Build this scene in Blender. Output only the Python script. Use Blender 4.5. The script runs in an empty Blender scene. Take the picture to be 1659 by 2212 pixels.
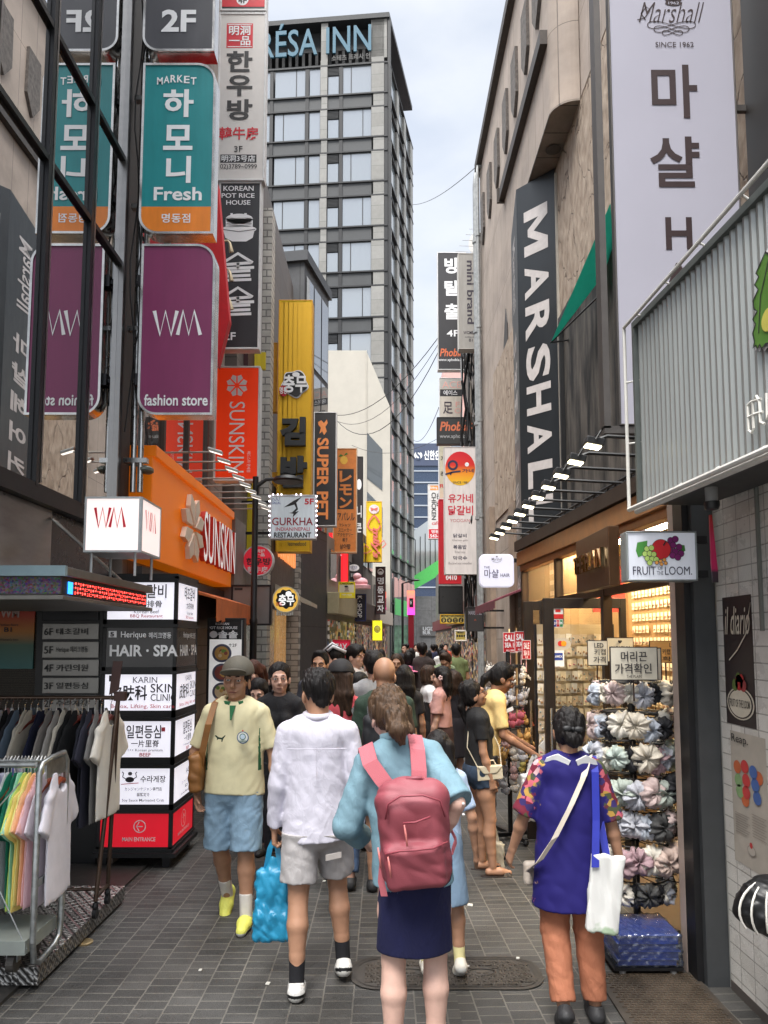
import bpy, math, random
import numpy as np
from mathutils import Vector, Matrix
from math import radians as R, sin, cos, pi, tan, sqrt, atan2
random.seed(7)
S = bpy.context.scene
COL = S.collection
# ---------------------------------------------------------------- camera
F, CH, U0, VH, PT = 1600.0, 1.85, 829.5, 1385.0, R(5)      # measured on a 1659 x 2212 copy of the photograph
V0 = VH - F * tan(PT)
cd = bpy.data.cameras.new('camera')
cam = bpy.data.objects.new('camera', cd)
COL.objects.link(cam)
cd.sensor_fit = 'HORIZONTAL'
cd.sensor_width = 36.0
cd.lens = F / 1659.0 * 36.0
cd.shift_y = (V0 - 1106.0) / 1659.0
cd.clip_start, cd.clip_end = 0.05, 2000.0
cam.location = (0, 0, CH)
cam.rotation_euler = (R(90) + PT, 0, 0)
S.camera = cam
# ---------------------------------------------------------------- sky and sun (bright overcast)
EL, AZ = R(58), R(205)
wd = bpy.data.worlds.new('World')
S.world = wd
wd.use_nodes = True
nt = wd.node_tree
nt.nodes.clear()
def _n(t, ty, **k):
    n = t.nodes.new(ty)
    for a, b in k.items(): setattr(n, a, b)
    return n
sky = _n(nt, 'ShaderNodeTexSky', sky_type='NISHITA', sun_disc=False, sun_elevation=EL, sun_rotation=AZ)
tc = _n(nt, 'ShaderNodeTexCoord')
sep = _n(nt, 'ShaderNodeSeparateXYZ')
nt.links.new(tc.outputs['Generated'], sep.inputs[0])
cr = _n(nt, 'ShaderNodeValToRGB')                           # overcast: white low down, bluish grey higher, bright overhead
E0 = cr.color_ramp.elements
E0[0].position, E0[0].color = 0.0, (.96, .97, .99, 1)
E0[1].position, E0[1].color = 1.0, (1, 1, 1, 1)
for p_, c_ in ((.12, (.93, .94, .95, 1)), (.28, (.86, .885, .93, 1)), (.5, (.75, .80, .88, 1)), (.66, (.76, .80, .87, 1)), (.80, (1, 1, 1, 1))):
    e = E0.new(p_); e.color = c_
nt.links.new(sep.outputs[2], cr.inputs[0])
gain = _n(nt, 'ShaderNodeMapRange')
for i_, v_ in ((1, .68), (2, .95), (3, 4.9), (4, 42.0)): gain.inputs[i_].default_value = v_
nt.links.new(sep.outputs[2], gain.inputs[0])
cl = _n(nt, 'ShaderNodeVectorMath', operation='SCALE')
nt.links.new(cr.outputs[0], cl.inputs[0]); nt.links.new(gain.outputs[0], cl.inputs['Scale'])
mp = _n(nt, 'ShaderNodeMapping'); mp.inputs['Scale'].default_value = (1, 1, 2.2); mp.inputs['Location'].default_value = (.35, 0, .2)
nt.links.new(tc.outputs['Generated'], mp.inputs[0])
nz = _n(nt, 'ShaderNodeTexNoise'); nz.inputs['Scale'].default_value = 3.4; nz.inputs['Detail'].default_value = 9; nz.inputs['Roughness'].default_value = .52
nt.links.new(mp.outputs[0], nz.inputs[0])
nr = _n(nt, 'ShaderNodeMapRange')
for i_, v_ in ((1, .40), (2, .62), (3, .74), (4, 1.0)): nr.inputs[i_].default_value = v_
nt.links.new(nz.outputs[0], nr.inputs[0])
mix = _n(nt, 'ShaderNodeMix', data_type='RGBA')
nt.links.new(nr.outputs[0], mix.inputs[0]); nt.links.new(sky.outputs[0], mix.inputs[6]); nt.links.new(cl.outputs[0], mix.inputs[7])
bg = _n(nt, 'ShaderNodeBackground'); bg.inputs[1].default_value = .1
wo = _n(nt, 'ShaderNodeOutputWorld')
nt.links.new(mix.outputs[2], bg.inputs[0]); nt.links.new(bg.outputs[0], wo.inputs[0])
sl = bpy.data.lights.new('sun', 'SUN'); sl.energy = 1.5; sl.angle = R(25); sl.color = (1, .96, .9)
so = bpy.data.objects.new('sun', sl); COL.objects.link(so)
so.rotation_euler = (R(90) - EL, 0, pi - AZ)
S.view_settings.view_transform = 'Standard'
S.view_settings.look = 'None'
S.view_settings.exposure = 1.3
S.view_settings.gamma = 1
S.cycles.max_bounces = 6
S.cycles.diffuse_bounces = 3
S.cycles.glossy_bounces = 3
S.cycles.transmission_bounces = 4
S.cycles.transparent_max_bounces = 8
S.cycles.caustics_reflective = S.cycles.caustics_refractive = False
S.cycles.sample_clamp_indirect = 4
# ---------------------------------------------------------------- pixel rays -> world points on real planes
def ray(u, v):
    a, b = (u - U0) / F, (V0 - v) / F
    return Vector((a, cos(PT) - b * sin(PT), sin(PT) + b * cos(PT)))
def W(u, v, Y):
    r = ray(u, v); t = Y / r.y
    return Vector((r.x * t, Y, CH + r.z * t))
def WX(u, v, X):
    r = ray(u, v); t = X / r.x
    return Vector((X, r.y * t, CH + r.z * t))
def G(u, v, z=0):
    r = ray(u, v); t = (z - CH) / r.z
    return Vector((r.x * t, r.y * t, z))
# ---------------------------------------------------------------- materials
_M = {}
def lin(c):
    return tuple(((x / 255) / 12.92 if x / 255 <= .04045 else ((x / 255 + .055) / 1.055) ** 2.4) for x in c)
def mat(name, rgb, rough=.55, metal=0, emit=0, var=.12, scale=9, bump=0, bscale=60, spec=.5, alpha=1, estr=None, dirt=0, stretch=(1, 1, 1)):
    if name in _M: return _M[name]
    m = bpy.data.materials.new(name); m.use_nodes = True
    t = m.node_tree; p = t.nodes['Principled BSDF']
    c = tuple(rgb) + (1,)
    p.inputs['Base Color'].default_value = c
    p.inputs['Roughness'].default_value = rough
    p.inputs['Metallic'].default_value = metal
    p.inputs['Specular IOR Level'].default_value = spec
    if alpha < 1: p.inputs['Alpha'].default_value = alpha
    co = None
    def coord():
        nonlocal co
        if co is None:
            a = _n(t, 'ShaderNodeTexCoord'); co = _n(t, 'ShaderNodeMapping')
            co.inputs['Scale'].default_value = stretch
            t.links.new(a.outputs['Object'], co.inputs[0])
        return co.outputs[0]
    if var or dirt:
        n = _n(t, 'ShaderNodeTexNoise'); n.inputs['Scale'].default_value = scale; n.inputs['Detail'].default_value = 6; n.inputs['Roughness'].default_value = .62
        t.links.new(coord(), n.inputs[0])
        r = _n(t, 'ShaderNodeMapRange'); r.inputs[1].default_value = .3; r.inputs[2].default_value = .7
        r.inputs[3].default_value = 1 - var; r.inputs[4].default_value = 1 + var * .6
        t.links.new(n.outputs[0], r.inputs[0])
        s = _n(t, 'ShaderNodeVectorMath', operation='SCALE'); s.inputs[0].default_value = rgb
        t.links.new(r.outputs[0], s.inputs['Scale'])
        src = s.outputs[0]
        if dirt:
            n2 = _n(t, 'ShaderNodeTexNoise'); n2.inputs['Scale'].default_value = scale * .35; n2.inputs['Detail'].default_value = 8
            t.links.new(coord(), n2.inputs[0])
            r2 = _n(t, 'ShaderNodeMapRange'); r2.inputs[1].default_value = .5; r2.inputs[2].default_value = .75; r2.inputs[4].default_value = dirt
            t.links.new(n2.outputs[0], r2.inputs[0])
            mx = _n(t, 'ShaderNodeMix', data_type='RGBA'); mx.inputs[7].default_value = (.06, .05, .04, 1)
            t.links.new(r2.outputs[0], mx.inputs[0]); t.links.new(src, mx.inputs[6]); src = mx.outputs[2]
        t.links.new(src, p.inputs['Base Color'])
        r3 = _n(t, 'ShaderNodeMapRange'); r3.inputs[3].default_value = max(.02, rough - .1); r3.inputs[4].default_value = min(1, rough + .12)
        t.links.new(n.outputs[0], r3.inputs[0]); t.links.new(r3.outputs[0], p.inputs['Roughness'])
    if bump:
        n = _n(t, 'ShaderNodeTexNoise'); n.inputs['Scale'].default_value = bscale; n.inputs['Detail'].default_value = 5
        t.links.new(coord(), n.inputs[0])
        b = _n(t, 'ShaderNodeBump'); b.inputs['Strength'].default_value = bump; b.inputs['Distance'].default_value = .01
        t.links.new(n.outputs[0], b.inputs['Height']); t.links.new(b.outputs[0], p.inputs['Normal'])
    if emit:
        p.inputs['Emission Color'].default_value = tuple(estr or rgb) + (1,)
        p.inputs['Emission Strength'].default_value = emit * .7
    _M[name] = m
    return m
def C(r, g, b, name=None, **k):
    if name and '_face' in name: k.setdefault('dirt', .12); k.setdefault('scale', 7); k.setdefault('stretch', (1.5, 1, .3))
    return _C(r, g, b, name, **k)
def _C(r, g, b, name=None, **k):                             # plain material from an 8 bit colour (as the thing's own colour)
    return mat(name or 'c_%d_%d_%d_%s' % (r, g, b, '_'.join('%s%s' % (a, str(x)[:5]) for a, x in sorted(k.items()))), lin((r, g, b)), **k)
def glass_mat(name, tint=(.75, .8, .8), refl=.25, rough=.02, through=.7, dark=(.02, .022, .022)):
    if name in _M: return _M[name]
    m = bpy.data.materials.new(name); m.use_nodes = True; t = m.node_tree; t.nodes.clear()
    o = _n(t, 'ShaderNodeOutputMaterial'); g = _n(t, 'ShaderNodeBsdfGlossy'); g.inputs['Roughness'].default_value = rough
    tr = _n(t, 'ShaderNodeBsdfTransparent'); tr.inputs[0].default_value = tint + (1,)
    d = _n(t, 'ShaderNodeBsdfDiffuse'); d.inputs[0].default_value = dark + (1,)
    m1 = _n(t, 'ShaderNodeMixShader'); m1.inputs[0].default_value = through
    t.links.new(d.outputs[0], m1.inputs[1]); t.links.new(tr.outputs[0], m1.inputs[2])
    fr = _n(t, 'ShaderNodeLayerWeight'); fr.inputs[0].default_value = .25
    r = _n(t, 'ShaderNodeMapRange'); r.inputs[3].default_value = refl; r.inputs[4].default_value = min(1, refl + .5)
    t.links.new(fr.outputs['Fresnel'], r.inputs[0])
    m2 = _n(t, 'ShaderNodeMixShader'); t.links.new(r.outputs[0], m2.inputs[0])
    t.links.new(m1.outputs[0], m2.inputs[1]); t.links.new(g.outputs[0], m2.inputs[2]); t.links.new(m2.outputs[0], o.inputs[0])
    _M[name] = m
    return m
# ---------------------------------------------------------------- mesh building
class MB:
    def __init__(s): s.v = []; s.f = []; s.m = []
    def add(s, vs, fs, mi=0):
        b = len(s.v); s.v += [tuple(p) for p in vs]
        for f in fs: s.f.append([b + i for i in f]); s.m.append(mi)
    def box(s, a, b, mi=0):
        x0, y0, z0 = a; x1, y1, z1 = b
        if x0 > x1: x0, x1 = x1, x0
        if y0 > y1: y0, y1 = y1, y0
        if z0 > z1: z0, z1 = z1, z0
        s.add([(x0, y0, z0), (x1, y0, z0), (x1, y1, z0), (x0, y1, z0), (x0, y0, z1), (x1, y0, z1), (x1, y1, z1), (x0, y1, z1)],
              [(0, 3, 2, 1), (4, 5, 6, 7), (0, 1, 5, 4), (1, 2, 6, 5), (2, 3, 7, 6), (3, 0, 4, 7)], mi)
    def obox(s, o, a, b, c, mi=0):                          # a box from corner o and three edge vectors
        o, a, b, c = map(Vector, (o, a, b, c))
        s.add([o, o + a, o + a + b, o + b, o + c, o + a + c, o + a + b + c, o + b + c],
              [(0, 3, 2, 1), (4, 5, 6, 7), (0, 1, 5, 4), (1, 2, 6, 5), (2, 3, 7, 6), (3, 0, 4, 7)], mi)
    def poly(s, pts, mi=0): s.add(pts, [list(range(len(pts)))], mi)
    def prism(s, pts, d, mi=0):
        n = len(pts); d = Vector(d); q = [Vector(p) for p in pts]
        s.add(q + [p + d for p in q], [list(range(n))[::-1], list(range(n, 2 * n))] + [(i, (i + 1) % n, n + (i + 1) % n, n + i) for i in range(n)], mi)
    def tube(s, pts, r, n=8, mi=0, cap=True, sq=None):
        pts = [Vector(p) for p in pts]; k = len(pts)
        rs = r if isinstance(r, (list, tuple)) else [r] * k
        vs = []; prev = None
        for i, p in enumerate(pts):
            d = (pts[min(i + 1, k - 1)] - pts[max(i - 1, 0)])
            d = d.normalized() if d.length > 1e-9 else Vector((0, 0, 1))
            if prev is None:
                a = d.cross(Vector((0, 0, 1)))
                if a.length < .05: a = d.cross(Vector((1, 0, 0)))
            else: a = prev - d * prev.dot(d)
            a.normalize(); b = d.cross(a); prev = a
            for j in range(n):
                t = 2 * pi * j / n
                vs.append(p + (a * cos(t) + b * sin(t)) * rs[i])
        fs = [(i * n + j, i * n + (j + 1) % n, (i + 1) * n + (j + 1) % n, (i + 1) * n + j) for i in range(k - 1) for j in range(n)]
        if cap: fs += [list(range(n))[::-1], [(k - 1) * n + j for j in range(n)]]
        s.add(vs, fs, mi)
    def lathe(s, prof, c=(0, 0, 0), n=16, mi=0, sx=1, sy=1):
        k = len(prof); vs = [(c[0] + r * cos(2 * pi * j / n) * sx, c[1] + r * sin(2 * pi * j / n) * sy, c[2] + z) for r, z in prof for j in range(n)]
        fs = [(i * n + j, i * n + (j + 1) % n, (i + 1) * n + (j + 1) % n, (i + 1) * n + j) for i in range(k - 1) for j in range(n)]
        s.add(vs, fs + [list(range(n))[::-1], [(k - 1) * n + j for j in range(n)]], mi)
    def ell(s, c, r, n=12, mi=0):
        if not hasattr(r, '__len__'): r = (r, r, r)
        m = max(4, n // 2)
        prof = [(sin(pi * i / m), -cos(pi * i / m)) for i in range(m + 1)]
        prof[0] = (1e-3, -1); prof[-1] = (1e-3, 1)
        vs = [(c[0] + q * cos(2 * pi * j / n) * r[0], c[1] + q * sin(2 * pi * j / n) * r[1], c[2] + z * r[2]) for q, z in prof for j in range(n)]
        s.add(vs, [(i * n + j, i * n + (j + 1) % n, (i + 1) * n + (j + 1) % n, (i + 1) * n + j) for i in range(m) for j in range(n)], mi)
    def strip(s, pts, wv, mi=0, th=.003):                   # ribbon: path and width vector(s), with thickness
        pts = [Vector(p) for p in pts]; k = len(pts)
        ws = [Vector(w) for w in wv] if hasattr(wv[0], '__len__') else [Vector(wv)] * k
        vs = []
        for i, p in enumerate(pts):
            d = pts[min(i + 1, k - 1)] - pts[max(i - 1, 0)]
            n = d.cross(ws[i]); n = n.normalized() * th if n.length > 1e-9 else Vector((0, 0, th))
            vs += [p - ws[i] / 2, p + ws[i] / 2, p + ws[i] / 2 + n, p - ws[i] / 2 + n]
        fs = []
        for i in range(k - 1):
            for j in range(4): fs.append((i * 4 + j, i * 4 + (j + 1) % 4, i * 4 + 4 + (j + 1) % 4, i * 4 + 4 + j))
        s.add(vs, fs + [(3, 2, 1, 0), (k * 4 - 4, k * 4 - 3, k * 4 - 2, k * 4 - 1)], mi)
    def build(s, name, mats, parent=None, smooth=False, bevel=0, world=True):
        if not isinstance(mats, (list, tuple)): mats = [mats]
        off = Vector((0, 0, 0))
        if world:
            q = parent
            while q is not None: off += q.location; q = q.parent
        me = bpy.data.meshes.new(name)
        me.from_pydata([(x - off.x, y - off.y, z - off.z) for x, y, z in s.v], [], s.f)
        for m in mats: me.materials.append(m)
        if s.m: me.polygons.foreach_set('material_index', s.m)
        if smooth:
            me.polygons.foreach_set('use_smooth', [True] * len(me.polygons))
            if smooth != 1: me.set_sharp_from_angle(angle=R(smooth))
        me.update()
        o = bpy.data.objects.new(name, me); COL.objects.link(o)
        if parent is not None: o.parent = parent
        if bevel:
            b = o.modifiers.new('bevel', 'BEVEL'); b.width = bevel; b.segments = 2; b.limit_method = 'ANGLE'
        return o
def tag(o, label, cat, group=None):
    o['label'] = label; o['category'] = cat
    if group: o['group'] = group
    return o
def thing(name, label, cat, loc=(0, 0, 0), group=None, rz=0):
    o = bpy.data.objects.new(name, None); COL.objects.link(o)
    o.location = loc; o.rotation_euler = (0, 0, rz); o.empty_display_size = .1
    return tag(o, label, cat, group)
def struct(o):
    o['kind'] = 'structure'; return o
def dup(o, loc=None, rz=None, label=None, parent=None):
    c = o.copy(); COL.objects.link(c); c.parent = parent
    if loc is not None: c.location = loc
    if rz is not None: c.rotation_euler = (0, 0, rz)
    if label: c['label'] = label
    for ch in list(o.children): dup(ch, parent=c)
    return c
# ---------------------------------------------------------------- lettering
_T = {}
def glyphs(body, bold=0, ext=0, shear=0, sp=1):
    k = (body, bold, ext, shear, sp)
    if k not in _T:
        c = bpy.data.curves.new('t', 'FONT'); c.body = body; c.offset = bold; c.extrude = ext; c.shear = shear; c.space_character = sp
        c.resolution_u = 3 if len(body) < 14 else 2
        o = bpy.data.objects.new('t', c); COL.objects.link(o)
        dg = bpy.context.evaluated_depsgraph_get(); ev = o.evaluated_get(dg); m = ev.to_mesh()
        v = np.array([x.co[:] for x in m.vertices]).reshape(-1, 3); f = [list(p.vertices) for p in m.polygons]
        ev.to_mesh_clear(); bpy.data.objects.remove(o); bpy.data.curves.remove(c)
        _T[k] = (v, f)
    return _T[k]
class Pan:                                                  # a flat face of a sign: fractions from its top left corner
    def __init__(s, p0, r, up, w, h):
        s.p, s.r, s.u, s.w, s.h = Vector(p0), Vector(r).normalized(), Vector(up).normalized(), w, h
        s.n = s.r.cross(s.u)
    def at(s, x, y, d=0): return s.p + s.r * (s.w * x) + s.u * (s.h * (1 - y)) + s.n * d
    def rect(s, mb, x0, y0, x1, y1, mi=0, d=.003): mb.poly([s.at(x0, y1, d), s.at(x1, y1, d), s.at(x1, y0, d), s.at(x0, y0, d)], mi)
    def poly(s, mb, pts, mi=0, d=.003): mb.poly([s.at(x, y, d) for x, y in pts], mi)
    def disc(s, mb, cx, cy, rx, mi=0, d=.003, ry=None, n=28, a0=0, a1=2 * pi):
        ry = rx * s.w / s.h if ry is None else ry
        full = abs(a1 - a0 - 2 * pi) < 1e-6
        m = n if full else n + 1
        mb.poly([s.at(cx + rx * cos(a0 + (a1 - a0) * i / n), cy - ry * sin(a0 + (a1 - a0) * i / n), d) for i in range(m)], mi)
    def ring(s, mb, cx, cy, rx, wd, mi=0, d=.004, ry=None, n=28, a0=0, a1=2 * pi):
        ry = rx * s.w / s.h if ry is None else ry
        s.line(mb, [(cx + rx * cos(a0 + (a1 - a0) * i / n), cy - ry * sin(a0 + (a1 - a0) * i / n)) for i in range(n + 1)], wd, mi, d)
    def line(s, mb, pts, wd, mi=0, d=.004):                 # pen stroke, wd in metres (may be a list)
        q = [s.at(x, y, d) for x, y in pts]; k = len(q); vs = []
        for i in range(k):
            t = q[min(i + 1, k - 1)] - q[max(i - 1, 0)]; nn = s.n.cross(t)
            if nn.length > 1e-9: nn.normalize()
            w_ = (wd[i] if isinstance(wd, (list, tuple)) else wd) / 2
            vs += [q[i] - nn * w_, q[i] + nn * w_]
        mb.add(vs, [(2 * i, 2 * i + 2, 2 * i + 3, 2 * i + 1) for i in range(k - 1)], mi)
    def t(s, mb, body, x0, y0, x1, y1, mi=0, bold=0, rot=0, d=.005, ext=0, shear=0, keep=False, sp=1):
        v, f = glyphs(body, bold, 1 if ext else 0, shear, sp)
        if not len(v): return
        x, y = v[:, 0].copy(), v[:, 1].copy()
        if rot == -90: x, y = y, -x
        elif rot == 90: x, y = -y, x
        W_, H_ = max(x.max() - x.min(), 1e-6), max(y.max() - y.min(), 1e-6)
        a, b = (x1 - x0) * s.w, (y1 - y0) * s.h
        if keep:
            k = min(a / W_, b / H_); a, b = W_ * k, H_ * k
        x = (x - (x.min() + x.max()) / 2) * a / W_; y = (y - (y.min() + y.max()) / 2) * b / H_
        o = s.at((x0 + x1) / 2, (y0 + y1) / 2, d)
        z = v[:, 2] * ext / 2 + (ext / 2 if ext else 0)
        P = np.array(o)[None] + x[:, None] * np.array(s.r) + y[:, None] * np.array(s.u) + z[:, None] * np.array(s.n)
        if mi == 'w': mi = 1
        mb.add(P.tolist(), f, mi)
    def frame(s, mb, wd, dep, mi=0, out=0.0):               # border proud of the face
        a, b = wd / s.w, wd / s.h
        for x0, y0, x1, y1 in ((0, 0, 1, b), (0, 1 - b, 1, 1), (0, b, a, 1 - b), (1 - a, b, 1, 1 - b)):
            o = s.at(x0, y1, -.002)
            mb.obox(o, s.r * ((x1 - x0) * s.w), s.u * ((y1 - y0) * s.h), s.n * (dep + .002), mi)
# common materials
BLK = C(22, 22, 24, 'black_paint', rough=.45)
STEEL = mat('brushed_steel', (.55, .55, .54), .28, 1, var=.2, scale=14)
GALV = mat('galvanised_steel', (.42, .44, .44), .38, .9, var=.3, scale=22)
DKM = mat('dark_metal', (.025, .025, .027), .4, .6)
WHT = mat('white_plastic', (.78, .78, .78), .4, var=.06)
INKW = mat('white_lettering', (.86, .86, .87), .5, var=.03)
INKB = mat('black_lettering', (.02, .02, .022), .5, var=.05)
INKR = C(196, 24, 40, 'red_lettering', var=.05)
def sign(name, label, u0, u1, v0, v1, Y, dep, face, frame, mats, cat='sign', group=None, fw=.025, emb=.02, bracket=None):
    """projecting sign facing down the street: thing > cabinet, face, lettering (built later)"""
    a, b = W(u0, (v0 + v1) / 2, Y), W(u1, (v0 + v1) / 2, Y)
    z0, z1 = W((u0 + u1) / 2, v1, Y).z, W((u0 + u1) / 2, v0, Y).z
    t = thing(name, label, cat, ((a.x + b.x) / 2, Y + dep / 2, z0), group)
    pn = Pan((a.x, Y, z0), (1, 0, 0), (0, 0, 1), b.x - a.x, z1 - z0)
    m = MB(); m.box((a.x, Y + .004, z0), (b.x, Y + dep, z1)); pn.frame(m, fw, .012)
    m.build('cabinet', frame, t, bevel=.004)
    m = MB(); pn.rect(m, fw / pn.w, fw / pn.h, 1 - fw / pn.w, 1 - fw / pn.h, 0, .002)
    m.build('face_panel', face, t)
    if bracket:
        m = MB()
        for fz in (.15, .85):
            z = z0 + (z1 - z0) * fz
            xa, xb = (bracket, a.x) if bracket < a.x else (b.x, bracket)
            m.box((xa, Y + dep * .3, z - .02), (xb, Y + dep * .3 + .04, z + .02))
        m.build('bracket', DKM, t)
    return t, pn, MB()
# ---------------------------------------------------------------- soft solids: smooth distance fields meshed as one skin
class SD:
    def __init__(s, lo, hi, h):
        s.lo = np.array(lo, float); s.h = h
        s.n = np.maximum(np.ceil((np.array(hi, float) - s.lo) / h).astype(int) + 1, 4)
        s.ax = [(s.lo[i] + h * np.arange(s.n[i])).astype(np.float32) for i in range(3)]
        s.D = np.full(s.n, .5, np.float32)
    def sub(s, lo, hi):
        a = np.clip(np.floor((np.array(lo) - s.lo) / s.h).astype(int), 0, s.n); b = np.clip(np.ceil((np.array(hi) - s.lo) / s.h).astype(int) + 1, 0, s.n)
        sl = tuple(slice(a[i], max(b[i], a[i])) for i in range(3))
        return sl, s.ax[0][sl[0]][:, None, None], s.ax[1][sl[1]][None, :, None], s.ax[2][sl[2]][None, None, :]
    def mixin(s, sl, d, k, op):
        A = s.D[sl]
        if A.size == 0: return
        d = d.astype(np.float32)
        if op == 's': d = -d; t = np.clip(.5 - .5 * (d - A) / k, 0, 1); s.D[sl] = d + (A - d) * t + k * t * (1 - t)
        else: t = np.clip(.5 + .5 * (d - A) / k, 0, 1); s.D[sl] = d + (A - d) * t - k * t * (1 - t)
    def cone(s, a, b, r1, r2, k=.015, fl=None, cap=False, op='u', cap0=False):
        a, b = np.array(a, float), np.array(b, float); m = max(r1, r2) + max(k, 3 * s.h)
        sl, X, Y, Z = s.sub(np.minimum(a, b) - m, np.maximum(a, b) + m)
        ba = b - a; L = max(ba @ ba, 1e-9)
        x, y, z = X - a[0], Y - a[1], Z - a[2]
        t0 = (x * ba[0] + y * ba[1] + z * ba[2]) / L; t = np.clip(t0, 0, 1)
        qx, qy, qz = x - t * ba[0], y - t * ba[1], z - t * ba[2]
        if fl is not None:
            n, f = np.array(fl[0], float), fl[1] - 1; n = n / np.linalg.norm(n); w = (qx * n[0] + qy * n[1] + qz * n[2]) * f
            qx, qy, qz = qx + n[0] * w, qy + n[1] * w, qz + n[2] * w
        d = np.sqrt(qx * qx + qy * qy + qz * qz) - (r1 + (r2 - r1) * t)
        if cap: d = np.maximum(d, (t0 - 1) * sqrt(L))
        if cap0: d = np.maximum(d, -t0 * sqrt(L))
        s.mixin(sl, d, k, op); return s
    def path(s, pts, rs, k=.012, **q):
        for i in range(len(pts) - 1): s.cone(pts[i], pts[i + 1], rs[i], rs[i + 1], k, **q)
    def ell(s, c, r, k=.012, rot=None, op='u'):
        c, r = np.array(c, float), np.array(r, float); m = r.max() + max(k, 3 * s.h)
        sl, X, Y, Z = s.sub(c - m, c + m); x, y, z = X - c[0], Y - c[1], Z - c[2]
        if rot is not None:
            M_ = np.array(rot); x, y, z = (M_[0][i] * x + M_[1][i] * y + M_[2][i] * z for i in range(3))
        q = np.sqrt((x / r[0]) ** 2 + (y / r[1]) ** 2 + (z / r[2]) ** 2)
        s.mixin(sl, (q - 1) * r.min() if r.max() > 3 * r.min() else (q - 1) * q / np.maximum(np.sqrt((x / r[0] ** 2) ** 2 + (y / r[1] ** 2) ** 2 + (z / r[2] ** 2) ** 2), 1e-6), k, op); return s
    def box(s, c, hf, rad=.01, k=.01, rot=None, op='u'):
        c, hf = np.array(c, float), np.array(hf, float); m = np.linalg.norm(hf) + max(k, 3 * s.h)
        sl, X, Y, Z = s.sub(c - m, c + m); x, y, z = X - c[0], Y - c[1], Z - c[2]
        if rot is not None:
            M_ = np.array(rot); x, y, z = (M_[0][i] * x + M_[1][i] * y + M_[2][i] * z for i in range(3))
        x, y, z = np.abs(x) - hf[0] + rad, np.abs(y) - hf[1] + rad, np.abs(z) - hf[2] + rad
        d = np.sqrt(np.maximum(x, 0) ** 2 + np.maximum(y, 0) ** 2 + np.maximum(z, 0) ** 2) + np.minimum(np.maximum(np.maximum(x, y), z), 0) - rad
        s.mixin(sl, d, k, op); return s
    def cut(s, p, n):
        n = np.array(n, float); n = n / np.linalg.norm(n)
        s.D = np.maximum(s.D, ((s.ax[0] - p[0]) * n[0])[:, None, None] + ((s.ax[1] - p[1]) * n[1])[None, :, None] + ((s.ax[2] - p[2]) * n[2])[None, None, :]); return s
    def folds(s, amp, f=(18, 18, 6), seed=0, dirn=None):
        r = np.random.default_rng(seed); X, Y, Z = s.ax[0][:, None, None], s.ax[1][None, :, None], s.ax[2][None, None, :]
        w = np.sin(X * f[0] * .37 + Y * f[1] * .31 + Z * f[2] * .9 + r.uniform(0, 6)) * 1.7 + np.sin(X * f[0] * .21 - Z * f[2] * .5 + r.uniform(0, 6))
        n = np.sin(X * f[0] + Y * f[1] * .4 + w + r.uniform(0, 6)) + .6 * np.sin(Y * f[1] * 1.3 - X * f[0] * .7 + Z * f[2] * 1.7 + w * 1.3 + r.uniform(0, 6)) + .45 * np.sin(X * f[0] * 2.1 + Z * f[2] * 2.6 - w * 1.7 + r.uniform(0, 6))
        n = 1 - np.abs(n) / 1.2                               # ridged: creases rather than waves
        s.D = (s.D + amp * n).astype(np.float32); return s
    def mesh(s):
        D = s.D; D[0] = D[-1] = .1; D[:, 0] = D[:, -1] = .1; D[:, :, 0] = D[:, :, -1] = .1
        N = D < 0
        c = np.zeros(np.array(D.shape) - 1, np.uint8)
        for i in (0, 1):
            for j in (0, 1):
                for k in (0, 1): c += N[i:c.shape[0] + i, j:c.shape[1] + j, k:c.shape[2] + k]
        I = np.argwhere((c > 0) & (c < 8))
        if not len(I): return np.zeros((0, 3)), np.zeros((0, 4), int)
        idx = np.full(c.shape, -1, np.int32); idx[tuple(I.T)] = np.arange(len(I))
        cv = {}
        for i in (0, 1):
            for j in (0, 1):
                for k in (0, 1): cv[i, j, k] = D[I[:, 0] + i, I[:, 1] + j, I[:, 2] + k].astype(float)
        P = np.zeros((len(I), 3)); W_ = np.zeros(len(I))
        for p in cv:
            for ax in range(3):
                if p[ax]: continue
                q = list(p); q[ax] = 1; q = tuple(q); a, b = cv[p], cv[q]; m = (a < 0) != (b < 0)
                t = np.where(m, a / np.where(m, a - b, 1), 0); e = np.tile(np.array(p, float), (len(I), 1)); e[:, ax] = t
                P += e * m[:, None]; W_ += m
        V = s.lo + (I + P / W_[:, None]) * s.h
        F_ = []
        for ax in range(3):
            u, v = (ax + 1) % 3, (ax + 2) % 3
            lo = [slice(None)] * 3; hi = [slice(None)] * 3; lo[ax] = slice(0, -1); hi[ax] = slice(1, None)
            E = np.argwhere(N[tuple(lo)] != N[tuple(hi)]); E = E[(E[:, u] > 0) & (E[:, v] > 0)]
            E = E[(E[:, u] < c.shape[u]) & (E[:, v] < c.shape[v])]
            if not len(E): continue
            o = np.zeros(3, int); q = []
            for du, dv in ((1, 1), (0, 1), (0, 0), (1, 0)):
                d = o.copy(); d[u] = du; d[v] = dv; k = E - d; q.append(idx[k[:, 0], k[:, 1], k[:, 2]])
            q = np.stack(q, 1); fl = N[tuple(E.T)]; q[~fl] = q[~fl][:, ::-1]; F_.append(q)
        return V, np.concatenate(F_)
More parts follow.
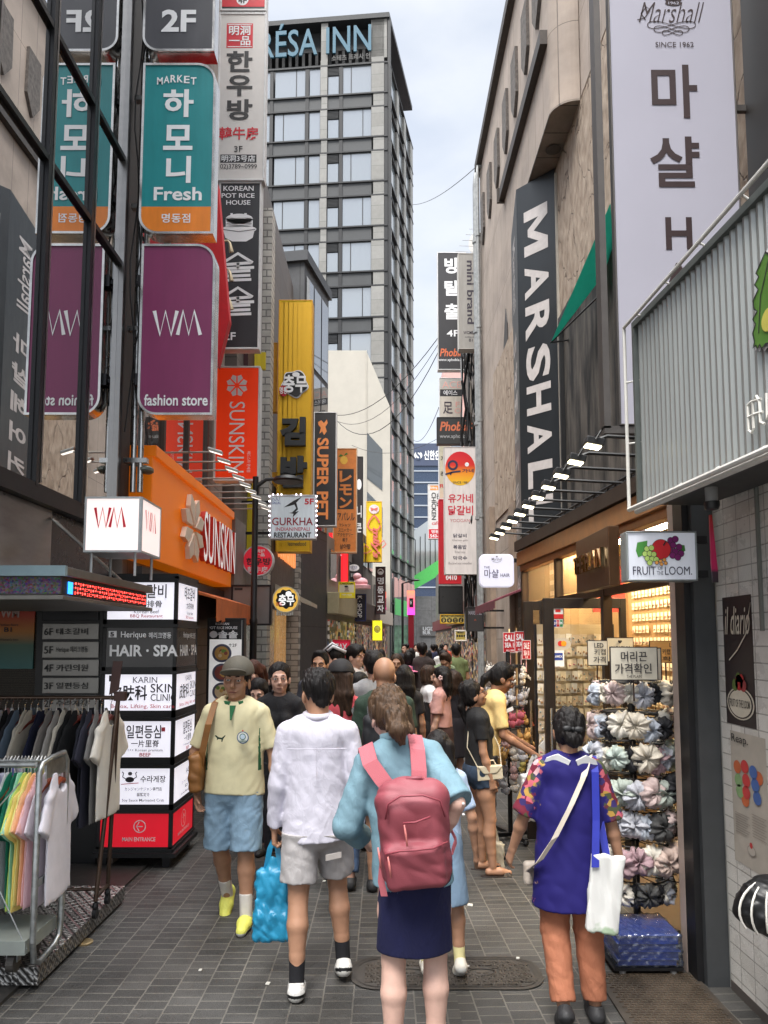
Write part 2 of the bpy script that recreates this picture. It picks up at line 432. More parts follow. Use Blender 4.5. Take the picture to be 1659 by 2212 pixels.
    def build(s, name, mats, parent=None, pick=None, smooth=True, off=(0, 0, 0)):
        V, Fc = s.mesh(); V = V - np.array(off)
        if not isinstance(mats, (list, tuple)): mats = [mats]
        me = bpy.data.meshes.new(name); me.vertices.add(len(V)); me.vertices.foreach_set('co', V.astype(np.float32).ravel())
        me.loops.add(len(Fc) * 4); me.loops.foreach_set('vertex_index', Fc.astype(np.int32).ravel()); me.polygons.add(len(Fc)); me.polygons.foreach_set('loop_start', np.arange(0, len(Fc) * 4, 4, dtype=np.int32))
        for m in mats: me.materials.append(m)
        if pick is not None and len(Fc): me.polygons.foreach_set('material_index', pick(V[Fc].mean(1)).astype(np.int32))
        me.update(calc_edges=True); me.validate()
        me.polygons.foreach_set('use_smooth', [smooth] * len(me.polygons)); me.update()
        o = bpy.data.objects.new(name, me); COL.objects.link(o)
        if parent is not None: o.parent = parent
        return o
# ================================================================= SETTING
def brick(name, c1, c2, cm, bw, bh, ms, axes='yz', off=.5, rough=.8, bump=.3, rot=0, split=None, var=.25, nscale=3.0, spec=.4, stain=0):
    m = bpy.data.materials.new(name); m.use_nodes = True; t = m.node_tree; p = t.nodes['Principled BSDF']
    a = _n(t, 'ShaderNodeTexCoord'); s = _n(t, 'ShaderNodeSeparateXYZ'); t.links.new(a.outputs['Object'], s.inputs[0])
    def vec(rot, axes):
        c = _n(t, 'ShaderNodeCombineXYZ')
        for i, ch in enumerate(axes): t.links.new(s.outputs['xyz'.index(ch)], c.inputs[i])
        if not rot: return c.outputs[0]
        q = _n(t, 'ShaderNodeMapping'); q.inputs['Rotation'].default_value = (0, 0, rot); t.links.new(c.outputs[0], q.inputs[0])
        return q.outputs[0]
    v = vec(rot, axes)
    if split is not None:
        g = _n(t, 'ShaderNodeMath', operation='GREATER_THAN'); g.inputs[1].default_value = split[0]; t.links.new(s.outputs[0], g.inputs[0])
        mm = _n(t, 'ShaderNodeMix', data_type='VECTOR'); t.links.new(g.outputs[0], mm.inputs[0]); t.links.new(v, mm.inputs[4]); t.links.new(vec(split[1], axes), mm.inputs[5]); v = mm.outputs[1]
    n0 = _n(t, 'ShaderNodeTexNoise'); n0.inputs['Scale'].default_value = 14; n0.inputs['Detail'].default_value = 3; t.links.new(a.outputs['Object'], n0.inputs[0])
    wv = _n(t, 'ShaderNodeVectorMath', operation='MULTIPLY_ADD'); wv.inputs[1].default_value = (ms * .9,) * 3; t.links.new(n0.outputs['Color'], wv.inputs[0]); t.links.new(v, wv.inputs[2])
    b = _n(t, 'ShaderNodeTexBrick', offset=off, squash=1.0)
    b.inputs['Color1'].default_value = c1 + (1,); b.inputs['Color2'].default_value = c2 + (1,); b.inputs['Mortar'].default_value = cm + (1,)
    b.inputs['Scale'].default_value = 1; b.inputs['Mortar Size'].default_value = ms; b.inputs['Mortar Smooth'].default_value = .15
    b.inputs['Brick Width'].default_value = bw; b.inputs['Row Height'].default_value = bh
    t.links.new(wv.outputs[0], b.inputs['Vector'])
    n = _n(t, 'ShaderNodeTexNoise'); n.inputs['Scale'].default_value = nscale; n.inputs['Detail'].default_value = 9; n.inputs['Roughness'].default_value = .66
    t.links.new(a.outputs['Object'], n.inputs[0])
    r = _n(t, 'ShaderNodeMapRange'); r.inputs[1].default_value = .3; r.inputs[2].default_value = .7; r.inputs[3].default_value = 1 - var; r.inputs[4].default_value = 1 + var
    t.links.new(n.outputs[0], r.inputs[0])
    x = _n(t, 'ShaderNodeVectorMath', operation='SCALE'); t.links.new(b.outputs['Color'], x.inputs[0]); t.links.new(r.outputs[0], x.inputs['Scale'])
    src = x.outputs[0]
    if stain:
        n3 = _n(t, 'ShaderNodeTexNoise'); n3.inputs['Scale'].default_value = stain; n3.inputs['Detail'].default_value = 7; t.links.new(v, n3.inputs[0])
        r3 = _n(t, 'ShaderNodeMapRange'); r3.inputs[1].default_value = .5; r3.inputs[2].default_value = .72; r3.inputs[4].default_value = .55; t.links.new(n3.outputs[0], r3.inputs[0])
        mx = _n(t, 'ShaderNodeMix', data_type='RGBA'); mx.inputs[7].default_value = tuple(q * .5 for q in c1) + (1,)
        t.links.new(r3.outputs[0], mx.inputs[0]); t.links.new(src, mx.inputs[6]); src = mx.outputs[2]
    t.links.new(src, p.inputs['Base Color'])
    rr = _n(t, 'ShaderNodeMapRange'); rr.inputs[3].default_value = rough - .22; rr.inputs[4].default_value = min(1, rough + .2); t.links.new(n.outputs[0], rr.inputs[0]); t.links.new(rr.outputs[0], p.inputs['Roughness'])
    p.inputs['Specular IOR Level'].default_value = spec
    nf = _n(t, 'ShaderNodeTexNoise'); nf.inputs['Scale'].default_value = 120; nf.inputs['Detail'].default_value = 4; t.links.new(a.outputs['Object'], nf.inputs[0])
    ad = _n(t, 'ShaderNodeMath', operation='MULTIPLY_ADD'); ad.inputs[1].default_value = -1.2; t.links.new(b.outputs['Fac'], ad.inputs[0]); t.links.new(nf.outputs[0], ad.inputs[2])
    bu = _n(t, 'ShaderNodeBump'); bu.inputs['Strength'].default_value = bump; bu.inputs['Distance'].default_value = .006
    t.links.new(ad.outputs[0], bu.inputs['Height']); t.links.new(bu.outputs[0], p.inputs['Normal'])
    return m
PAV = brick('street_pavers', (.036, .035, .033), (.066, .063, .059), (.13, .12, .105), .086, .158, .0045, 'yx', .5, .62, .55, 0, (.38, R(2.4)), .38, 2.2, .5, .9)
m = MB(); m.poly([(-60, -8, 0), (60, -8, 0), (60, 260, 0), (-60, 260, 0)])
struct(m.build('street', PAV))
m = MB()                                                     # worn strip of plain granite slabs down the middle
for q, (x0, x1, y0, y1) in enumerate([(.37, .40, 4.3, 16)]): m.box((x0, y0, .0), (x1, y1, .004))
struct(m.build('drain_strip', C(70, 66, 62, 'drain_strip', rough=.7)))
# oval manhole plate with basket weave
def manhole():
    a, b = G(757, 2110), G(1172, 2110); yc = (G(900, 2068).y + G(900, 2140).y) / 2; cx = (a.x + b.x) / 2; L = (b.x - a.x) / 2; hw = abs(G(900, 2068).y - G(900, 2140).y) / 2
    t = thing('manhole_cover', 'long oval iron manhole plate with woven pattern in the middle of the pavers', 'manhole cover', (cx, yc, 0))
    def oval(k, z, n=12):
        h = hw - k; l = L - k; pts = []
        rr = h * .75
        for sx, sy, a0 in ((1, 1, 0), (-1, 1, 90), (-1, -1, 180), (1, -1, 270)):
            for i in range(n + 1):
                an = R(a0 + 90 * i / n); pts.append((cx + sx * (l - rr) + rr * cos(an), yc + sy * (h - rr) + rr * sin(an), z))
        return pts
    m = MB()
    for k0, k1, z in ((0, .018, .007), (.03, .04, .008)):
        o, i = oval(k0, z), oval(k1, z); n = len(o)
        m.add(o + i, [(j, (j + 1) % n, n + (j + 1) % n, n + j) for j in range(n)])
    m.poly(oval(.0, .0045))
    m.build('rim', C(58, 54, 50, 'iron_plate', rough=.5, var=.3), t)
    m = MB(); w = .013
    nx, ny = int((2 * L - .14) / .034), int((2 * hw - .1) / .034)
    for i in range(nx):
        for j in range(ny):
            x = cx - L + .08 + i * .034; y = yc - hw + .05 + j * .034
            if (i < 2 or i > nx - 3) and (j == 0 or j == ny - 1): continue
            if any(((x - cx - o) / .085) ** 2 + ((y - yc) / .05) ** 2 < 1 for o in (-L * .38, L * .38)): continue
            if (i + j) % 2: m.box((x, y, .004), (x + .04, y + w, .010)); m.box((x, y + w * 1.5, .004), (x + .04, y + w * 2.3, .009))
            else: m.box((x, y, .004), (x + w, y + .04, .010)); m.box((x + w * 1.5, y, .004), (x + w * 2.3, y + .04, .009))
    for o in (-L * .38, L * .38):
        pts = [(cx + o + .075 * cos(2 * pi * i / 24), yc + .042 * sin(2 * pi * i / 24), .009) for i in range(25)]
        m.tube(pts, .004, 6); m.box((cx + o - .03, yc - .016, .004), (cx + o + .03, yc + .016, .010))
    m.build('pattern', C(66, 60, 54, 'iron_weave', rough=.45, var=.4), t)
manhole()
def plate(name, label, pts, cat):                            # ribbed tread plate on the right, round brass stud on the left
    t = thing(name, label, cat, pts[0])
    m = MB(); m.prism([(x, y, .002) for x, y, z in pts], (0, 0, .012)); m.build('frame', C(62, 55, 48, 'grate_frame', rough=.55, var=.4), t)
    m = MB(); x0, x1 = min(p[0] for p in pts) + .03, max(p[0] for p in pts) - .03; y0, y1 = min(p[1] for p in pts) + .03, max(p[1] for p in pts) - .03
    i = 0; y = y0
    while y < y1:
        x = x0 + (.018 if i % 2 else 0)
        while x < x1 - .02: 
            m.box((x, y, .013), (x + .022, y + .007, .019)); m.box((x + .026, y - .006, .013), (x + .031, y + .016, .018)); x += .037
        y += .026; i += 1
    m.build('tread', C(84, 72, 60, 'grate_tread', rough=.5, var=.5), t)
a, b, c_, d_ = (1.17, 4.3), (1.72, 4.3), (1.72, 3.3), (1.17, 3.3)
plate('tread_plate', 'rusty ribbed tread plate in the paving beside the shop entrance', [(x, y, 0) for x, y in (d_, c_, b, a)], 'tread plate')
p = G(181, 2037)
m = MB(); m.lathe([(.055, 0), (.055, .008), (.045, .012)], p, 20)
tag(m.build('survey_stud', C(150, 130, 95, 'brass', metal=.6, rough=.45)), 'small round brass stud set flush in the pavers', 'stud')
# ---------------------------------------------------------------- left: glass building with canopy
XL = -2.2
gb = thing('glass_building', 'dark glass shop building with steel mullions at the left edge above the canopy', 'building', (XL, 4, 0))
LG = glass_mat('dark_facade_glass', refl=.46, rough=.0, through=0, dark=(.018, .02, .02))
ZT = [2.82, WX(0, 202, XL).z, WX(165, 159, XL).z]; ZT += [ZT[1] + 2.7, ZT[2] + 2.7, ZT[1] + 5.4, ZT[2] + 5.4, 14.5]
YM = [1.77, 2.47, 3.17, 3.87, 4.57, 5.27, 5.97]
random.seed(3)
for i in range(len(YM) - 1):
    for j in range(5):
        m = MB(); e = [random.uniform(-.0016, .0016) for _ in range(3)]
        y0, y1, z0, z1 = YM[i] + .03, YM[i + 1] - .03, ZT[j] + .03, ZT[j + 1] - .03
        m.poly([(XL + e[0], y0, z0), (XL + e[1], y1, z0), (XL + e[1] + e[2], y1, z1), (XL + e[0] + e[2], y0, z1)][::-1])
        m.build('window_pane', LG, gb)
m = MB()
for y in YM: m.box((XL - .1, y - .022, 2.82), (XL + .03, y + .022, 13))
for z in ZT: m.box((XL - .1, 1.7, z - .02), (XL + .027, 6.0, z + .02))
m.box((XL - .1, 1.7, 2.72), (XL + .05, 6.02, 2.79))
m.build('mullions', DKM, gb)
m = MB()
for y in YM[:-1]: m.box((XL, y + .036, 2.85), (XL + .03, y + .056, 13))
m.box((XL, 5.9, 2.85), (XL + .04, 5.925, 13))
m.build('steel_trim', mat('polished_trim', (.32, .31, .30), .3, 1, var=.1), gb)
m = MB(); m.box((XL - .3, 5.97, 2.6), (XL - .02, 6.35, 13)); m.box((XL - 6, 1.7, 2.6), (XL - .12, 6.0, 13.2)); m.build('wall', C(48, 46, 46, 'dark_render', rough=.7), gb)
m = MB(); m.box((XL - .05, 1.7, 2.2), (XL - .01, 4.88, 2.715)); m.build('steel_panel', mat('dull_steel_sheet', (.36, .35, .34), .3, .9, var=.35, scale=3, stretch=(1, .4, 1.5)), gb)
m = MB(); m.box((XL - .06, 4.885, 2.2), (XL - .02, 5.97, 2.715)); m.build('black_panel', C(36, 37, 42, 'black_gloss', rough=.25), gb)
# canopy with the led strip
cn = thing('canopy', 'steel entrance canopy with LED ticker on its edge, left foreground', 'canopy', (XL, 4.5, 2.08))
X2, Y0, Y1 = -1.75, 4.03, 5.6
m = MB(); m.box((-4.2, Y0, 2.21), (X2, Y1, 2.26)); m.box((-4.2, Y0 + .04, 2.1), (X2 - .04, Y1 - .03, 2.21)); m.box((-4.2, Y0, 2.075), (X2, Y1, 2.1)); m.build('roof', C(120, 118, 114, 'canopy_steel', metal=.7, rough=.4, var=.25), cn, bevel=.004)
m = MB(); m.box((-4.2, Y0 - .012, 2.262), (X2 + .012, Y0 + .02, 2.205)); m.build('front_trim', C(128, 150, 158, 'blue_film_trim', rough=.3), cn)
def ledmat():
    m = bpy.data.materials.new('led_screen_off'); m.use_nodes = True; t = m.node_tree; p = t.nodes['Principled BSDF']
    a = _n(t, 'ShaderNodeTexCoord'); v = _n(t, 'ShaderNodeTexVoronoi'); v.inputs['Scale'].default_value = 95; t.links.new(a.outputs['Object'], v.inputs[0])
    x = _n(t, 'ShaderNodeVectorMath', operation='MULTIPLY'); x.inputs[1].default_value = (.13, .11, .15); t.links.new(v.outputs['Color'], x.inputs[0]); t.links.new(x.outputs[0], p.inputs['Base Color']); p.inputs['Roughness'].default_value = .5
    return m
m = MB(); m.box((-4.2, Y0 + .008, 2.108), (X2 - .02, Y0 + .03, 2.2)); m.build('front_screen', ledmat(), cn)
pn = Pan((X2 - .03, Y0 + .12, 2.108), (0, 1, 0), (0, 0, 1), Y1 - Y0 - .2, .092)
m = MB(); pn.rect(m, -.06, -.02, 1.02, 1.02, 0, .0); m.build('side_screen', BLK, cn)
m = MB(); pn.rect(m, 0, .18, .05, .92, 1, .004)
LT = ['LAMB BUDS 2 FOR 1 NOW MASK SET 10 SALE', 'MULTI SOAP GIFT SETS ON SALE TODAY 500', 'SERUM 3 SET PERFUME SHAMPOO MORE GOODS']
for k, s_ in enumerate(LT): pn.t(m, ' '.join('·:'[i % 2] if ch == ' ' else '▪•ı'[(i * 7 + k) % 3] for i, ch in enumerate(s_)), .07, .14 + k * .28, .99, .34 + k * .28, 0, .012)
m.build('led_dots', [mat('led_red', (.9, .03, .03), emit=5, estr=(1, .05, .04), var=0), mat('led_blue', (.02, .2, .9), emit=1.6, estr=(.03, .3, 1), var=0)], cn)
m = MB(); m.tube([(XL, 4.86, 2.66), (X2 + .02 - .12, 4.86 + .35, 2.27)], .012, 8); m.ell((X2 - .13, 5.2, 2.28), .025, 8); m.build('stay_rod', STEEL, cn, smooth=40)
# recessed entrance under the canopy
m = MB(); m.box((-6, 6.36, 0), (XL - .31, 6.5, 2.6)); m.box((-6, 1.7, 2.55), (XL - .13, 6.36, 2.59)); m.box((-6.1, 1.7, 0), (-6, 6.4, 2.6)); m.build('entrance_wall', C(74, 68, 60, 'entrance_render', rough=.6), gb)
m = MB(); m.box((-6, 1, .0), (-1.95, 6.3, .02)); struct(m.build('entrance_floor', C(52, 50, 48, 'entrance_tiles', rough=.5)))
# checker plate step
def checker():
    m = bpy.data.materials.new('checker_plate'); m.use_nodes = True; t = m.node_tree; p = t.nodes['Principled BSDF']
    a = _n(t, 'ShaderNodeTexCoord'); k = _n(t, 'ShaderNodeTexChecker'); k.inputs['Scale'].default_value = 26
    mp = _n(t, 'ShaderNodeMapping'); mp.inputs['Rotation'].default_value = (0, 0, R(8)); t.links.new(a.outputs['Object'], mp.inputs[0]); t.links.new(mp.outputs[0], k.inputs[0])
    w1 = _n(t, 'ShaderNodeTexWave', bands_direction='DIAGONAL'); w1.inputs['Scale'].default_value = 15; t.links.new(mp.outputs[0], w1.inputs[0])
    mp2 = _n(t, 'ShaderNodeMapping'); mp2.inputs['Rotation'].default_value = (0, 0, R(98)); t.links.new(a.outputs['Object'], mp2.inputs[0])
    w2 = _n(t, 'ShaderNodeTexWave', bands_direction='DIAGONAL'); w2.inputs['Scale'].default_value = 15; t.links.new(mp2.outputs[0], w2.inputs[0])
    mx = _n(t, 'ShaderNodeMix', data_type='FLOAT'); t.links.new(k.outputs['Fac'], mx.inputs[0]); t.links.new(w1.outputs['Fac'], mx.inputs[2]); t.links.new(w2.outputs['Fac'], mx.inputs[3])
    r = _n(t, 'ShaderNodeValToRGB'); r.color_ramp.elements[0].color = (.13, .125, .12, 1); r.color_ramp.elements[1].color = (.36, .35, .33, 1); r.color_ramp.elements[0].position = .35; r.color_ramp.elements[1].position = .75
    t.links.new(mx.outputs[0], r.inputs[0]); t.links.new(r.outputs[0], p.inputs['Base Color']); p.inputs['Metallic'].default_value = .75; p.inputs['Roughness'].default_value = .38
    b = _n(t, 'ShaderNodeBump'); b.inputs['Strength'].default_value = .8; b.inputs['Distance'].default_value = .008; t.links.new(mx.outputs[0], b.inputs['Height']); t.links.new(b.outputs[0], p.inputs['Normal'])
    return m
CHK = checker()
m = MB(); m.box((-3.4, 4.12, .021), (-1.845, 5.45, .115)); tag(m.build('step_platform', CHK, bevel=.004), 'low checker plate step platform under the clothes rails', 'platform')
# ---------------------------------------------------------------- left: orange shop building
sb = thing('shop_building', 'building with orange shop fascia and row of arm lamps', 'building', (XL, 8, 0))
TAN = brick('tan_tiles', (.26, .2, .17), (.31, .25, .21), (.17, .14, .12), .6, .3, .008, 'yz', .5, .7, .25)
m = MB(); m.box((XL - 5, 6.36, 0), (XL - .06, 10.2, 12.5)); m.build('wall', TAN, sb)
m = MB()
for y0, y1 in ((6.45, 7.3), (7.36, 8.2), (8.26, 9.1)):
    for z0, z1 in ((3.55, 5.4), (5.46, 7.2), (7.26, 9)): m.poly([(XL - .04, y0, z0), (XL - .04, y1, z0), (XL - .04, y1, z1), (XL - .04, y0, z1)][::-1])
m.build('window_glass', glass_mat('rose_glass', refl=.42, rough=.02, through=0, dark=(.12, .06, .055)), sb)
m = MB()
for y in (6.42, 7.33, 8.23, 9.13): m.box((XL - .05, y - .03, 3.5), (XL - .01, y + .03, 9))
for z in (5.43, 7.23): m.box((XL - .05, 6.4, z - .03), (XL - .012, 9.16, z + .03))
m.build('window_frame', C(90, 84, 80, 'window_metal', metal=.6), sb)
ORG = mat('orange_sheet', lin((250, 128, 16)), .42, var=.12, scale=2.5, dirt=.06, emit=.12)
m = MB(); m.box((XL - .05, 6.36, 2.56), (-2.02, 9.75, 3.46)); m.box((XL - .05, 6.36, 3.46), (-1.99, 9.75, 3.56)); m.build('fascia', ORG, sb, bevel=.006)
m = MB(); m.box((XL - .05, 9.76, 1.95), (-1.98, 10.5, 3.5)); m.build('side_panel', C(120, 112, 108, 'weathered_panel', var=.35, scale=3, dirt=.3), sb)
pn = Pan((-2.02, 6.36, 2.56), (0, 1, 0), (0, 0, 1), 3.39, .9)
m = MB()
for kx in range(8):                                          # letter by letter so they stand in line
    pass
pn.t(m, 'SUNSKIN', .485, .2, .98, .82, 1, .0, d=.01, ext=.05); pn.t(m, 'SUNSKIN', .485, .2, .98, .82, 0, .0, d=.063)
m.build('lettering', [mat('white_letter_face', (.85, .84, .82), .4, emit=.25, var=0), C(190, 44, 30, 'letter_side_red')], sb)
m = MB(); cx, cy = .37, .50
for k in range(8):                                           # eight-petal mark
    a = R(45 * k + 22); b = .42
    px = lambda r, an: (cx + r * cos(an) * .9 / 3.39, cy - r * sin(an))
    pts = [px(.06, a), px(.30, a - .30), px(.40, a), px(.30, a + .30)]
    pts = [(cx + (x - cx) * 1.15, y) for x, y in pts]
    m.prism([pn.at(x, y, .01) for x, y in pts], pn.n * .05)
m.build('emblem', [mat('cream_letter', (.8, .68, .55), .4, var=.05)], sb)
m = MB(); m.box((-2.15, 6.4, 2.0), (-2.1, 9.7, 2.5)); m.box((-2.6, 6.4, 0), (-2.3, 9.7, 2.0)); m.build('shop_front', C(58, 52, 50, 'shop_dark', rough=.4), sb)
aw = MB(); aw.prism([(-2.1, 7.6, 2.42), (-1.72, 7.6, 2.3), (-1.72, 7.6, 2.28), (-2.1, 7.6, 2.38)], (0, 2.1, 0))
n = 26
for i in range(n): aw.box((-1.722, 7.6 + 2.1 * i / n + .004, 2.05 + .01 * (i % 3)), (-1.712, 7.6 + 2.1 * (i + 1) / n - .004, 2.29))
aw.prism([(-2.1, 9.7, 2.4), (-1.72, 9.7, 2.29), (-1.72, 9.7, 2.06), (-2.1, 9.7, 2.1)], (0, .01, 0))
aw.build('awning', mat('orange_canvas', lin((206, 112, 60)), .8, var=.2, scale=4, dirt=.15), sb)
proto = None
for i in range(9):                                           # arm lamps on the fascia
    y = 6.62 + i * .36
    if proto is None:
        proto = thing('arm_lamp', 'x', 'lamp', (-2.03, y, 3.53), 'arm lamps along the orange fascia')
        m = MB(); m.tube([(0, 0, -.03), (.02, 0, .03), (.45, 0, .035)], .009, 6); m.build('arm', C(170, 165, 158, 'lamp_arm', metal=.5), proto, smooth=40, world=False)
        m = MB(); m.prism([(.43, -.035, .05), (.56, -.03, .01), (.56, .03, .01), (.43, .035, .05)], (0, 0, .03)); m.build('housing', C(190, 190, 186, 'lamp_shell', metal=.4), proto, bevel=.008, world=False)
        m = MB(); m.poly([(.44, -.026, .044), (.555, -.022, .008), (.555, .022, .008), (.44, .026, .044)][::-1]); m.build('diffuser', mat('lamp_glow', (.95, .93, .85), emit=1.0, var=0), proto, world=False)
        o = proto
    else: o = dup(proto, (-2.03, y, 3.53))
    o['label'] = 'slim arm lamp on the orange fascia, %s of the row' % ('nearest', 'second nearest', 'third from the near end', 'fourth from the near end', 'middle one', 'fourth from the far end', 'third from the far end', 'second farthest', 'farthest')[i]
# ---------------------------------------------------------------- left: quoined brick building, dark block, shop row
WB = brick('rough_white_quoin', (.42, .40, .37), (.52, .5, .46), (.2, .19, .18), .34, .12, .012, 'xz', .5, .85, .6)
qb = thing('brick_building', 'narrow dark building between two rough white stone piers behind the yellow sign', 'building', (XL, 13, 0))
m = MB(); m.box((XL - 5, 10.52, 0), (XL + .05, 16.9, 10.2)); m.build('wall', brick('brown_wall', (.10, .085, .078), (.13, .11, .1), (.07, .06, .055), .9, .6, .01, 'yz', .0, .6, .3), qb)
for y, x in ((12.35, -1.95), (16.2, -1.86)):
    m = MB(); m.box((XL, y, 0), (x, y + .35, 9.4)); m.build('stone_pier', WB, qb)
m = MB(); m.box((XL, 11, 4.3), (XL + .12, 12.2, 9.8)); m.build('upper_panel', C(70, 40, 44, 'maroon_strip', metal=.3), qb)
m = MB(); m.box((XL, 12.75, 2.6), (XL + .25, 16.1, 4.6)); m.build('shop_panel', brick('vertical_slats', (.06, .055, .05), (.09, .08, .07), (.03, .03, .03), .12, 4, .012, 'yz', 0, .5, .6), qb)
pn = Pan((XL + .26, 12.9, 3.1), (0, 1, 0), (0, 0, 1), 3.0, 1.3)
m = MB(); pn.t(m, 'SUPER PET', .16, .25, .98, .78, 0, .02, ext=.05); pn.poly(m, [(.02, .3), (.08, .22), (.13, .4), (.12, .78), (.08, .7), (.04, .78)], 0, .05); m.build('lettering', mat('orange_lit', lin((246, 150, 88)), emit=.55, var=0), qb)
for i, (y0, y1) in enumerate(((10.8, 12.2), (12.8, 14.3), (14.5, 16.0))):
    m = MB(); m.box((XL + .05, y0, .1), (XL + .09, y1, 2.45)); m.build('shop_window', mat('warm_interior_%d' % i, [(.22, .24, .22), (.30, .20, .12), (.32, .17, .06)][i], .25, emit=[.15, .25, .5][i], var=.8, scale=3), qb)
m = MB(); m.prism([(XL + .1, 13.2, 2.95), (XL + .9, 13.2, 2.55), (XL + .9, 13.2, 2.48), (XL + .1, 13.2, 2.8)], (0, 1.2, 0)); m.build('awning', C(190, 178, 160, 'pale_canvas', rough=.85), qb)
db = thing('dark_glass_building', 'charcoal clad block with tall side windows behind the yellow sign', 'building', (-2, 17, 0))
A, B = Vector((-1.9, 17, 0)), Vector((-1.47, 18.95, 0)); dv = (B - A)
m = MB(); m.prism([A, B, B + Vector((-8, 1.5, 0)), A + Vector((-8, 1.5, 0))], (0, 0, 10.9)); m.build('wall', brick('charcoal_panels', (.055, .056, .06), (.065, .066, .07), (.03, .03, .03), 1.1, 2.2, .012, 'xz', 0, .5, .3), db)
m = MB(); m.prism([A + Vector((-8.2, 1.3, 10.9)), A + Vector((.08, -.1, 10.9)), B + Vector((.08, .1, 10.9)), B + Vector((-8, 1.5, 10.9))], (0, 0, .25)); m.build('roof', C(60, 62, 66, 'grey_coping'), db)
un = dv.normalized(); nn = Vector((un.y, -un.x, 0))
for i in range(3):
    for z0, z1 in ((4.6, 6.4), (6.55, 8.4), (8.55, 10.6)):
        p0 = A + un * (.12 + i * .62) + nn * .02 + Vector((0, 0, z0)); m = MB()
        m.poly([p0, p0 + un * .54, p0 + un * .54 + Vector((0, 0, z1 - z0)), p0 + Vector((0, 0, z1 - z0))]); m.build('window_pane', glass_mat('grey_glass', refl=.4, rough=.03, through=0, dark=(.1, .11, .12)), db)
row = [(Vector((-1.47, 18.95, 0)), Vector((-.95, 23.4, 0)), 4.6, (150, 146, 140), 'grey rendered shop with lit windows beside the dark block'),
       (Vector((-.95, 23.45, 0)), Vector((-.45, 28.4, 0)), 5.6, (104, 98, 94), 'taller brown shop under the long orange sign, far left side'),
       (Vector((-.45, 28.45, 0)), Vector((.1, 33.6, 0)), 4.4, (176, 170, 160), 'pale low shop next to the white angular building')]
def goods(name, cols, em, sc=9):                              # crammed shelves behind glass: cells of many colours in rows
    m = bpy.data.materials.new(name); m.use_nodes = True; t = m.node_tree; p = t.nodes['Principled BSDF']; a = _n(t, 'ShaderNodeTexCoord'); mp = _n(t, 'ShaderNodeMapping'); mp.inputs['Scale'].default_value = (1, 1, 1.6); t.links.new(a.outputs['Object'], mp.inputs[0])
    v = _n(t, 'ShaderNodeTexVoronoi', distance='CHEBYCHEV'); v.inputs['Scale'].default_value = sc; v.inputs['Randomness'].default_value = .8; t.links.new(mp.outputs[0], v.inputs[0]); s = _n(t, 'ShaderNodeSeparateColor'); t.links.new(v.outputs['Color'], s.inputs[0])
    k = _n(t, 'ShaderNodeValToRGB'); k.color_ramp.interpolation = 'CONSTANT'; el = k.color_ramp.elements; el[0].color = cols[0] + (1,); el[1].position = 1 / len(cols); el[1].color = cols[1] + (1,)
    for i, c in enumerate(cols[2:]): e = el.new((i + 2) / len(cols)); e.color = c + (1,)
    t.links.new(s.outputs[0], k.inputs[0]); t.links.new(k.outputs[0], p.inputs['Base Color']); t.links.new(k.outputs[0], p.inputs['Emission Color']); p.inputs['Emission Strength'].default_value = em; p.inputs['Roughness'].default_value = .4
    return m
DKG = [(.02, .018, .016), (.05, .04, .035), (.30, .20, .10), (.02, .02, .02), (.35, .08, .06), (.45, .40, .34), (.06, .05, .04), (.10, .12, .16), (.5, .34, .12), (.03, .03, .03)]
random.seed(11)
for q, (A, B, h, c, lb) in enumerate(row):
    t = thing('shop', lb, 'shop', A); un = (B - A).normalized(); nn = Vector((un.y, -un.x, 0)); Lr = (B - A).length; Z = Vector((0, 0, 1))
    m = MB(); m.prism([A, B, B + Vector((-6, .6, 0)), A + Vector((-6, .6, 0))], (0, 0, h)); m.build('wall', C(*c, name='shop_wall_%d' % q, var=.25, dirt=.2, scale=2), t)
    m = MB(); m.obox(A + nn * .02 + Z * 2.55, un * Lr * .97, nn * .3, Z * .55); m.build('fascia', C(*[(196, 186, 150), (80, 70, 66), (214, 208, 198)][q], name='shop_fascia_%d' % q), t, bevel=.01)
    for i in range(3):
        m = MB(); m.obox(A + un * (Lr * (i / 3) + .1) + nn * .01 + Z * .2, un * (Lr / 3 - .25), nn * .05, Z * 2.2)
        m.build('shop_window', goods('lit_window_%d' % (q * 3 + i), random.sample(DKG, 10), random.uniform(.1, .45), random.uniform(5, 10)), t)
    for i in range(3):
        m = MB(); m.obox(A + un * (Lr * (i / 3) + .3) + nn * .02 + Z * (h - 1.15), un * (Lr / 3 - .6), nn * .03, Z * .8); m.build('window', glass_mat('grey_glass'), t)
# ---------------------------------------------------------------- white angular building
WH = mat('white_render', (.50, .47, .41), .75, var=.08, scale=1.5, bump=.15, bscale=30)
wb = thing('white_building', 'cream white angular building with diagonal cut corner and slanted dark windows', 'building', (-1.2, 34, 0))
Yw = 34.0
def Q(u, v): return W(u, v, Yw)
out = [Q(700, 1345), Q(843, 1345), Q(843, 880), Q(791, 757), Q(700, 757)]
m = MB(); m.prism(out, (0, 7, 0)); m.build('wall', WH, wb)
m = MB(); m.prism([Q(791, 757) + Vector((0, -.01, 0)), Q(791, 1345) + Vector((0, -.01, 0)), Q(792.5, 1345) + Vector((0, -.01, 0)), Q(792.5, 757) + Vector((0, -.01, 0))], (0, -.03, 0)); m.build('corner_trim', WH, wb)
for pts in ([(793, 935), (826, 971), (826, 1060), (793, 1034)], [(793, 1062), (826, 1096), (826, 1160), (793, 1150)]):
    m = MB(); m.prism([Q(*p) + Vector((0, -.02, 0)) for p in pts][::-1], (0, .01, 0)); m.build('window', glass_mat('white_building_glass', refl=.14, through=0, dark=(.06, .07, .075)), wb)
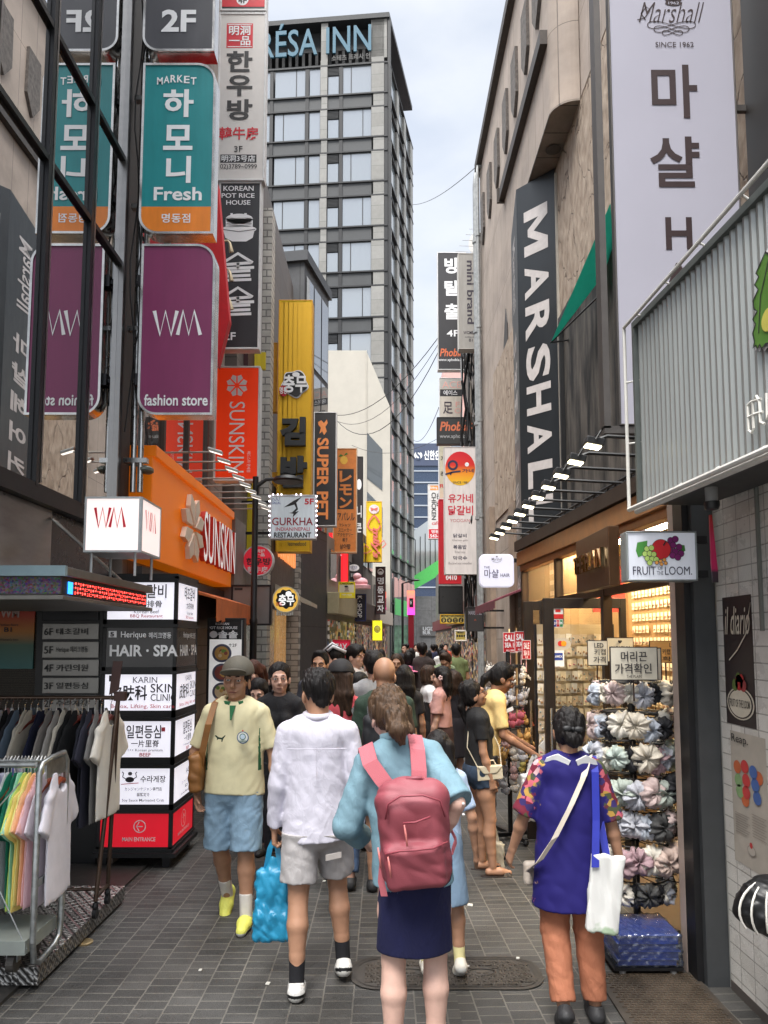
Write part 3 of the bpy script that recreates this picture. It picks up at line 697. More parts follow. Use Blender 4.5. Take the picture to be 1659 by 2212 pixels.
for u in (831, 838.5):
    m = MB(); a = Q(u, 1345); m.box((a.x - .045, Yw + .1, 0), (a.x + .065, Yw + .3, a.z + .02)); m.build('column', WH, wb)
m = MB(); m.box((Q(700, 1345).x, Yw + .6, 0), (Q(826, 1345).x, Yw + .7, Q(700, 1345).z)); m.build('shop_window', goods('white_shop_lit', DKG, .4, 5), wb)
# ---------------------------------------------------------------- hotel
ht = thing('hotel', 'tall dark grey hotel with pale stone piers and blue rooftop letters', 'hotel', (.25, 48, 0))
Cn = Vector((.26, 48, 0)); d1 = Vector((-7.85, .72, 0)).normalized(); d2 = Vector((1.85, 8.6, 0)).normalized(); Z = Vector((0, 0, 1)); n1 = Vector((d1.y, -d1.x, 0)); n1 = n1 if n1.y < 0 else -n1; n2 = Vector((d2.y, -d2.x, 0))
TOPZ = W(838, 30, 48).z; L1, L2 = 13.0, 9.2; zt0 = W(600, 146, 48.3).z; PZ = (zt0 - W(600, 526, 48.3).z) / 4; SB = W(700, 128, 48.2).z
hw = 62 / 96.0 * PZ
DKS = C(66, 68, 70, 'hotel_dark_stone', rough=.6, var=.18, scale=1.2); LTS = brick('hotel_pale_stone', (.23, .225, .21), (.28, .275, .26), (.17, .17, .16), 3, .95, .02, 'xz', 0, .75, .2, var=.12); LED = C(44, 45, 47, 'hotel_ledge', metal=.3)
HW = glass_mat('hotel_glass', refl=.42, rough=.03, through=0, dark=(.24, .27, .29))
CUR = C(196, 204, 204, 'curtain', var=.25, scale=30, stretch=(1, 1, .02))
m = MB(); m.prism([Cn + n1 * -.3, Cn + d2 * L2, Cn + d2 * L2 + d1 * L1, Cn + d1 * L1 - n1 * .3], (0, 0, SB)); m.build('wall', DKS, ht)
m = MB(); m.prism([Cn + n1 * .15 + n2 * .12, Cn + d2 * L2 + n2 * .12, Cn + d2 * L2 + d1 * L1, Cn + d1 * L1 + n1 * .15], (0, 0, .35)); 
m.v = [(x, y, z + TOPZ - .35) for x, y, z in m.v]
for i in range(24):                                           # louvres behind the rooftop letters
    p = Cn + d1 * (1.2 + i * .48) - n1 * .9; m.obox(p + Z * SB, d1 * .2, n1 * .1, Z * (TOPZ - SB - .3))
m.obox(Cn + d1 * .3 - n1 * .9 + Z * (SB + 1.4), d1 * 12, n1 * .12, Z * (TOPZ - SB - 1.7))
m.build('roof', LED, ht)
FZ = [zt0 - PZ * k for k in range(14)]                   # tops of the window bands
lay = [(1.15, 3.1, 'C'), (3.42, 4.15, 'V'), (4.72, 5.45, 'B'), (5.78, 7.9, 'A'), (8.2, 8.95, 'B'), (9.4, 11.4, 'A')]
piers = [(.25, 1.12), (4.2, 4.68), (9.0, 9.35)]
led = MB(); sp = MB(); stp = {}
class _S:
    def obox(s, o, a, b, c): v = (Vector(o) - Cn); stp.setdefault((round(v.dot(d1) * 2), round(v.dot(d2) * 2)), MB()).obox(o, a, b, c)
st = _S()
for k, z in enumerate(FZ[:9]):
    for a, b, kind in lay:
        w0 = z - hw
        if kind == 'V': sp.obox(Cn + d1 * a + n1 * .0 + Z * (z - .62), d1 * (b - a), n1 * .06, Z * .6); z1 = z - .67
        else: z1 = z
        if kind == 'V':
            for j in range(6): led.obox(Cn + d1 * a + n1 * .06 + Z * (z - .58 + j * .095), d1 * (b - a), n1 * .03, Z * .035)
        m = MB(); p = Cn + d1 * b + n1 * .02 + Z * w0; m.poly([p, p - d1 * (b - a), p - d1 * (b - a) + Z * (z1 - w0), p + Z * (z1 - w0)]); m.build('window_pane', HW, ht)
        if kind in 'CA':
            f = .28 if (k + (kind == 'A')) % 2 else .7
            led.obox(Cn + d1 * (a + (b - a) * f) + n1 * .025 + Z * w0, d1 * .05, n1 * .03, Z * (z1 - w0))
    for zz in (z + .02, z - hw - .1): led.obox(Cn + n1 * .0 + Z * zz, d1 * L1, n1 * .16, Z * .1)
    sp.obox(Cn + d1 * 1.12 + n1 * .005 + Z * (z - PZ + .14), d1 * 8, n1 * .04, Z * (PZ - hw - .26))
    for a, b in piers: st.obox(Cn + d1 * a + Z * (z - hw) + n1 * .02, d1 * (b - a), n1 * .14, Z * hw); st.obox(Cn + d1 * a + Z * (z - PZ + .14) + n1 * .02, d1 * (b - a) * (.85), n1 * .10, Z * (PZ - hw - .26))
for x in (.0, 3.12, 4.17, 5.5, 8.02): led.obox(Cn + d1 * x + Z * 14 + n1 * .0, d1 * (.24 if x != 4.17 else .03), n1 * .11, Z * (zt0 - 14))
for a, b in piers + [(0.05, 1.15)]: st.obox(Cn + d1 * a + n1 * .0 + Z * SB, d1 * (b - a), n1 * -.06, Z * (TOPZ - SB - .3))
for a, b in piers: st.obox(Cn + d1 * a + n1 * .02 + Z * (zt0 + .14), d1 * (b - a), n1 * .12, Z * (SB - zt0 - .16))
for k, z in enumerate(FZ):                                    # side towards the street
    for a, b in ((.6, 2.4), (3.4, 5.2), (6.2, 8.0)):
        m = MB(); p = Cn + d2 * a + n2 * .02 + Z * (z - hw); m.poly([p, p + d2 * (b - a), p + d2 * (b - a) + Z * hw, p + Z * hw]); m.build('side_window', HW, ht)
    for a, b in ((.05, .5), (2.5, 3.3), (5.3, 6.1), (8.1, 9.1)): st.obox(Cn + d2 * a + n2 * .0 + Z * (z - PZ + .12), d2 * (b - a), n2 * .16, Z * (PZ - .14))
    for zz in (z + .02, z - hw - .1): led.obox(Cn + n2 * .0 + Z * zz, d2 * L2, n2 * .19, Z * .1)
led.obox(Cn - d2 * .05 + n2 * .0, d2 * .2, n2 * .2, Z * (TOPZ - .35))
led.build('ledges', LED, ht); [q_.build('stone_pier', LTS, ht) for q_ in stp.values()]; sp.build('spandrels', DKS, ht)
m = MB()
for k in range(5):
    p = Cn + d2 * (1.0 + k * 1.6) + n2 * .2; m.obox(p + Z * .3, d2 * 1.45, n2 * .02, Z * 5.8)
m.build('shop_glass', glass_mat('hotel_shop_glass', refl=.35, through=0, dark=(.16, .18, .2)), ht)
m = MB()
for k in range(3): p = Cn + d2 * (1.2 + k * 2.6) + n2 * .225; m.obox(p + Z * 3.6, d2 * 2, n2 * .02, Z * 1.1)
m.build('green_band', mat('green_light', (.08, .42, .12), emit=.15, var=.2), ht)  # green reflection in the shop glass, painted on as faintly glowing strips
pn = Pan(Cn + d1 * 9.9 + n1 * .06 + Z * (SB + .15), -d1, Z, 9.9, TOPZ - SB - .5)
m = MB(); pn.t(m, 'FRÉSA INN', .0, -.02, .885, .90, 0, .008, ext=.12); m.build('rooftop_lettering', C(38, 92, 114, 'blue_letters'), ht)
pn = Pan(Cn + d1 * 3.9 + n1 * .17 + Z * (zt0 + .2), -d1, Z, 2.7, .62)
m = MB(); pn.t(m, '소테츠 프레사 인', .0, .1, 1, .8, 0, .02, ext=.06); m.build('lettering', BLK, ht)
m = MB(); p = Cn + d1 * 6.5 + d2 * 4; m.obox(p + Z * SB, d1 * 6, d2 * 4, Z * 6.5); m.build('penthouse', LTS, ht)
# ---------------------------------------------------------------- far end of the street
eb = thing('corner_building', 'low grey clad building with glass rail and bright green band closing the street', 'building', (4, 62, 0))
GP = brick('grey_cladding', (.24, .235, .23), (.27, .265, .26), (.17, .165, .16), 1.3, 2.2, .02, 'xz', 0, .6, .15)
m = MB(); m.box((2.0, 62, 0), (24, 74, 5.6)); m.build('wall', GP, eb)
m = MB(); a, b = W(889, 1262, 61.5), W(960, 1215, 61.5); m.prism([(a.x, 61.6, a.z - .55), (b.x + 6, 61.6, b.z + 2.6), (b.x + 6, 61.6, b.z + 4.5), (a.x, 61.6, a.z + .55)], (0, .3, 0)); m.build('green_band', mat('green_sign', (.12, .62, .14), emit=.12, var=.1), eb)
m = MB(); a, b = W(889, 1262, 62), W(960, 1140, 62); m.prism([(a.x, 62.05, a.z + .5), (b.x + 6, 62.05, b.z - 2.6), (b.x + 6, 62.05, b.z + 6), (a.x, 62.05, W(889, 1150, 62).z)], (0, .2, 0)); m.build('glass_rail', glass_mat('pale_rail', refl=.4, rough=.05, through=0, dark=(.5, .54, .54)), eb)
m = MB()
for i in range(14): x = a.x + .3 + i * .42; m.box((x, 61.98, 7), (x + .06, 62.04, 7 + 3.4 + i * .25))
m.build('rail_posts', LED, eb)
pn = Pan(W(912, 1372, 61.9) - Vector((0, 0, 0)), (1, 0, 0), Z, 1.15, .75); m = MB(); pn.rect(m, -.1, -.1, 1.1, 1.1, 0, .01); pn.t(m, 'UGIZ', .05, .08, .95, .5, 1, .02, d=.02); pn.t(m, 'BUR', .05, .55, .6, .92, 1, .02, d=.02); m.build('lettering', [C(120, 118, 116), INKW], eb)
m = MB(); m.box((5.0, 61.93, 0), (7.4, 61.99, 3.2)); m.build('shop_window', mat('end_shop', (.12, .22, .14), .3, emit=.2, var=.9, scale=1.5), eb)
bk = thing('office_tower', 'blue glass office tower with pale horizontal bands in the far distance', 'building', (10, 125, 0))
bz = W(920, 962, 125).z
m = MB(); m.box((4.5, 125, 0), (30, 140, bz)); m.build('wall', C(62, 76, 98, 'tower_glass', rough=.25), bk)
m = MB()
for i in range(13): z = bz - 4.6 - i * 2.0; m.box((4.4, 124.9, z), (30, 124.96, z + .22))
m.build('bands', C(170, 178, 188), bk)
m = MB(); m.box((4.4, 124.85, bz - 3.6), (30, 124.95, bz + .3)); m.build('top_band', C(70, 80, 104), bk)
pn = Pan((W(896, 980, 124.8).x, 124.8, bz - 3.0), (1, 0, 0), Z, 4.6, 2.4); m = MB(); pn.disc(m, .13, .5, .15, 0, .01); pn.t(m, 'S', .04, .15, .22, .85, 1, .03, d=.03); pn.t(m, '신한은행', .34, .14, 1.15, .84, 0, .03); m.build('lettering', [INKW, C(60, 72, 98)], bk)
# ---------------------------------------------------------------- right: stone clad building with arch
XR = 2.6
STN = brick('beige_stone', (.37, .305, .255), (.40, .33, .28), (.15, .12, .10), .62, 1.9, .007, 'yz', 0, .75, .4, var=.16, nscale=1.4, stain=1.1)
mm = MB(); H_ = 14.72
rb = thing('stone_building', 'tall beige stone building with arched recess and drooping dark panels on the right', 'building', (XR, 12, 0))
# upper storeys overhang a recess; the near corner of the overhang is rounded
XC = 3.0; H_ = WX(1110, 0, XR).z; ZS = WX(1151, 359, XR).z; YS = 13.0; YN = 11.0; ZM = WX(1104, 369, XR).z
m = MB(); m.box((XR, YS, 0), (XR + 8, 19.1, H_)); m.box((XR, YN, ZS), (XR + .6, YS, H_)); m.box((XC, 2.5, ZS), (XR + 8, YN - .4, H_ - .02))
k = 10; arc = [(XC - (XC - XR) * cos(pi / 2 * i / k), YN - .36 * sin(pi / 2 * i / k)) for i in range(k + 1)]
for i in range(k):
    (xa, ya), (xb, yb) = arc[i], arc[i + 1]
    m.add([(xa, ya, ZS), (xb, yb, ZS), (xb, yb, H_), (xa, ya, H_)], [(0, 1, 2, 3)])
m.build('facade', STN, rb)
m = MB(); m.prism([(x, y, ZS - .03) for x, y in arc] + [(XC, YS, ZS - .03), (XR, YS, ZS - .03)], (0, 0, .027)); m.build('soffit', brick('soffit_panels', (.25, .21, .18), (.27, .225, .19), (.09, .08, .07), .62, 3, .012, 'yx', 0, .8, .3), rb)
m = MB(); m.lathe([(.10, 0), (.13, -.03), (.09, -.035)], (XR + .24, 11.75, ZS - .03), 20); m.build('soffit_light', C(96, 90, 84, 'soffit_ring', metal=.5), rb)
def crack():
    m = bpy.data.materials.new('cracked_stone'); m.use_nodes = True; t = m.node_tree; p = t.nodes['Principled BSDF']
    a = _n(t, 'ShaderNodeTexCoord'); mp = _n(t, 'ShaderNodeMapping'); mp.inputs['Scale'].default_value = (1, 1.3, .75); mp.inputs['Rotation'].default_value = (R(25), 0, 0); t.links.new(a.outputs['Object'], mp.inputs[0])
    n0 = _n(t, 'ShaderNodeTexNoise'); n0.inputs['Scale'].default_value = 1.6; n0.inputs['Detail'].default_value = 6; t.links.new(mp.outputs[0], n0.inputs[0])
    w = _n(t, 'ShaderNodeVectorMath', operation='MULTIPLY_ADD'); w.inputs[1].default_value = (.55,) * 3; t.links.new(n0.outputs['Color'], w.inputs[0]); t.links.new(mp.outputs[0], w.inputs[2])
    v = _n(t, 'ShaderNodeTexVoronoi', feature='DISTANCE_TO_EDGE'); v.inputs['Scale'].default_value = 1.25; t.links.new(w.outputs[0], v.inputs[0])
    r = _n(t, 'ShaderNodeMapRange'); r.inputs[1].default_value = .001; r.inputs[2].default_value = .011; t.links.new(v.outputs[0], r.inputs[0])
    n1 = _n(t, 'ShaderNodeTexNoise'); n1.inputs['Scale'].default_value = 5; n1.inputs['Detail'].default_value = 8; t.links.new(mp.outputs[0], n1.inputs[0])
    k = _n(t, 'ShaderNodeValToRGB'); k.color_ramp.elements[0].color = (.27, .20, .145, 1); k.color_ramp.elements[1].color = (.45, .36, .28, 1); k.color_ramp.elements[0].position = .32; k.color_ramp.elements[1].position = .66; t.links.new(n1.outputs[0], k.inputs[0])
    x = _n(t, 'ShaderNodeMix', data_type='RGBA'); x.inputs[6].default_value = (.16, .115, .085, 1); t.links.new(r.outputs[0], x.inputs[0]); t.links.new(k.outputs[0], x.inputs[7]); t.links.new(x.outputs[2], p.inputs['Base Color']); p.inputs['Roughness'].default_value = .85
    b = _n(t, 'ShaderNodeBump'); b.inputs['Strength'].default_value = .9; b.inputs['Distance'].default_value = .03
    ad = _n(t, 'ShaderNodeMath', operation='ADD'); t.links.new(n1.outputs[0], ad.inputs[0]); t.links.new(r.outputs[0], ad.inputs[1]); t.links.new(ad.outputs[0], b.inputs['Height']); t.links.new(b.outputs[0], p.inputs['Normal'])
    return m
CRK = crack()
m = MB(); m.box((XC, 2.6, 0), (XC + .2, YS, ZS - .04)); m.build('recess_wall', CRK, rb)
m = MB()                                                     # stone skin and pilaster below the smooth panels
m.box((XR - .025, YS, 4.6), (XR, 17.0, 8.1)); m.build('lower_stone', CRK, rb)
m = MB(); m.box((XR - .06, 14.4, 0), (XR, 15.0, 4.6)); m.box((XR - .045, 13.1, .0), (XR, 14.3, 4.4)); m.box((XR - .12, 17.2, 0), (XR, 17.9, 5)); m.build('pilasters', C(150, 132, 116, 'worn_plaster', var=.3, scale=3, dirt=.25), rb)
m = MB(); m.box((XR - .12, YN, ZM - .12), (XR, 15.2, ZM + .12)); m.box((XR - .14, YN, H_ - .12), (XR + .2, 19.1, H_ + .12)); m.box((XR - .16, 15.2, ZM - .16), (XR, 15.26, ZM + .16)); m.build('dark_moulding', C(72, 66, 62, 'dark_bronze', metal=.4, var=.3), rb)
for y in (11.6, 12.6, 13.7, 14.8, 16.0, 17.2, 18.4):          # stone shields hanging under the roof
    z = H_ - 1.75
    m = MB(); m.prism([(XR - .12, y - .24, z + .5), (XR - .12, y + .24, z + .5), (XR - .12, y + .26, z - .45), (XR - .12, y, z - .8), (XR - .12, y - .26, z - .45)], (.06, 0, 0)); m.v = [(x_ + .06, y_, z_) for x_, y_, z_ in m.v]
    m.build('stone_shield', mat('dark_rough_stone', (.12, .105, .095), .9, var=.5, scale=12, bump=.9, bscale=16), rb)
m = MB(); m.prism([(XR - .02, 15.2, 8.9), (XR - .02, 15.5, 8.2), (XR - .02, 15.5, 7.6), (XR - .02, 15.2, 7.0), (XR - .02, 15.0, 7.4), (XR - .02, 15.0, 8.5)], (.02, 0, 0)); m.build('wall_patch', C(60, 54, 50), rb)
for y, r_ in ((19.05, .085), (18.7, .05)):
    m = MB(); m.tube([(XR - .12, y, 0), (XR - .12, y, H_ - .5), (XR - .1, y, H_ - .2), (XR + .1, y, H_ - .2)], r_, 10)
    for z in (2.5, 5, 7.5, 10, 12.5): m.tube([(XR - .12, y, z), (XR - .12, y, z + .08)], r_ * 1.3, 10)
    m.build('drain_pipe', C(150, 152, 152, 'pipe_paint', metal=.3, var=.3), rb, smooth=40)
# dark opening with mural and teal awning beside the tall white sign
m = MB(); m.box((XC - .03, 8.6, 2.6), (XC - .005, 11.85, 7.1)); m.build('painted_shutter', mat('painted_shutter', (.075, .066, .056), .7, var=1.7, scale=1.6, stretch=(1, 2.4, .5)), rb)
m = MB(); m.box((XC - .1, 11.85, 2.6), (XC, 11.93, 7.2)); m.box((XC - .1, 8.6, 7.1), (XC, 11.85, 7.2)); m.build('shutter_frame', BLK, rb)
aw = thing('awning', 'half-folded teal awning sloping beside the tall black vertical sign', 'awning', (XC, 9.6, 6.6))
T0, T1, T2 = W(1190, 740, 10.7), W(1318, 440, 8.6), W(1326, 560, 9.4)
m = MB(); m.prism([T0, T1, T2], (.01, .015, -.012)); TEAL = C(64, 196, 172, 'teal_canvas', rough=.6, var=.1); tn_ = TEAL.node_tree; ts_ = _n(tn_, 'ShaderNodeBsdfTranslucent'); ts_.inputs[0].default_value = (.12, .5, .42, 1); tm_ = _n(tn_, 'ShaderNodeMixShader'); tm_.inputs[0].default_value = .45; tn_.links.new(tn_.nodes['Principled BSDF'].outputs[0], tm_.inputs[1]); tn_.links.new(ts_.outputs[0], tm_.inputs[2]); tn_.links.new(tm_.outputs[0], tn_.nodes['Material Output'].inputs[0]); m.build('canvas', TEAL, aw)
m = MB(); m.tube([T0, W(1225, 735, 11.2), Vector((XC, 11.7, W(1232, 733, 11.7).z))], .014, 6); m.tube([T0, T2 + Vector((.3, 0, 0))], .012, 6); m.build('arm', DKM, aw)
# near right: dark backdrop with ducts above the corrugated sign
m = MB(); m.box((2.9, 1.5, 0), (3.2, 5.6, 9)); m.build('service_wall', C(46, 42, 40, 'service_wall', var=.4, scale=3), rb)
m = MB()
for y, r_ in ((4.75, .05), (4.5, .03), (4.3, .06), (4.05, .025), (3.85, .05)): m.tube([(2.78, y, 3.2), (2.78, y, 9)], r_, 8)
m.box((2.75, 4.2, 3.4), (2.85, 4.95, 4.3))
m.build('service_pipes', C(120, 112, 104, 'rusty_pipes', metal=.6, var=.5), rb, smooth=40)
# ---------------------------------------------------------------- right: farther buildings
fr = [(19.3, 24.5, 2.75, 13.4, (128, 118, 112), 'old grey building with cables behind the hanging signs on the right'),
      (24.6, 33, 3.0, 6.6, (116, 106, 100), 'lower dark building behind the red and white signs on the right'),
      (33.1, 50, 3.5, 6.2, (150, 142, 138), 'farthest low pale building on the right side')]
for q, (y0, y1, x, h, c, lb) in enumerate(fr):
    t = thing('building', lb, 'building', (x, y0, 0))
    m = MB(); m.box((x, y0, 0), (x + 7, y1, h)); m.build('wall', C(*c, name='far_wall_%d' % q, var=.3, dirt=.25, scale=1.5), t)
    m = MB(); m.box((x - .25, y0 + .2, 2.5), (x, y1 - .2, 3.1)); m.build('fascia', C(*[(96, 70, 66), (120, 96, 70), (140, 70, 74)][q], name='far_fascia_%d' % q), t)
    for i in range(3):
        m = MB(); a = y0 + .3 + i * (y1 - y0) / 3; m.box((x - .03, a, .1), (x, a + (y1 - y0) / 3 - .4, 2.4)); m.build('shop_window', goods('far_shop_%d' % (q * 3 + i), random.sample(DKG, 10), .25, 7), t)
pk = thing('pink_building', 'pale pink building showing between the hanging signs, far right', 'building', (6, 80, 0))
a, b = W(958, 790, 80), W(1060, 1000, 80)
m = MB(); m.box((a.x, 80, 0), (b.x + 6, 86, a.z)); m.build('wall', C(214, 168, 160, 'pink_render'), pk)
m = MB()
for i in range(5):
    for j in range(6): m.box((a.x + .8 + j * 1.8, 79.95, a.z - 3.2 - i * 3), (a.x + 1.9 + j * 1.8, 79.99, a.z - 1.6 - i * 3))
m.build('windows', C(120, 140, 160), pk)
# ================================================================= SIGNS
def px(pn, u0, u1, v0, v1): pn.uv = (u0, u1, v0, v1); return pn
def fx(pn, u, v):
    if abs(pn.r.x) > .99:
        q = W(u, v, pn.p.y); return (q.x - pn.p.x) / pn.w, 1 - (q.z - pn.p.z) / pn.h
    a, b, c, d = pn.uv; return (u - a) / (b - a), (v - c) / (d - c)
def put(pn, mb, *L):
    """lettering given where it stands on the sign: (text, u0, v0, u1, v1, material, bold, rotation, extrude)"""
    for e in L:
        body, u0, v0, u1, v1 = e[:5]; mi = e[5] if len(e) > 5 else 0; bo = e[6] if len(e) > 6 else .012; ro = e[7] if len(e) > 7 else 0; ex = e[8] if len(e) > 8 else 0
        a, b = fx(pn, u0, v0), fx(pn, u1, v1)
        if body == '[]': pn.rect(mb, a[0], a[1], b[0], b[1], mi, bo)
        elif body == '()': pn.disc(mb, (a[0] + b[0]) / 2, (a[1] + b[1]) / 2, (b[0] - a[0]) / 2, mi, bo, ry=(b[1] - a[1]) / 2)
        else: pn.t(mb, body, a[0], a[1], b[0], b[1], mi, bo, ro, .007, ex)
def stroke(pn, mb, pts, wd, mi=0, d=.006): pn.line(mb, [fx(pn, *p) for p in pts], wd, mi, d)
def shape(pn, mb, pts, mi=0, d=.005): pn.poly(mb, [fx(pn, *p) for p in pts], mi, d)
def sg(name, label, u0, u1, v0, v1, Y, dep, face, frame, mats=None, **k):
    t, pn, mb = sign(name, label, u0, u1, v0, v1, Y, dep, face, frame, mats, **k)
    return t, px(pn, u0, u1, v0, v1), mb
GREYM = C(150, 150, 150, 'grey_edge', metal=.4); WEDGE = C(214, 214, 214, 'white_edge')
# --- the three rounded steel-edged signs on the left post
def rpoly(x0, z0, x1, z1, rad, n=8):
    pts = []                                                 # radii: bottom left, bottom right, top right, top left
    for (cx, cz, sx, sz, a0), r in zip(((x0, z0, 1, 1, 180), (x1, z0, -1, 1, 270), (x1, z1, -1, -1, 0), (x0, z1, 1, -1, 90)), rad):
        if r < .005: pts.append((cx, cz)); continue
        for i in range(n + 1):
            a = R(a0 + 90 * i / n); pts.append((cx + sx * r + r * cos(a), cz + sz * r + r * sin(a)))
    return pts
def rsign(label, u0, u1, v0, v1, face, rad, Y=6.0, dep=.14):
    a, b = W(u0, (v0 + v1) / 2, Y), W(u1, (v0 + v1) / 2, Y); z0, z1 = W(u0, v1, Y).z, W(u0, v0, Y).z
    t = thing('projecting_sign', label, 'sign', ((a.x + b.x) / 2, Y, z0), 'rounded steel-edged signs on the left post')
    pn = px(Pan((a.x, Y, z0), (1, 0, 0), (0, 0, 1), b.x - a.x, z1 - z0), u0, u1, v0, v1)
    m = MB(); m.prism([(x, Y + dep, z) for x, z in rpoly(a.x, z0, b.x, z1, rad)], (0, -dep + .004, 0))
    o, i = rpoly(a.x, z0, b.x, z1, rad), rpoly(a.x + .02, z0 + .02, b.x - .02, z1 - .02, [max(0, r - .02) for r in rad])
    n = len(o); m.add([(x, Y - .012, z) for x, z in o] + [(x, Y - .012, z) for x, z in i] + [(x, Y + .01, z) for x, z in o] + [(x, Y + .01, z) for x, z in i],
                      [q for j in range(n) for q in ((j, (j + 1) % n, n + (j + 1) % n, n + j), (j, 2 * n + j, 2 * n + (j + 1) % n, (j + 1) % n), (n + j, n + (j + 1) % n, 3 * n + (j + 1) % n, 3 * n + j))])
    m.build('cabinet', mat('sign_chrome', (.62, .6, .57), .2, 1, var=.3, scale=6), t)
    m = MB(); m.poly([(x, Y - .002, z) for x, z in i]); m.build('face_panel', face, t)
    m = MB(); zc = (z0 + z1) / 2
    for f in (.22, .8): z = z0 + (z1 - z0) * f; m.box((-2.1, Y + .04, z - .03), (a.x, Y + .09, z)); m.box((-2.08, Y + .02, z - .06), (-2.0, Y + .12, z + .04))
    m.tube([(-2.06, Y + .06, z1 + .1), (a.x + .03, Y + .06, z1 - .15)], .008, 6); m.tube([(-2.06, Y + .06, z0 + .25), (a.x + .02, Y + .06, z0 + .05)], .008, 6)
    m.build('bracket', DKM, t)
    return t, pn, MB()
t, pn, mb = rsign('dark grey rounded sign reading 2F at the top of the left post', 312, 466, -160, 112, C(66, 66, 72, 'charcoal_face', rough=.35), (.14, 0, .14, 0))
put(pn, mb, ('2F', 350, 22, 423, 70, 0, .03)); mb.build('lettering', INKW, t)
t, pn, mb = rsign('teal rounded sign with orange foot and white Korean lettering', 305, 464, 138, 506, C(18, 136, 140, 'teal_face', rough=.35), (.16, 0, .16, 0))
m = MB(); a, b = pn.at(0, 0), pn.at(1, 1); zb = pn.at(0, fx(pn, 0, 447)[1]).z
m.poly([(x, 6.0 - .004, min(z, zb)) for x, z in rpoly(a.x + .02, b.z + .02, b.x - .02, zb, (.14, 0, 0, 0))]); m.build('orange_panel', C(236, 134, 40, 'orange_face', rough=.35), t)
ar = 'MARKET'
put(pn, mb, *[(c, 340 + i * 14.5, 170 - 7 * sin(pi * (i + .5) / 6), 352 + i * 14.5, 186 - 7 * sin(pi * (i + .5) / 6), 0, .02) for i, c in enumerate(ar)], ('하', 354, 194, 418, 254, 0, .03), ('모', 354, 271, 416, 325, 0, .03), ('니', 360, 338, 412, 396, 0, .03), ('Fresh', 333, 405, 436, 434, 0, .022), ('명동점', 350, 462, 411, 482, 0, .012)); mb.build('lettering', INKW, t)
t, pn, mb = rsign('purple rounded fashion store sign, lowest on the left post', 302, 463, 528, 897, C(128, 48, 92, 'purple_face', rough=.35, var=.08), (.16, 0, .16, 0))
for x0, d in ((334, 1), (384, -1)):
    pts = [(0, 672), (12, 724), (24, 673), (36, 724), (49, 672)]
    stroke(pn, mb, [(x0 + a, b if d > 0 else 1396 - b) for a, b in pts], .031)
put(pn, mb, ('fashion store', 312, 852, 449, 877, 0, .02)); mb.build('lettering', INKW, t)
m = MB()
for x in (-2.12, -2.06): m.tube([(x, 6.16, 3.1), (x, 6.16, 12)], .024, 10)
for z in (3.35, 4.5, 5.6, 6.6, 7.7): m.box((-2.2, 6.13, z), (-2.0, 6.19, z + .04)); m.lathe([(.03, 0), (.03, .06)], (-2.12, 6.16, z + .4), 10)
tag(m.build('sign_post', STEEL, smooth=40), 'twin polished steel pipes carrying the three rounded signs', 'post')
tag((lambda m: (m.tube([(-2.15 + .03 * sin(i * 1.3), 6.1, 9 - i * .3) for i in range(19)], .007, 5), m.tube([(-2.1 + .02 * sin(i * 2.1), 6.08, 8 - i * .22) for i in range(20)], .006, 5), m.build('loose_cables', BLK))[-1])(MB()), 'loose black cables dangling beside the steel sign pipes', 'cables')
m = MB(); m.ell((-2.02, 6.2, 3.3), (.06, .09, .035), 10); m.tube([(-2.18, 6.2, 3.35), (-2.02, 6.2, 3.33)], .012, 6); tag(m.build('flood_lamp', C(120, 124, 116, 'lamp_grey', metal=.4), smooth=40), 'small grey flood lamp at the foot of the steel pipes', 'lamp')
# red board behind
pts = [W(u, v, 7.6) for u, v in ((288, 395), (470, 395), (495, 690), (470, 790), (288, 620))]
m = MB(); m.prism(pts, (0, .12, 0)); tag(m.build('sign_board', C(214, 22, 34, 'red_board')), 'plain red angular board half hidden behind the teal sign', 'sign')
# --- stacked signs 9 m away
RED = C(206, 30, 48, 'sign_red')
t, pn, mb = sg('projecting_sign', 'red and black sign end with 4F in a white circle, cut by the top edge', 477, 577, -150, 24, 9.0, .14, BLK, WEDGE)
put(pn, mb, ('[]', 480, -4, 574, 15, 0, .004), ('()', 511, -14, 537, 12, 1, .005), ('4F', 515, -4, 533, 8, 2, .03), ('마사지', 485, -100, 570, -70, 1, .02)); mb.build('lettering', [RED, INKW, INKB], t)
t, pn, mb = sg('projecting_sign', 'tall white sign with large black and red lettering, upper left', 470, 574, 28, 391, 9.0, .14, C(214, 210, 206, 'ribbed_white', var=.05), WEDGE)
put(pn, mb, ('[]', 490, 51, 546, 104, 0, .003), ('[]', 492, 53, 544, 54.5, 1, .005), ('[]', 492, 100.5, 544, 102, 1, .005), ('明洞', 495, 56, 541, 77, 1, .02), ('一品', 495, 79, 541, 99, 1, .02),
    ('한', 490, 111, 545, 156, 2, .03), ('우', 490, 163, 545, 208, 2, .03), ('방', 491, 215, 545, 260, 2, .03), ('韓牛房', 474, 275, 558, 303, 0, .02), ('3F', 506, 316, 524, 329, 2, .008), ('[]', 476, 334, 554, 352, 2, .003), ('明洞3号店', 479, 336, 551, 350, 1, .01), ('02)3789~0999', 476, 355, 555, 368, 2, .008))
mb.build('lettering', [RED, INKW, INKB], t)
t, pn, mb = sg('projecting_sign', 'black restaurant sign with white pot drawing and blocky lettering', 470, 563, 393, 755, 9.02, .14, C(44, 44, 48, 'black_face', rough=.4), WEDGE)
put(pn, mb, ('KOREAN', 483, 402, 548, 413, 0, .014), ('POT RICE', 479, 418, 550, 428, 0, .014), ('HOUSE', 489, 433, 541, 443, 0, .014), ('2F', 484, 718, 509, 735, 0, .02))
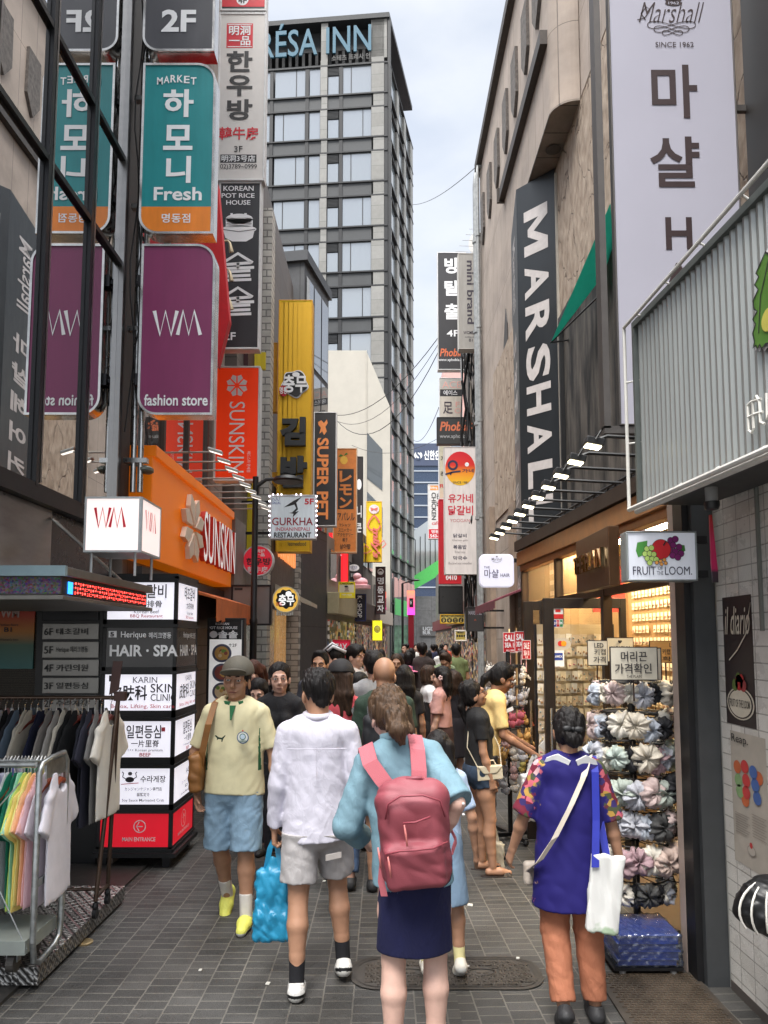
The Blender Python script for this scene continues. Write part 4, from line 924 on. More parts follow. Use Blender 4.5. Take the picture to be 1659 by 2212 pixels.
for y0 in (548, 622):
    for st in ([(482, y0 + 20), (514, y0), (546, y0 + 20)], [(488, y0 + 24), (542, y0 + 20)], [(514, y0 + 20), (514, y0 + 32)], [(480, y0 + 33), (549, y0 + 30)], [(487, y0 + 40), (541, y0 + 37)], [(490, y0 + 40), (490, y0 + 58), (543, y0 + 56)], [(489, y0 + 49), (541, y0 + 47)]): stroke(pn, mb, st, .038)
put(pn, mb, ('()', 478, 487, 554, 504, 0, .004), ('()', 488, 462, 546, 484, 0, .004), ('[]', 488, 473, 546, 490, 0, .004), ('[]', 498, 461, 503, 470, 0, .006), ('[]', 528, 461, 533, 470, 0, .006))
shape(pn, mb, [(482, 497), (550, 497), (546, 514), (532, 522), (502, 522), (487, 514)], 0)
for k in range(4): stroke(pn, mb, [(490, 472 + k * 4), (544, 472 + k * 4)], .006, 1, .008)
stroke(pn, mb, [(480, 496), (516, 501), (552, 496)], .008, 1, .008)
mb.build('lettering', [INKW, BLK], t)
for i in range(3):                                           # arm lamps lighting the stacked signs
    m = MB(); a = W(470, 522 + i * 62, 8.6); b = W(492, 520 + i * 62, 8.6); c = W(500, 545 + i * 62, 8.6)
    m.tube([a, b, b + Vector((.03, -.02, -.04)), c], [.012, .012, .016, .03], 6)
    tag(m.build('sign_lamp', C(196, 180, 150, 'aged_lamp', metal=.4), smooth=40), 'bent arm lamp over the black restaurant sign, %s one' % ('upper', 'middle', 'lower')[i], 'lamp', 'arm lamps on the restaurant sign')
# --- red sign with petals
t, pn, mb = sg('projecting_sign', 'bright red-orange sign with white eight-petal mark and vertical lettering', 463, 561, 791, 1039, 9.4, .16, C(248, 62, 8, 'vermilion_face', rough=.4, var=.04, emit=.12), WEDGE)  # faint emission added to the face to brighten its red
for k in range(8):
    a = R(45 * k + 22.5); q = lambda r, an: (512 + 24 * r * cos(an), 833 - 25 * r * sin(an))
    shape(pn, mb, [q(.18, a), q(.82, a - .33), q(1, a), q(.82, a + .33)])
put(pn, mb, ('SUNSKIN', 496, 868, 527, 1021, 0, .0, -90), ('헤드스파 면세점', 534, 975, 541, 1020, 0, .004, -90)); mb.build('lettering', INKW, t)
# --- yellow kimbap sign
YEL = C(250, 232, 24, 'yellow_face', rough=.5, var=.03, dirt=.03); YEL2 = C(232, 180, 20, 'amber_stripe', var=.03)
t, pn, mb = sg('projecting_sign', 'very tall yellow striped sign with raised black Korean lettering', 599, 673, 648, 1192, 13.0, .3, YEL, C(224, 166, 30, 'amber_edge'), fw=.02)
for i in range(7): put(pn, mb, ('[]', 603 + i * 10, 652, 608 + i * 10, 1189, 0, .003))
for s_, mi, d in ((1.0, 1, .02), (.92, 2, .03)):
    pn.poly(mb, [fx(pn, 637 + (28 + 3 * sin(5 * a)) * s_ * cos(a), 830 + (29 + 2.5 * sin(5 * a + 1)) * s_ * sin(a)) for a in [2 * pi * i / 40 for i in range(40)]], mi, d)
put(pn, mb, ('()', 604, 833, 622, 858, 4, .04))
pn.t(mb, '충무', *fx(pn, 612, 812), *fx(pn, 664, 850), 1, .03, 0, .05); pn.t(mb, '명동', *fx(pn, 605, 838), *fx(pn, 621, 853), 1, .02, 0, .055)
put(pn, mb, ('()', 632, 806, 648, 816, 1, .05))
pn.t(mb, '김', *fx(pn, 607, 905), *fx(pn, 661, 966), 3, .06, 0, .03, .1); pn.t(mb, '밥', *fx(pn, 608, 988), *fx(pn, 664, 1056), 3, .06, 0, .03, .1)
put(pn, mb, ('leemeefood', 622, 1170, 661, 1179, 3, .004), ('[]', 603, 1184, 670, 1189, 0, .004)); mb.build('lettering', [YEL2, INKW, INKB, C(50, 52, 54, 'slate_letters'), C(190, 30, 50)], t)
m = MB(); z0, z1 = W(580, 890, 13.2).z, W(580, 740, 13.2).z; m.box((W(576, 800, 13.2).x, 13.2, z0), (W(599, 800, 13.2).x, 13.3, z1)); m.box((W(575, 1000, 13.2).x, 13.2, W(580, 1190, 13.2).z), (W(599, 1000, 13.2).x, 13.3, W(580, 1020, 13.2).z)); m.build('back_panel', C(240, 170, 40, 'amber_panel'), t)
m = MB(); a, b = W(462, 1065, 11.5), W(545, 1195, 11.5); a2 = W(478, 758, 11.5); m.box((a.x, 11.5, b.z), (b.x, 11.6, a.z + .6)); m.box((a2.x, 11.55, W(478, 795, 11.5).z), (W(572, 795, 11.5).x, 11.6, a2.z))
tag(m.build('yellow_hoarding', mat('yellow_hoarding', lin((214, 190, 30)), .6, var=.3, scale=1.2, stretch=(6, 1, .2))), 'yellow ribbed panel half hidden behind the lamp post and red sign', 'panel')
# --- super pet, lemon, pharmacy and the rest of the left row
DKF = C(48, 47, 50, 'dark_face', rough=.5); PEACH = C(246, 152, 84, 'peach_letters')
t, pn, mb = sg('projecting_sign', 'charcoal sign with peach vertical lettering and dog mark', 677, 727, 890, 1137, 17.0, .2, DKF, WEDGE)
put(pn, mb, ('SUPER PET', 685, 946, 709, 1122, 0, .03, -90))
shape(pn, mb, [(687, 912), (694, 908), (700, 914), (706, 906), (708, 914), (703, 922), (706, 932), (700, 940), (696, 932), (690, 937), (693, 924), (688, 918)]); mb.build('lettering', PEACH, t)
ORF = C(222, 132, 62, 'orange_board', rough=.6)
t, pn, mb = sg('projecting_sign', 'orange sign with lemon picture and Japanese lettering', 719, 771, 968, 1194, 20.0, .25, ORF, C(230, 190, 150))
put(pn, mb, ('[]', 730, 1013, 764, 1100, 1, .004), ('レ', 733, 1017, 760, 1042, 0, .04), ('モ', 733, 1046, 760, 1070, 0, .04), ('ン', 733, 1074, 760, 1098, 0, .04), ('アパレル', 729, 1107, 766, 1125, 1, .02), ('Tシャツ', 733, 1131, 757, 1138, 1, .01), ('スニーカー', 731, 1141, 760, 1149, 1, .01), ('アクセサリー', 729, 1151, 763, 1159, 1, .01), ('帽子', 740, 1162, 751, 1170, 1, .01), ('상아탑', 734, 1175, 757, 1186, 1, .02), ('()', 735, 985, 751, 1003, 2, .006))
shape(pn, mb, [(742, 985), (736, 981), (731, 987), (738, 986)], 3, .008); shape(pn, mb, [(742, 985), (748, 978), (752, 981)], 3, .008)
mb.build('lettering', [ORF, C(52, 44, 40), C(240, 186, 70), C(60, 120, 40)], t)
t, pn, mb = sg('projecting_sign', 'narrow black sign with white oval, behind the orange Japanese sign', 746, 784, 986, 1253, 23.0, .2, C(40, 36, 36, 'brown_black'), DKM)
put(pn, mb, ('()', 752, 1219, 776, 1234, 0, .004), ('2 3F', 757, 1223, 772, 1230, 1, .01), ('명동점', 756, 1238, 770, 1246, 0, .01), ('니', 771, 1092, 781, 1118, 0, .02), ('콘', 771, 1130, 781, 1150, 0, .02), ('()', 770, 1035, 781, 1058, 0, .004)); mb.build('lettering', [INKW, C(150, 150, 180)], t)
t, pn, mb = sg('projecting_sign', 'glowing red pharmacy sign with white cross and upward lettering', 709, 753, 1150, 1274, 21.0, .2, mat('red_led_face', (.85, .01, .02), .4, emit=.8, estr=(1, .02, .03), var=.2, scale=50, stretch=(.05, 1, 4)), C(230, 90, 50), cat='pharmacy sign')
put(pn, mb, ('Pharmacy', 727, 1160, 740, 1250, 0, .03, 90), ('[]', 725, 1259, 742, 1265, 0, .006), ('[]', 731, 1252, 737, 1272, 0, .007)); mb.build('lettering', mat('white_led', (.95, .9, .92), emit=.9, var=0), t)
t, pn, mb = sg('projecting_sign', 'bright yellow sign with looping pink script', 791, 825, 1083, 1214, 26.0, .25, C(238, 208, 28, 'lemon_face'), YEL2)
put(pn, mb, ('()', 797, 1090, 819, 1110, 1, .02)); shape(pn, mb, [(800, 1096), (808, 1099), (816, 1096), (814, 1104), (808, 1101), (802, 1104)], 0, .03)
pn.t(mb, 'mily\'s', *fx(pn, 801, 1140), *fx(pn, 821, 1206), 0, .035, -90, .04, .04, .3)
stroke(pn, mb, [(808 + 12 * cos(a) - 3 * sin(2 * a), 1130 - 16 * sin(a)) for a in [i * .35 for i in range(18)]], .055, 0, .045)
stroke(pn, mb, [(803, 1188), (792, 1196), (785, 1188), (789, 1178), (797, 1184)], .04, 0, .05); stroke(pn, mb, [(818, 1178), (829, 1168), (834, 1176), (826, 1184)], .04, 0, .05)
mb.build('lettering', [C(232, 120, 110, 'coral_script'), C(246, 224, 226)], t)
t, pn, mb = sg('projecting_sign', 'dark brown sign with four white Korean letters', 811, 833, 1224, 1327, 26.5, .25, C(66, 34, 32, 'oxblood_face'), DKM)
put(pn, mb, *[(c, 815, 1247 + i * 20, 829, 1262 + i * 20, 0, .02) for i, c in enumerate('명동교자')]); pn.ring(mb, *fx(pn, 822, 1235), .26, .04, 0, .006); put(pn, mb, ('()', 818, 1234, 826, 1240, 0, .007)); mb.build('lettering', INKW, t)
t, pn, mb = sg('projecting_sign', 'small black and blue sign with vertical lettering below the black oval sign', 767, 791, 1283, 1342, 22.0, .25, C(34, 32, 50, 'navy_black'), C(40, 50, 110))
put(pn, mb, ('K · SHOP', 772, 1287, 782, 1334, 0, .02, -90)); mb.build('lettering', INKW, t)
m = MB(); c = W(779, 1272, 22)
m.lathe([(.3, 0), (.3, .1), (.24, .12)], c, 18); m.ell(c + Vector((0, 0, .2)), (.22, .22, .14), 12); m.ell(c + Vector((-.1, -.05, .36)), (.13, .12, .11), 10); m.build('cake_model', C(246, 190, 196, 'pink_icing'), t, smooth=40)
t, pn, mb = sg('projecting_sign', 'small cream sign with yellow bands and a sketched face', 731, 767, 1257, 1292, 19.0, .15, C(234, 226, 200, 'cream_face'), YEL)
put(pn, mb, ('[]', 732, 1258, 766, 1263, 0, .004), ('[]', 732, 1280, 766, 1289, 0, .004), ('CARICATURE', 735, 1258.5, 763, 1262.5, 1, .02), ('100% SIZE', 738, 1283, 760, 1286.5, 2, .02), ('()', 745, 1266, 753, 1274, 3, .005), ('()', 744, 1265, 752, 1269, 1, .007)); shape(pn, mb, [(743, 1278), (755, 1278), (752, 1273), (746, 1273)], 3, .006); mb.build('lettering', [YEL, INKB, INKW, C(190, 170, 150)], t)
t, pn, mb = sg('projecting_sign', 'plain glowing lemon yellow panel at the shop fronts', 804, 826, 1340, 1384, 24.0, .15, mat('glow_yellow', (.9, .8, .02), emit=.9, estr=(1, .92, .02), var=.05), YEL)
put(pn, mb, ('()', 807, 1350, 823, 1368, 0, .004), ('SALE', 808, 1356, 822, 1363, 1, .02)); mb.build('lettering', [C(250, 240, 120), YEL], t)
t, pn, mb = sg('pavement_sign', 'red tax refund board held above the crowd', 718, 757, 1382, 1432, 15.0, .06, C(222, 36, 72, 'crimson_face', emit=.15), RED, cat='board')
put(pn, mb, ('TAX', 724, 1390, 750, 1405, 0, .03), ('REFUND', 724, 1410, 750, 1417, 0, .03)); pn.disc(mb, *fx(pn, 738, 1440), .40, 0, .01)
pn.t(mb, '薬', *fx(pn, 729, 1432), *fx(pn, 747, 1448), 1, .02, 0, .02); m = MB(); m.box((pn.p.x + .17, 15.07, 0), (pn.p.x + .21, 15.1, pn.p.z + .2)); m.build('post', DKM, t); mb.build('lettering', [INKW, RED], t)
# --- signs round the lamp post
t, pn, mb = sg('projecting_sign', 'weathered white restaurant sign with a black profile drawing and 5F', 583, 683, 1069, 1165, 11.0, .12, C(206, 216, 222, 'aged_white', emit=.12, var=.2, scale=5, stretch=(2, 1, .3)), C(196, 196, 196), bracket=-2.2)
put(pn, mb, ('GURKHA', 588, 1118, 676, 1135, 0, .012), ('INDIAN/NEPALI', 596, 1139, 669, 1147, 3, .01), ('RESTAURANT', 592, 1150, 672, 1162, 1, .03), ('5F', 658, 1077, 678, 1090, 2, .03), ('حلال', 588, 1074, 604, 1083, 4, .008), ('HALAL', 587, 1084, 607, 1089, 4, .006))
shape(pn, mb, [(613, 1096), (634, 1082), (652, 1073), (640, 1086), (644, 1100), (637, 1107), (630, 1108), (640, 1098), (636, 1090), (626, 1093)], 1); shape(pn, mb, [(624, 1108), (638, 1106), (646, 1104), (640, 1110), (632, 1118), (634, 1110)], 1, .006)
mb.build('lettering', [C(150, 30, 50), INKB, RED, C(190, 60, 80), C(70, 80, 160)], t)
m = MB()
for i in range(9):
    for u in (582, 684): p = W(u, 1072 + i * 10.5, 10.98); m.ell(p, .014, 6)
for u in (590, 600, 608, 640, 650): m.ell(W(u, 1068, 10.98), .012, 6)
m.build('led_lights', mat('lilac_led', (.95, .85, 1), emit=3, var=0), t)
def rnd(name, label, u, v, r, Y, dep, face, rim):
    c = W(u, v, Y); rr = r / F * Y; t = thing(name, label, 'sign', (c.x, Y, c.z - rr))
    pn = px(Pan((c.x - rr, Y, c.z - rr), (1, 0, 0), (0, 0, 1), 2 * rr, 2 * rr), u - r, u + r, v - r, v + r)
    m = MB(); m.prism([(c.x + rr * cos(2 * pi * i / 36), Y + dep, c.z + rr * sin(2 * pi * i / 36)) for i in range(36)], (0, -dep + .005, 0))
    k = [(c.x + q * cos(2 * pi * i / 36), Y - .008, c.z + q * sin(2 * pi * i / 36)) for q in (rr, rr * .92) for i in range(36)]
    m.add(k, [(i, (i + 1) % 36, 36 + (i + 1) % 36, 36 + i) for i in range(36)]); m.build('cabinet', rim, t)
    m = MB(); pn.disc(m, .5, .5, .465, 0, .003, n=36); m.build('face_panel', face, t)
    m = MB(); m.box((-2.2, Y + dep * .5, c.z - .03), (c.x - rr + .02, Y + dep * .5 + .04, c.z + .03)); m.build('bracket', DKM, t)
    return t, pn, MB()
t, pn, mb = rnd('round_sign', 'round red sign with white rim half hidden behind the black lamp post', 557, 1211, 34, 10.4, .12, C(206, 36, 54, 'lit_red', emit=.25), WEDGE)
put(pn, mb, ('明洞', 553, 1187, 572, 1194, 0, .03), ('一品', 553, 1195, 572, 1202, 0, .03), ('한우방', 532, 1205, 585, 1221, 1, .03), ('韓牛房', 535, 1224, 578, 1237, 0, .02)); mb.build('lettering', [INKW, INKB], t)
t, pn, mb = rnd('round_sign', 'round yellow sign with black blot and white Korean lettering', 617, 1295, 29, 12.3, .12, C(246, 196, 84, 'lit_amber', emit=.35), C(236, 226, 200))
pn.poly(mb, [fx(pn, 618 + (21 + 1.6 * sin(9 * a)) * cos(a), 1294 + (20 + 1.6 * sin(9 * a)) * sin(a)) for a in [2 * pi * i / 60 for i in range(60)]], 0, .005)
put(pn, mb, ('충무', 602, 1284, 636, 1308, 1, .03), ('()', 617, 1277, 630, 1289, 1, .006), ('명동', 596, 1301, 610, 1309, 2, .02)); mb.build('lettering', [INKB, mat('white_lit', (.9, .9, .88), emit=.5, var=0), RED], t)
m = MB()
for i in range(8): p = W(598 + i * 4.6, 1323, 12.32); m.box((p.x, 12.3, p.z - .05), (p.x + .024, 12.34, p.z + .06))
tag(m.build('awning_valance', C(230, 230, 226)), 'short black and white striped valance under the round yellow sign', 'valance')
t, pn, mb = sg('display_screen', 'blank grey back of a square screen mounted behind the lamp post', 499, 586, 1263, 1351, 9.6, .12, C(122, 120, 118, 'grey_sheet', var=.08), DKM, cat='screen')
put(pn, mb, ('[]', 507, 1270, 524, 1275, 0, .004)); mb.build('handle', BLK, t)
lp = thing('street_lamp', 'black lamp post with a flat disc lamp on a side arm', 'street lamp', (W(547, 1385, 9.0).x, 9.0, 0))
x = lp.location.x; zt = W(547, 1030, 9).z
m = MB(); m.lathe([(.075, 0), (.075, .9), (.05, .95), (.042, 2.05), (.05, 2.07), (.05, 2.11), (.04, 2.13), (.036, zt)], (x, 9, 0), 14); m.build('pole', BLK, lp, smooth=40)
c = W(622, 1036, 9.0); m = MB(); m.tube([(x, 9, W(547, 1052, 9).z), (x + .13, 9, W(570, 1036, 9).z), (c.x - .15, 9, c.z + .01)], [.03, .022, .022], 8); m.build('arm', BLK, lp, smooth=40)
m = MB(); m.lathe([(.17, -.035), (.19, -.015), (.17, .02), (.10, .04), (.03, .045)], c, 22); m.build('lamp_head', BLK, lp, smooth=40)
# --- floor directory tower, near left
tw = thing('sign_tower', 'black floor directory tower of stacked lit boxes beside the entrance', 'sign tower', (-2.05, 6.56, 0))
xa, xb, ya, yb = -2.365, -1.744, 6.25, 6.95
zv = lambda v: W(310, v, 6.25).z
m = MB()
bx = [(1258, 1338), (1356, 1441), (1457, 1535), (1558, 1636), (1660, 1738), (1758, 1830)]
edges = [2.42] + [z for a, b in bx for z in (zv(a), zv(b))] + [zv(1842)]
m.box((xa + .03, ya + .03, .12), (xb - .03, yb - .03, 2.4))
for i in range(0, len(edges), 2):
    if edges[i] - edges[i + 1] > .02: m.box((xa, ya, edges[i + 1]), (xb, yb, edges[i])); m.box((xa - .01, ya - .012, edges[i + 1] + .004), (xb + .012, yb, edges[i + 1] + .03))
for xx, yy in ((xa, ya), (xb - .03, ya), (xb - .03, yb - .03)): m.box((xx, yy, .12), (xx + .03, yy + .03, 2.4))
m.box((xa - .02, ya - .04, .09), (xb + .04, yb, .125)); m.box((xb - .08, ya + .02, 0), (xb - .02, ya + .08, .09)); m.box((xa + .02, ya + .02, 0), (xa + .08, ya + .08, .09)); m.box((xb - .08, yb - .1, 0), (xb - .02, yb - .04, .09))
m.build('frame', BLK, tw)
LIT = mat('lit_acrylic', (.80, .79, .84), .35, emit=.42, estr=(.92, .9, 1), var=.03); SMK = C(42, 40, 40, 'smoked_acrylic', rough=.2)
REDL = mat('lit_red_acrylic', lin((214, 26, 44)), .35, emit=.35, var=.03); BK2 = mat('print_black', (.03, .025, .03), .5, var=0); PK = C(200, 70, 80, 'print_rose'); GY = C(110, 108, 112, 'print_grey')
for k, (v0, v1) in enumerate(bx):
    z0, z1 = zv(v1), zv(v0); ms = [LIT, SMK, LIT, LIT, LIT, REDL][k]
    f1 = px(Pan((xa + .03, ya + .004, z0), (1, 0, 0), (0, 0, 1), xb - xa - .06, z1 - z0), 236, 391, v0, v1); f2 = px(Pan((xb - .004, ya + .03, z0), (0, 1, 0), (0, 0, 1), yb - ya - .06, z1 - z0), 0, 100, 0, 100)
    m = MB(); f1.rect(m, 0, 0, 1, 1, 0, 0); f2.rect(m, 0, 0, 1, 1, 0, 0); m.build('light_box', ms, tw)
    L = MB(); mm_ = [BK2, INKW if k in (1, 5) else BK2, PK, GY, INKW]
    if k == 0: T = [('태초갈비', 270, 1262, 360, 1292, 0, .012), ('太初排骨', 285, 1297, 350, 1312, 0, .012), ('Korean Beef', 290, 1317, 344, 1325, 3, .006), ('BBQ Restaurant', 282, 1327, 352, 1335, 2, .006)]
    elif k == 1: T = [('[]', 235, 1363, 252, 1377, 4, .003), ('5', 239, 1365, 247, 1375, 0, .03), ('Herique', 262, 1364, 316, 1381, 4, .008), ('헤리크명동', 322, 1366, 370, 1379, 4, .01), ('HAIR · SPA', 238, 1393, 384, 1418, 4, .03)]
    elif k == 2: T = [('[]', 236, 1459, 249, 1472, 0, .003), ('KARIN', 288, 1462, 340, 1475, 3, .004), ('皮肤科', 238, 1480, 318, 1513, 0, .02), ('SKIN', 326, 1477, 380, 1496, 0, .006), ('CLINIC', 326, 1499, 380, 1514, 0, .006), ('Botox, Lifting, Skin care', 240, 1521, 377, 1532, 2, .006)]
    elif k == 3: T = [('[]', 236, 1560, 248, 1573, 0, .003), ('일편등심', 274, 1566, 348, 1595, 0, .014), ('一片里脊', 284, 1598, 344, 1614, 0, .012), ('1++ Korean premium', 277, 1617, 352, 1625, 3, .006), ('BEEF', 302, 1626, 326, 1634, 2, .02), ('[]', 349, 1571, 357, 1580, 2, .004)]
    elif k == 4: T = [('[]', 236, 1662, 246, 1675, 0, .003), ('수라게장', 304, 1675, 358, 1690, 0, .014), ('カンジャンケジャン専門店', 270, 1700, 350, 1708, 0, .006), ('醤蟹定食', 296, 1712, 324, 1720, 0, .008), ('Soy Sauce Marinated Crab', 264, 1725, 355, 1733, 3, .006), ('()', 271, 1678, 290, 1690, 0, .005), ('()', 277, 1667, 286, 1675, 3, .005)]
    else: T = [('MAIN ENTRANCE', 265, 1808, 336, 1817, 4, .02)]
    put(f1, L, *T)
    if k == 4:
        for sx in (-1, 1): stroke(f1, L, [(280.5 + sx * 9, 1682), (280.5 + sx * 15, 1678), (280.5 + sx * 13, 1670), (280.5 + sx * 16, 1667)], .008)
        stroke(f1, L, [(262, 1694), (300, 1691)], .006, 2)
    if k == 5:
        for f, c in ((f1, fx(f1, 302, 1785)), (f2, (.5, .42))):
            f.ring(L, c[0], c[1], .085 if f is f1 else .11, .008, 4, .004)
            w_ = .045
            if f is f1: f.line(L, [(c[0] + w_, c[1]), (c[0] - w_, c[1])], .008, 4, .006); f.line(L, [(c[0] - .005, c[1] - .14), (c[0] - w_, c[1]), (c[0] - .005, c[1] + .14)], .008, 4, .006)
            else: f.line(L, [(c[0], c[1] + .16), (c[0], c[1] - .16)], .008, 4, .006); f.line(L, [(c[0] - .05, c[1] - .02), (c[0], c[1] - .16), (c[0] + .05, c[1] - .02)], .008, 4, .006)
        put(f2, L, ('MAIN ENTRANCE', 22, 74, 78, 84, 4, .015))
    else:
        for e in [e for e in T if e[0] not in ('[]', '()')]:
            (p0, q0), (p1, q1) = fx(f1, e[1], e[2]), fx(f1, e[3], e[4])
            f2.t(L, e[0], .08 + p0 * .86, q0, .08 + p1 * .86, q1, e[5], e[6], d=.005)
    L.build('lettering', mm_, tw)
# --- directory on the back wall of the entrance and a poster
dr = thing('directory_board', 'grey floor directory with black frame on the entrance back wall', 'directory board', (-2.6, 6.3, .9))
dv = lambda u, v: W(u, v, 6.3)
m = MB(); a, b = dv(66, 1640), dv(222, 1300); m.box((a.x, 6.32, 0), (b.x, 6.355, b.z + .1)); m.build('frame', BLK, dr)
for k, (v0, v1, tx) in enumerate(((1312, 1340, ''), (1347, 1381, '태초갈비'), (1386, 1421, 'Herique 헤리크명동'), (1425, 1460, '카린의원'), (1464, 1498, '일편등심'), (1502, 1536, '수라게장'))):
    a, b = dv(90, v1), dv(213, v0); pn = px(Pan((a.x, 6.315, a.z), (1, 0, 0), (0, 0, 1), b.x - a.x, b.z - a.z), 90, 213, v0, v1)
    m = MB(); m.box((a.x, 6.305, a.z), (b.x, 6.32, b.z)); m.build('name_plate', C(150, 148, 144, 'plate_grey', metal=.3, rough=.35) if k else DKM, dr, bevel=.004)
    L = MB(); pn.n = Vector((0, -1, 0)); pn.p.y = 6.303
    if tx: put(pn, L, (str(7 - k) + 'F', 96, v0 + 10, 115, v1 - 9, 0, .01), (tx, 122, v0 + 10, 190, v1 - 10, 0, .012))
    else: put(pn, L, ('INFORMATION', 150, 1318, 206, 1326, 0, .01))
    L.build('lettering', INKB, dr)
a, b = dv(0, 1445), dv(72, 1298)
ps = thing('wall_poster', 'orange to green fashion poster on the entrance back wall', 'poster', (a.x, 6.34, a.z))
def gradm(name, stops, axis=2, rough=.4):
    m = bpy.data.materials.new(name); m.use_nodes = True; t = m.node_tree; p = t.nodes['Principled BSDF']; a = _n(t, 'ShaderNodeTexCoord'); s = _n(t, 'ShaderNodeSeparateXYZ'); t.links.new(a.outputs['Generated'], s.inputs[0])
    k = _n(t, 'ShaderNodeValToRGB'); el = k.color_ramp.elements; el[0].position, el[0].color = stops[0][0], lin(stops[0][1]) + (1,); el[1].position, el[1].color = stops[-1][0], lin(stops[-1][1]) + (1,)
    for q, c in stops[1:-1]: e = el.new(q); e.color = lin(c) + (1,)
    t.links.new(s.outputs[axis], k.inputs[0]); t.links.new(k.outputs[0], p.inputs['Base Color']); p.inputs['Roughness'].default_value = rough
    return m
m = MB(); m.box((a.x - .4, 6.335, a.z), (b.x, 6.352, b.z)); m.build('print', gradm('poster_print', [(0, (40, 110, 110)), (.35, (60, 100, 80)), (.55, (190, 120, 30)), (.8, (190, 60, 24)), (1, (170, 40, 22))]), ps)
pn = px(Pan((a.x - .02, 6.333, a.z), (1, 0, 0), (0, 0, 1), b.x - a.x, b.z - a.z), 0, 72, 1298, 1445); L = MB(); put(pn, L, ('WM', 2, 1314, 42, 1334, 0, .03), ('Fashion Store', 0, 1347, 40, 1352, 1, .006), ('B1', 10, 1355, 26, 1365, 1, .02), ("Women's item", 0, 1379, 40, 1384, 1, .008)); L.build('lettering', [C(220, 190, 180), INKB], ps)
# --- lit cube on the canopy
wmx = thing('light_box', 'square lit box sign standing on the canopy with red zigzag lettering', 'light box', (-1.9, 4.8, 2.26))
a, b = W(180, 1193, 4.62), W(306, 1073, 4.62); wx0, wx1, wz0, wz1, wy0, wy1 = a.x, b.x, a.z, b.z, 4.62, 5.02
m = MB(); m.box((wx0, wy0, wz0), (wx1, wy1, wz1))
for f in (Pan((wx0, wy0, wz0), (1, 0, 0), (0, 0, 1), wx1 - wx0, wz1 - wz0), Pan((wx1, wy0, wz0), (0, 1, 0), (0, 0, 1), wy1 - wy0, wz1 - wz0)): f.frame(m, .013, .006)
for x in (wx0 + .04, wx1 - .04):
    for y in (wy0 + .03, wy1 - .04): m.tube([(x, y, 2.26), (x, y, wz0 + .01)], .009, 6)
m.build('cabinet', C(176, 180, 182, 'alu_frame', metal=.6), wmx)
m = MB(); L = MB()
for f in (Pan((wx0, wy0, wz0), (1, 0, 0), (0, 0, 1), wx1 - wx0, wz1 - wz0), Pan((wx1, wy0, wz0), (0, 1, 0), (0, 0, 1), wy1 - wy0, wz1 - wz0)):
    f.rect(m, .03, .03, .97, .97, 0, .002)
    for x0, s_ in ((.19, 1), (.455, -1)):
        f.line(L, [(x0 + i * .066, (.55 if (i % 2) == (s_ > 0) else .2)) for i in range(5)], .018, 0, .005)
m.build('face_panel', mat('warm_lit_face', (.82, .72, .70), .4, emit=.42, estr=(1, .84, .80), var=.04, scale=2), wmx); L.build('lettering', C(184, 16, 44, 'crimson_print', emit=.1), wmx)
# --- menu stand
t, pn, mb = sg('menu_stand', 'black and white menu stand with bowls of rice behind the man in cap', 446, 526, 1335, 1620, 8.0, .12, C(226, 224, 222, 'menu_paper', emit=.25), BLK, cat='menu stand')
put(pn, mb, ('[]', 450, 1338, 522, 1381, 0, .004), ('KOREAN', 466, 1345, 495, 1350, 1, .02), ('POT RICE HOUSE', 451, 1353, 513, 1359, 1, .02), ('솥솥', 471, 1362, 514, 1379, 1, .03), ('()', 453, 1363, 470, 1378, 1, .006), ('↑2F', 494, 1390, 512, 1397, 0, .01))
for i, v in enumerate((1411, 1453, 1494, 1536)):
    put(pn, mb, ('()', 459, v - 20, 500, v + 20, 2, .005), ('()', 464, v - 15, 495, v + 15, 3 + i % 3, .007))
    random.seed(i); [put(pn, mb, ('()', x - 4, y - 4, x + 4, y + 4, 3 + (i + q) % 4, .009 + q * .0004)) for q in range(9) for x, y in [(480 + random.uniform(-10, 10), v + random.uniform(-10, 10))]]
mb.build('print', [BLK, INKW, C(84, 84, 104), C(196, 150, 80), C(140, 70, 60), C(216, 190, 150), C(110, 140, 60)], t)
m = MB(); a = W(446, 1620, 8).x; b = W(526, 1620, 8).x; m.box((a, 8.0, 0), (b, 8.5, .1)); m.box((a + .02, 8.1, .1), (b - .02, 8.14, pn.p.z)); m.build('stand', BLK, t)
# ================================================================= right side signs
BOARD = mat('pale_lilac_board', (.44, .43, .50), .22, var=.03, scale=1)
t, pn, mb = sg('hanging_sign', 'huge pale lilac board with dark Korean lettering hung high on the right', 1320, 1592, -380, 919, 5.5, .06, BOARD, C(88, 84, 82, 'board_frame', metal=.5), fw=.012)
BR = C(44, 22, 24, 'dark_brown_letters')
put(pn, mb, ('마', 1405, 141, 1508, 256, 0, .018), ('샬', 1402, 296, 1513, 405, 0, .018), ('H', 1436, 470, 1496, 540, 0, .02), ('A', 1430, 569, 1502, 641, 0, .02), ('I', 1458, 680, 1470, 752, 0, .02), ('R', 1438, 790, 1498, 860, 0, .02), ('SINCE 1962', 1415, 92, 1498, 103, 0, .004))
pn.t(mb, 'Marshall', *fx(pn, 1378, 6), *fx(pn, 1522, 50), 0, -.012, 0, .006, 0, .45)
stroke(pn, mb, [(1376, 44), (1392, 40), (1404, 22), (1396, 16), (1384, 30), (1394, 44)], .008)
for k, (cx, cy, w_, h_) in enumerate(((1450, 55, 52, 8), (1450, 64, 38, 7), (1452, 72, 22, 5))): stroke(pn, mb, [(cx + w_ * cos(a), cy + h_ * sin(2 * a)) for a in [2 * pi * i / 40 for i in range(41)]], .006)
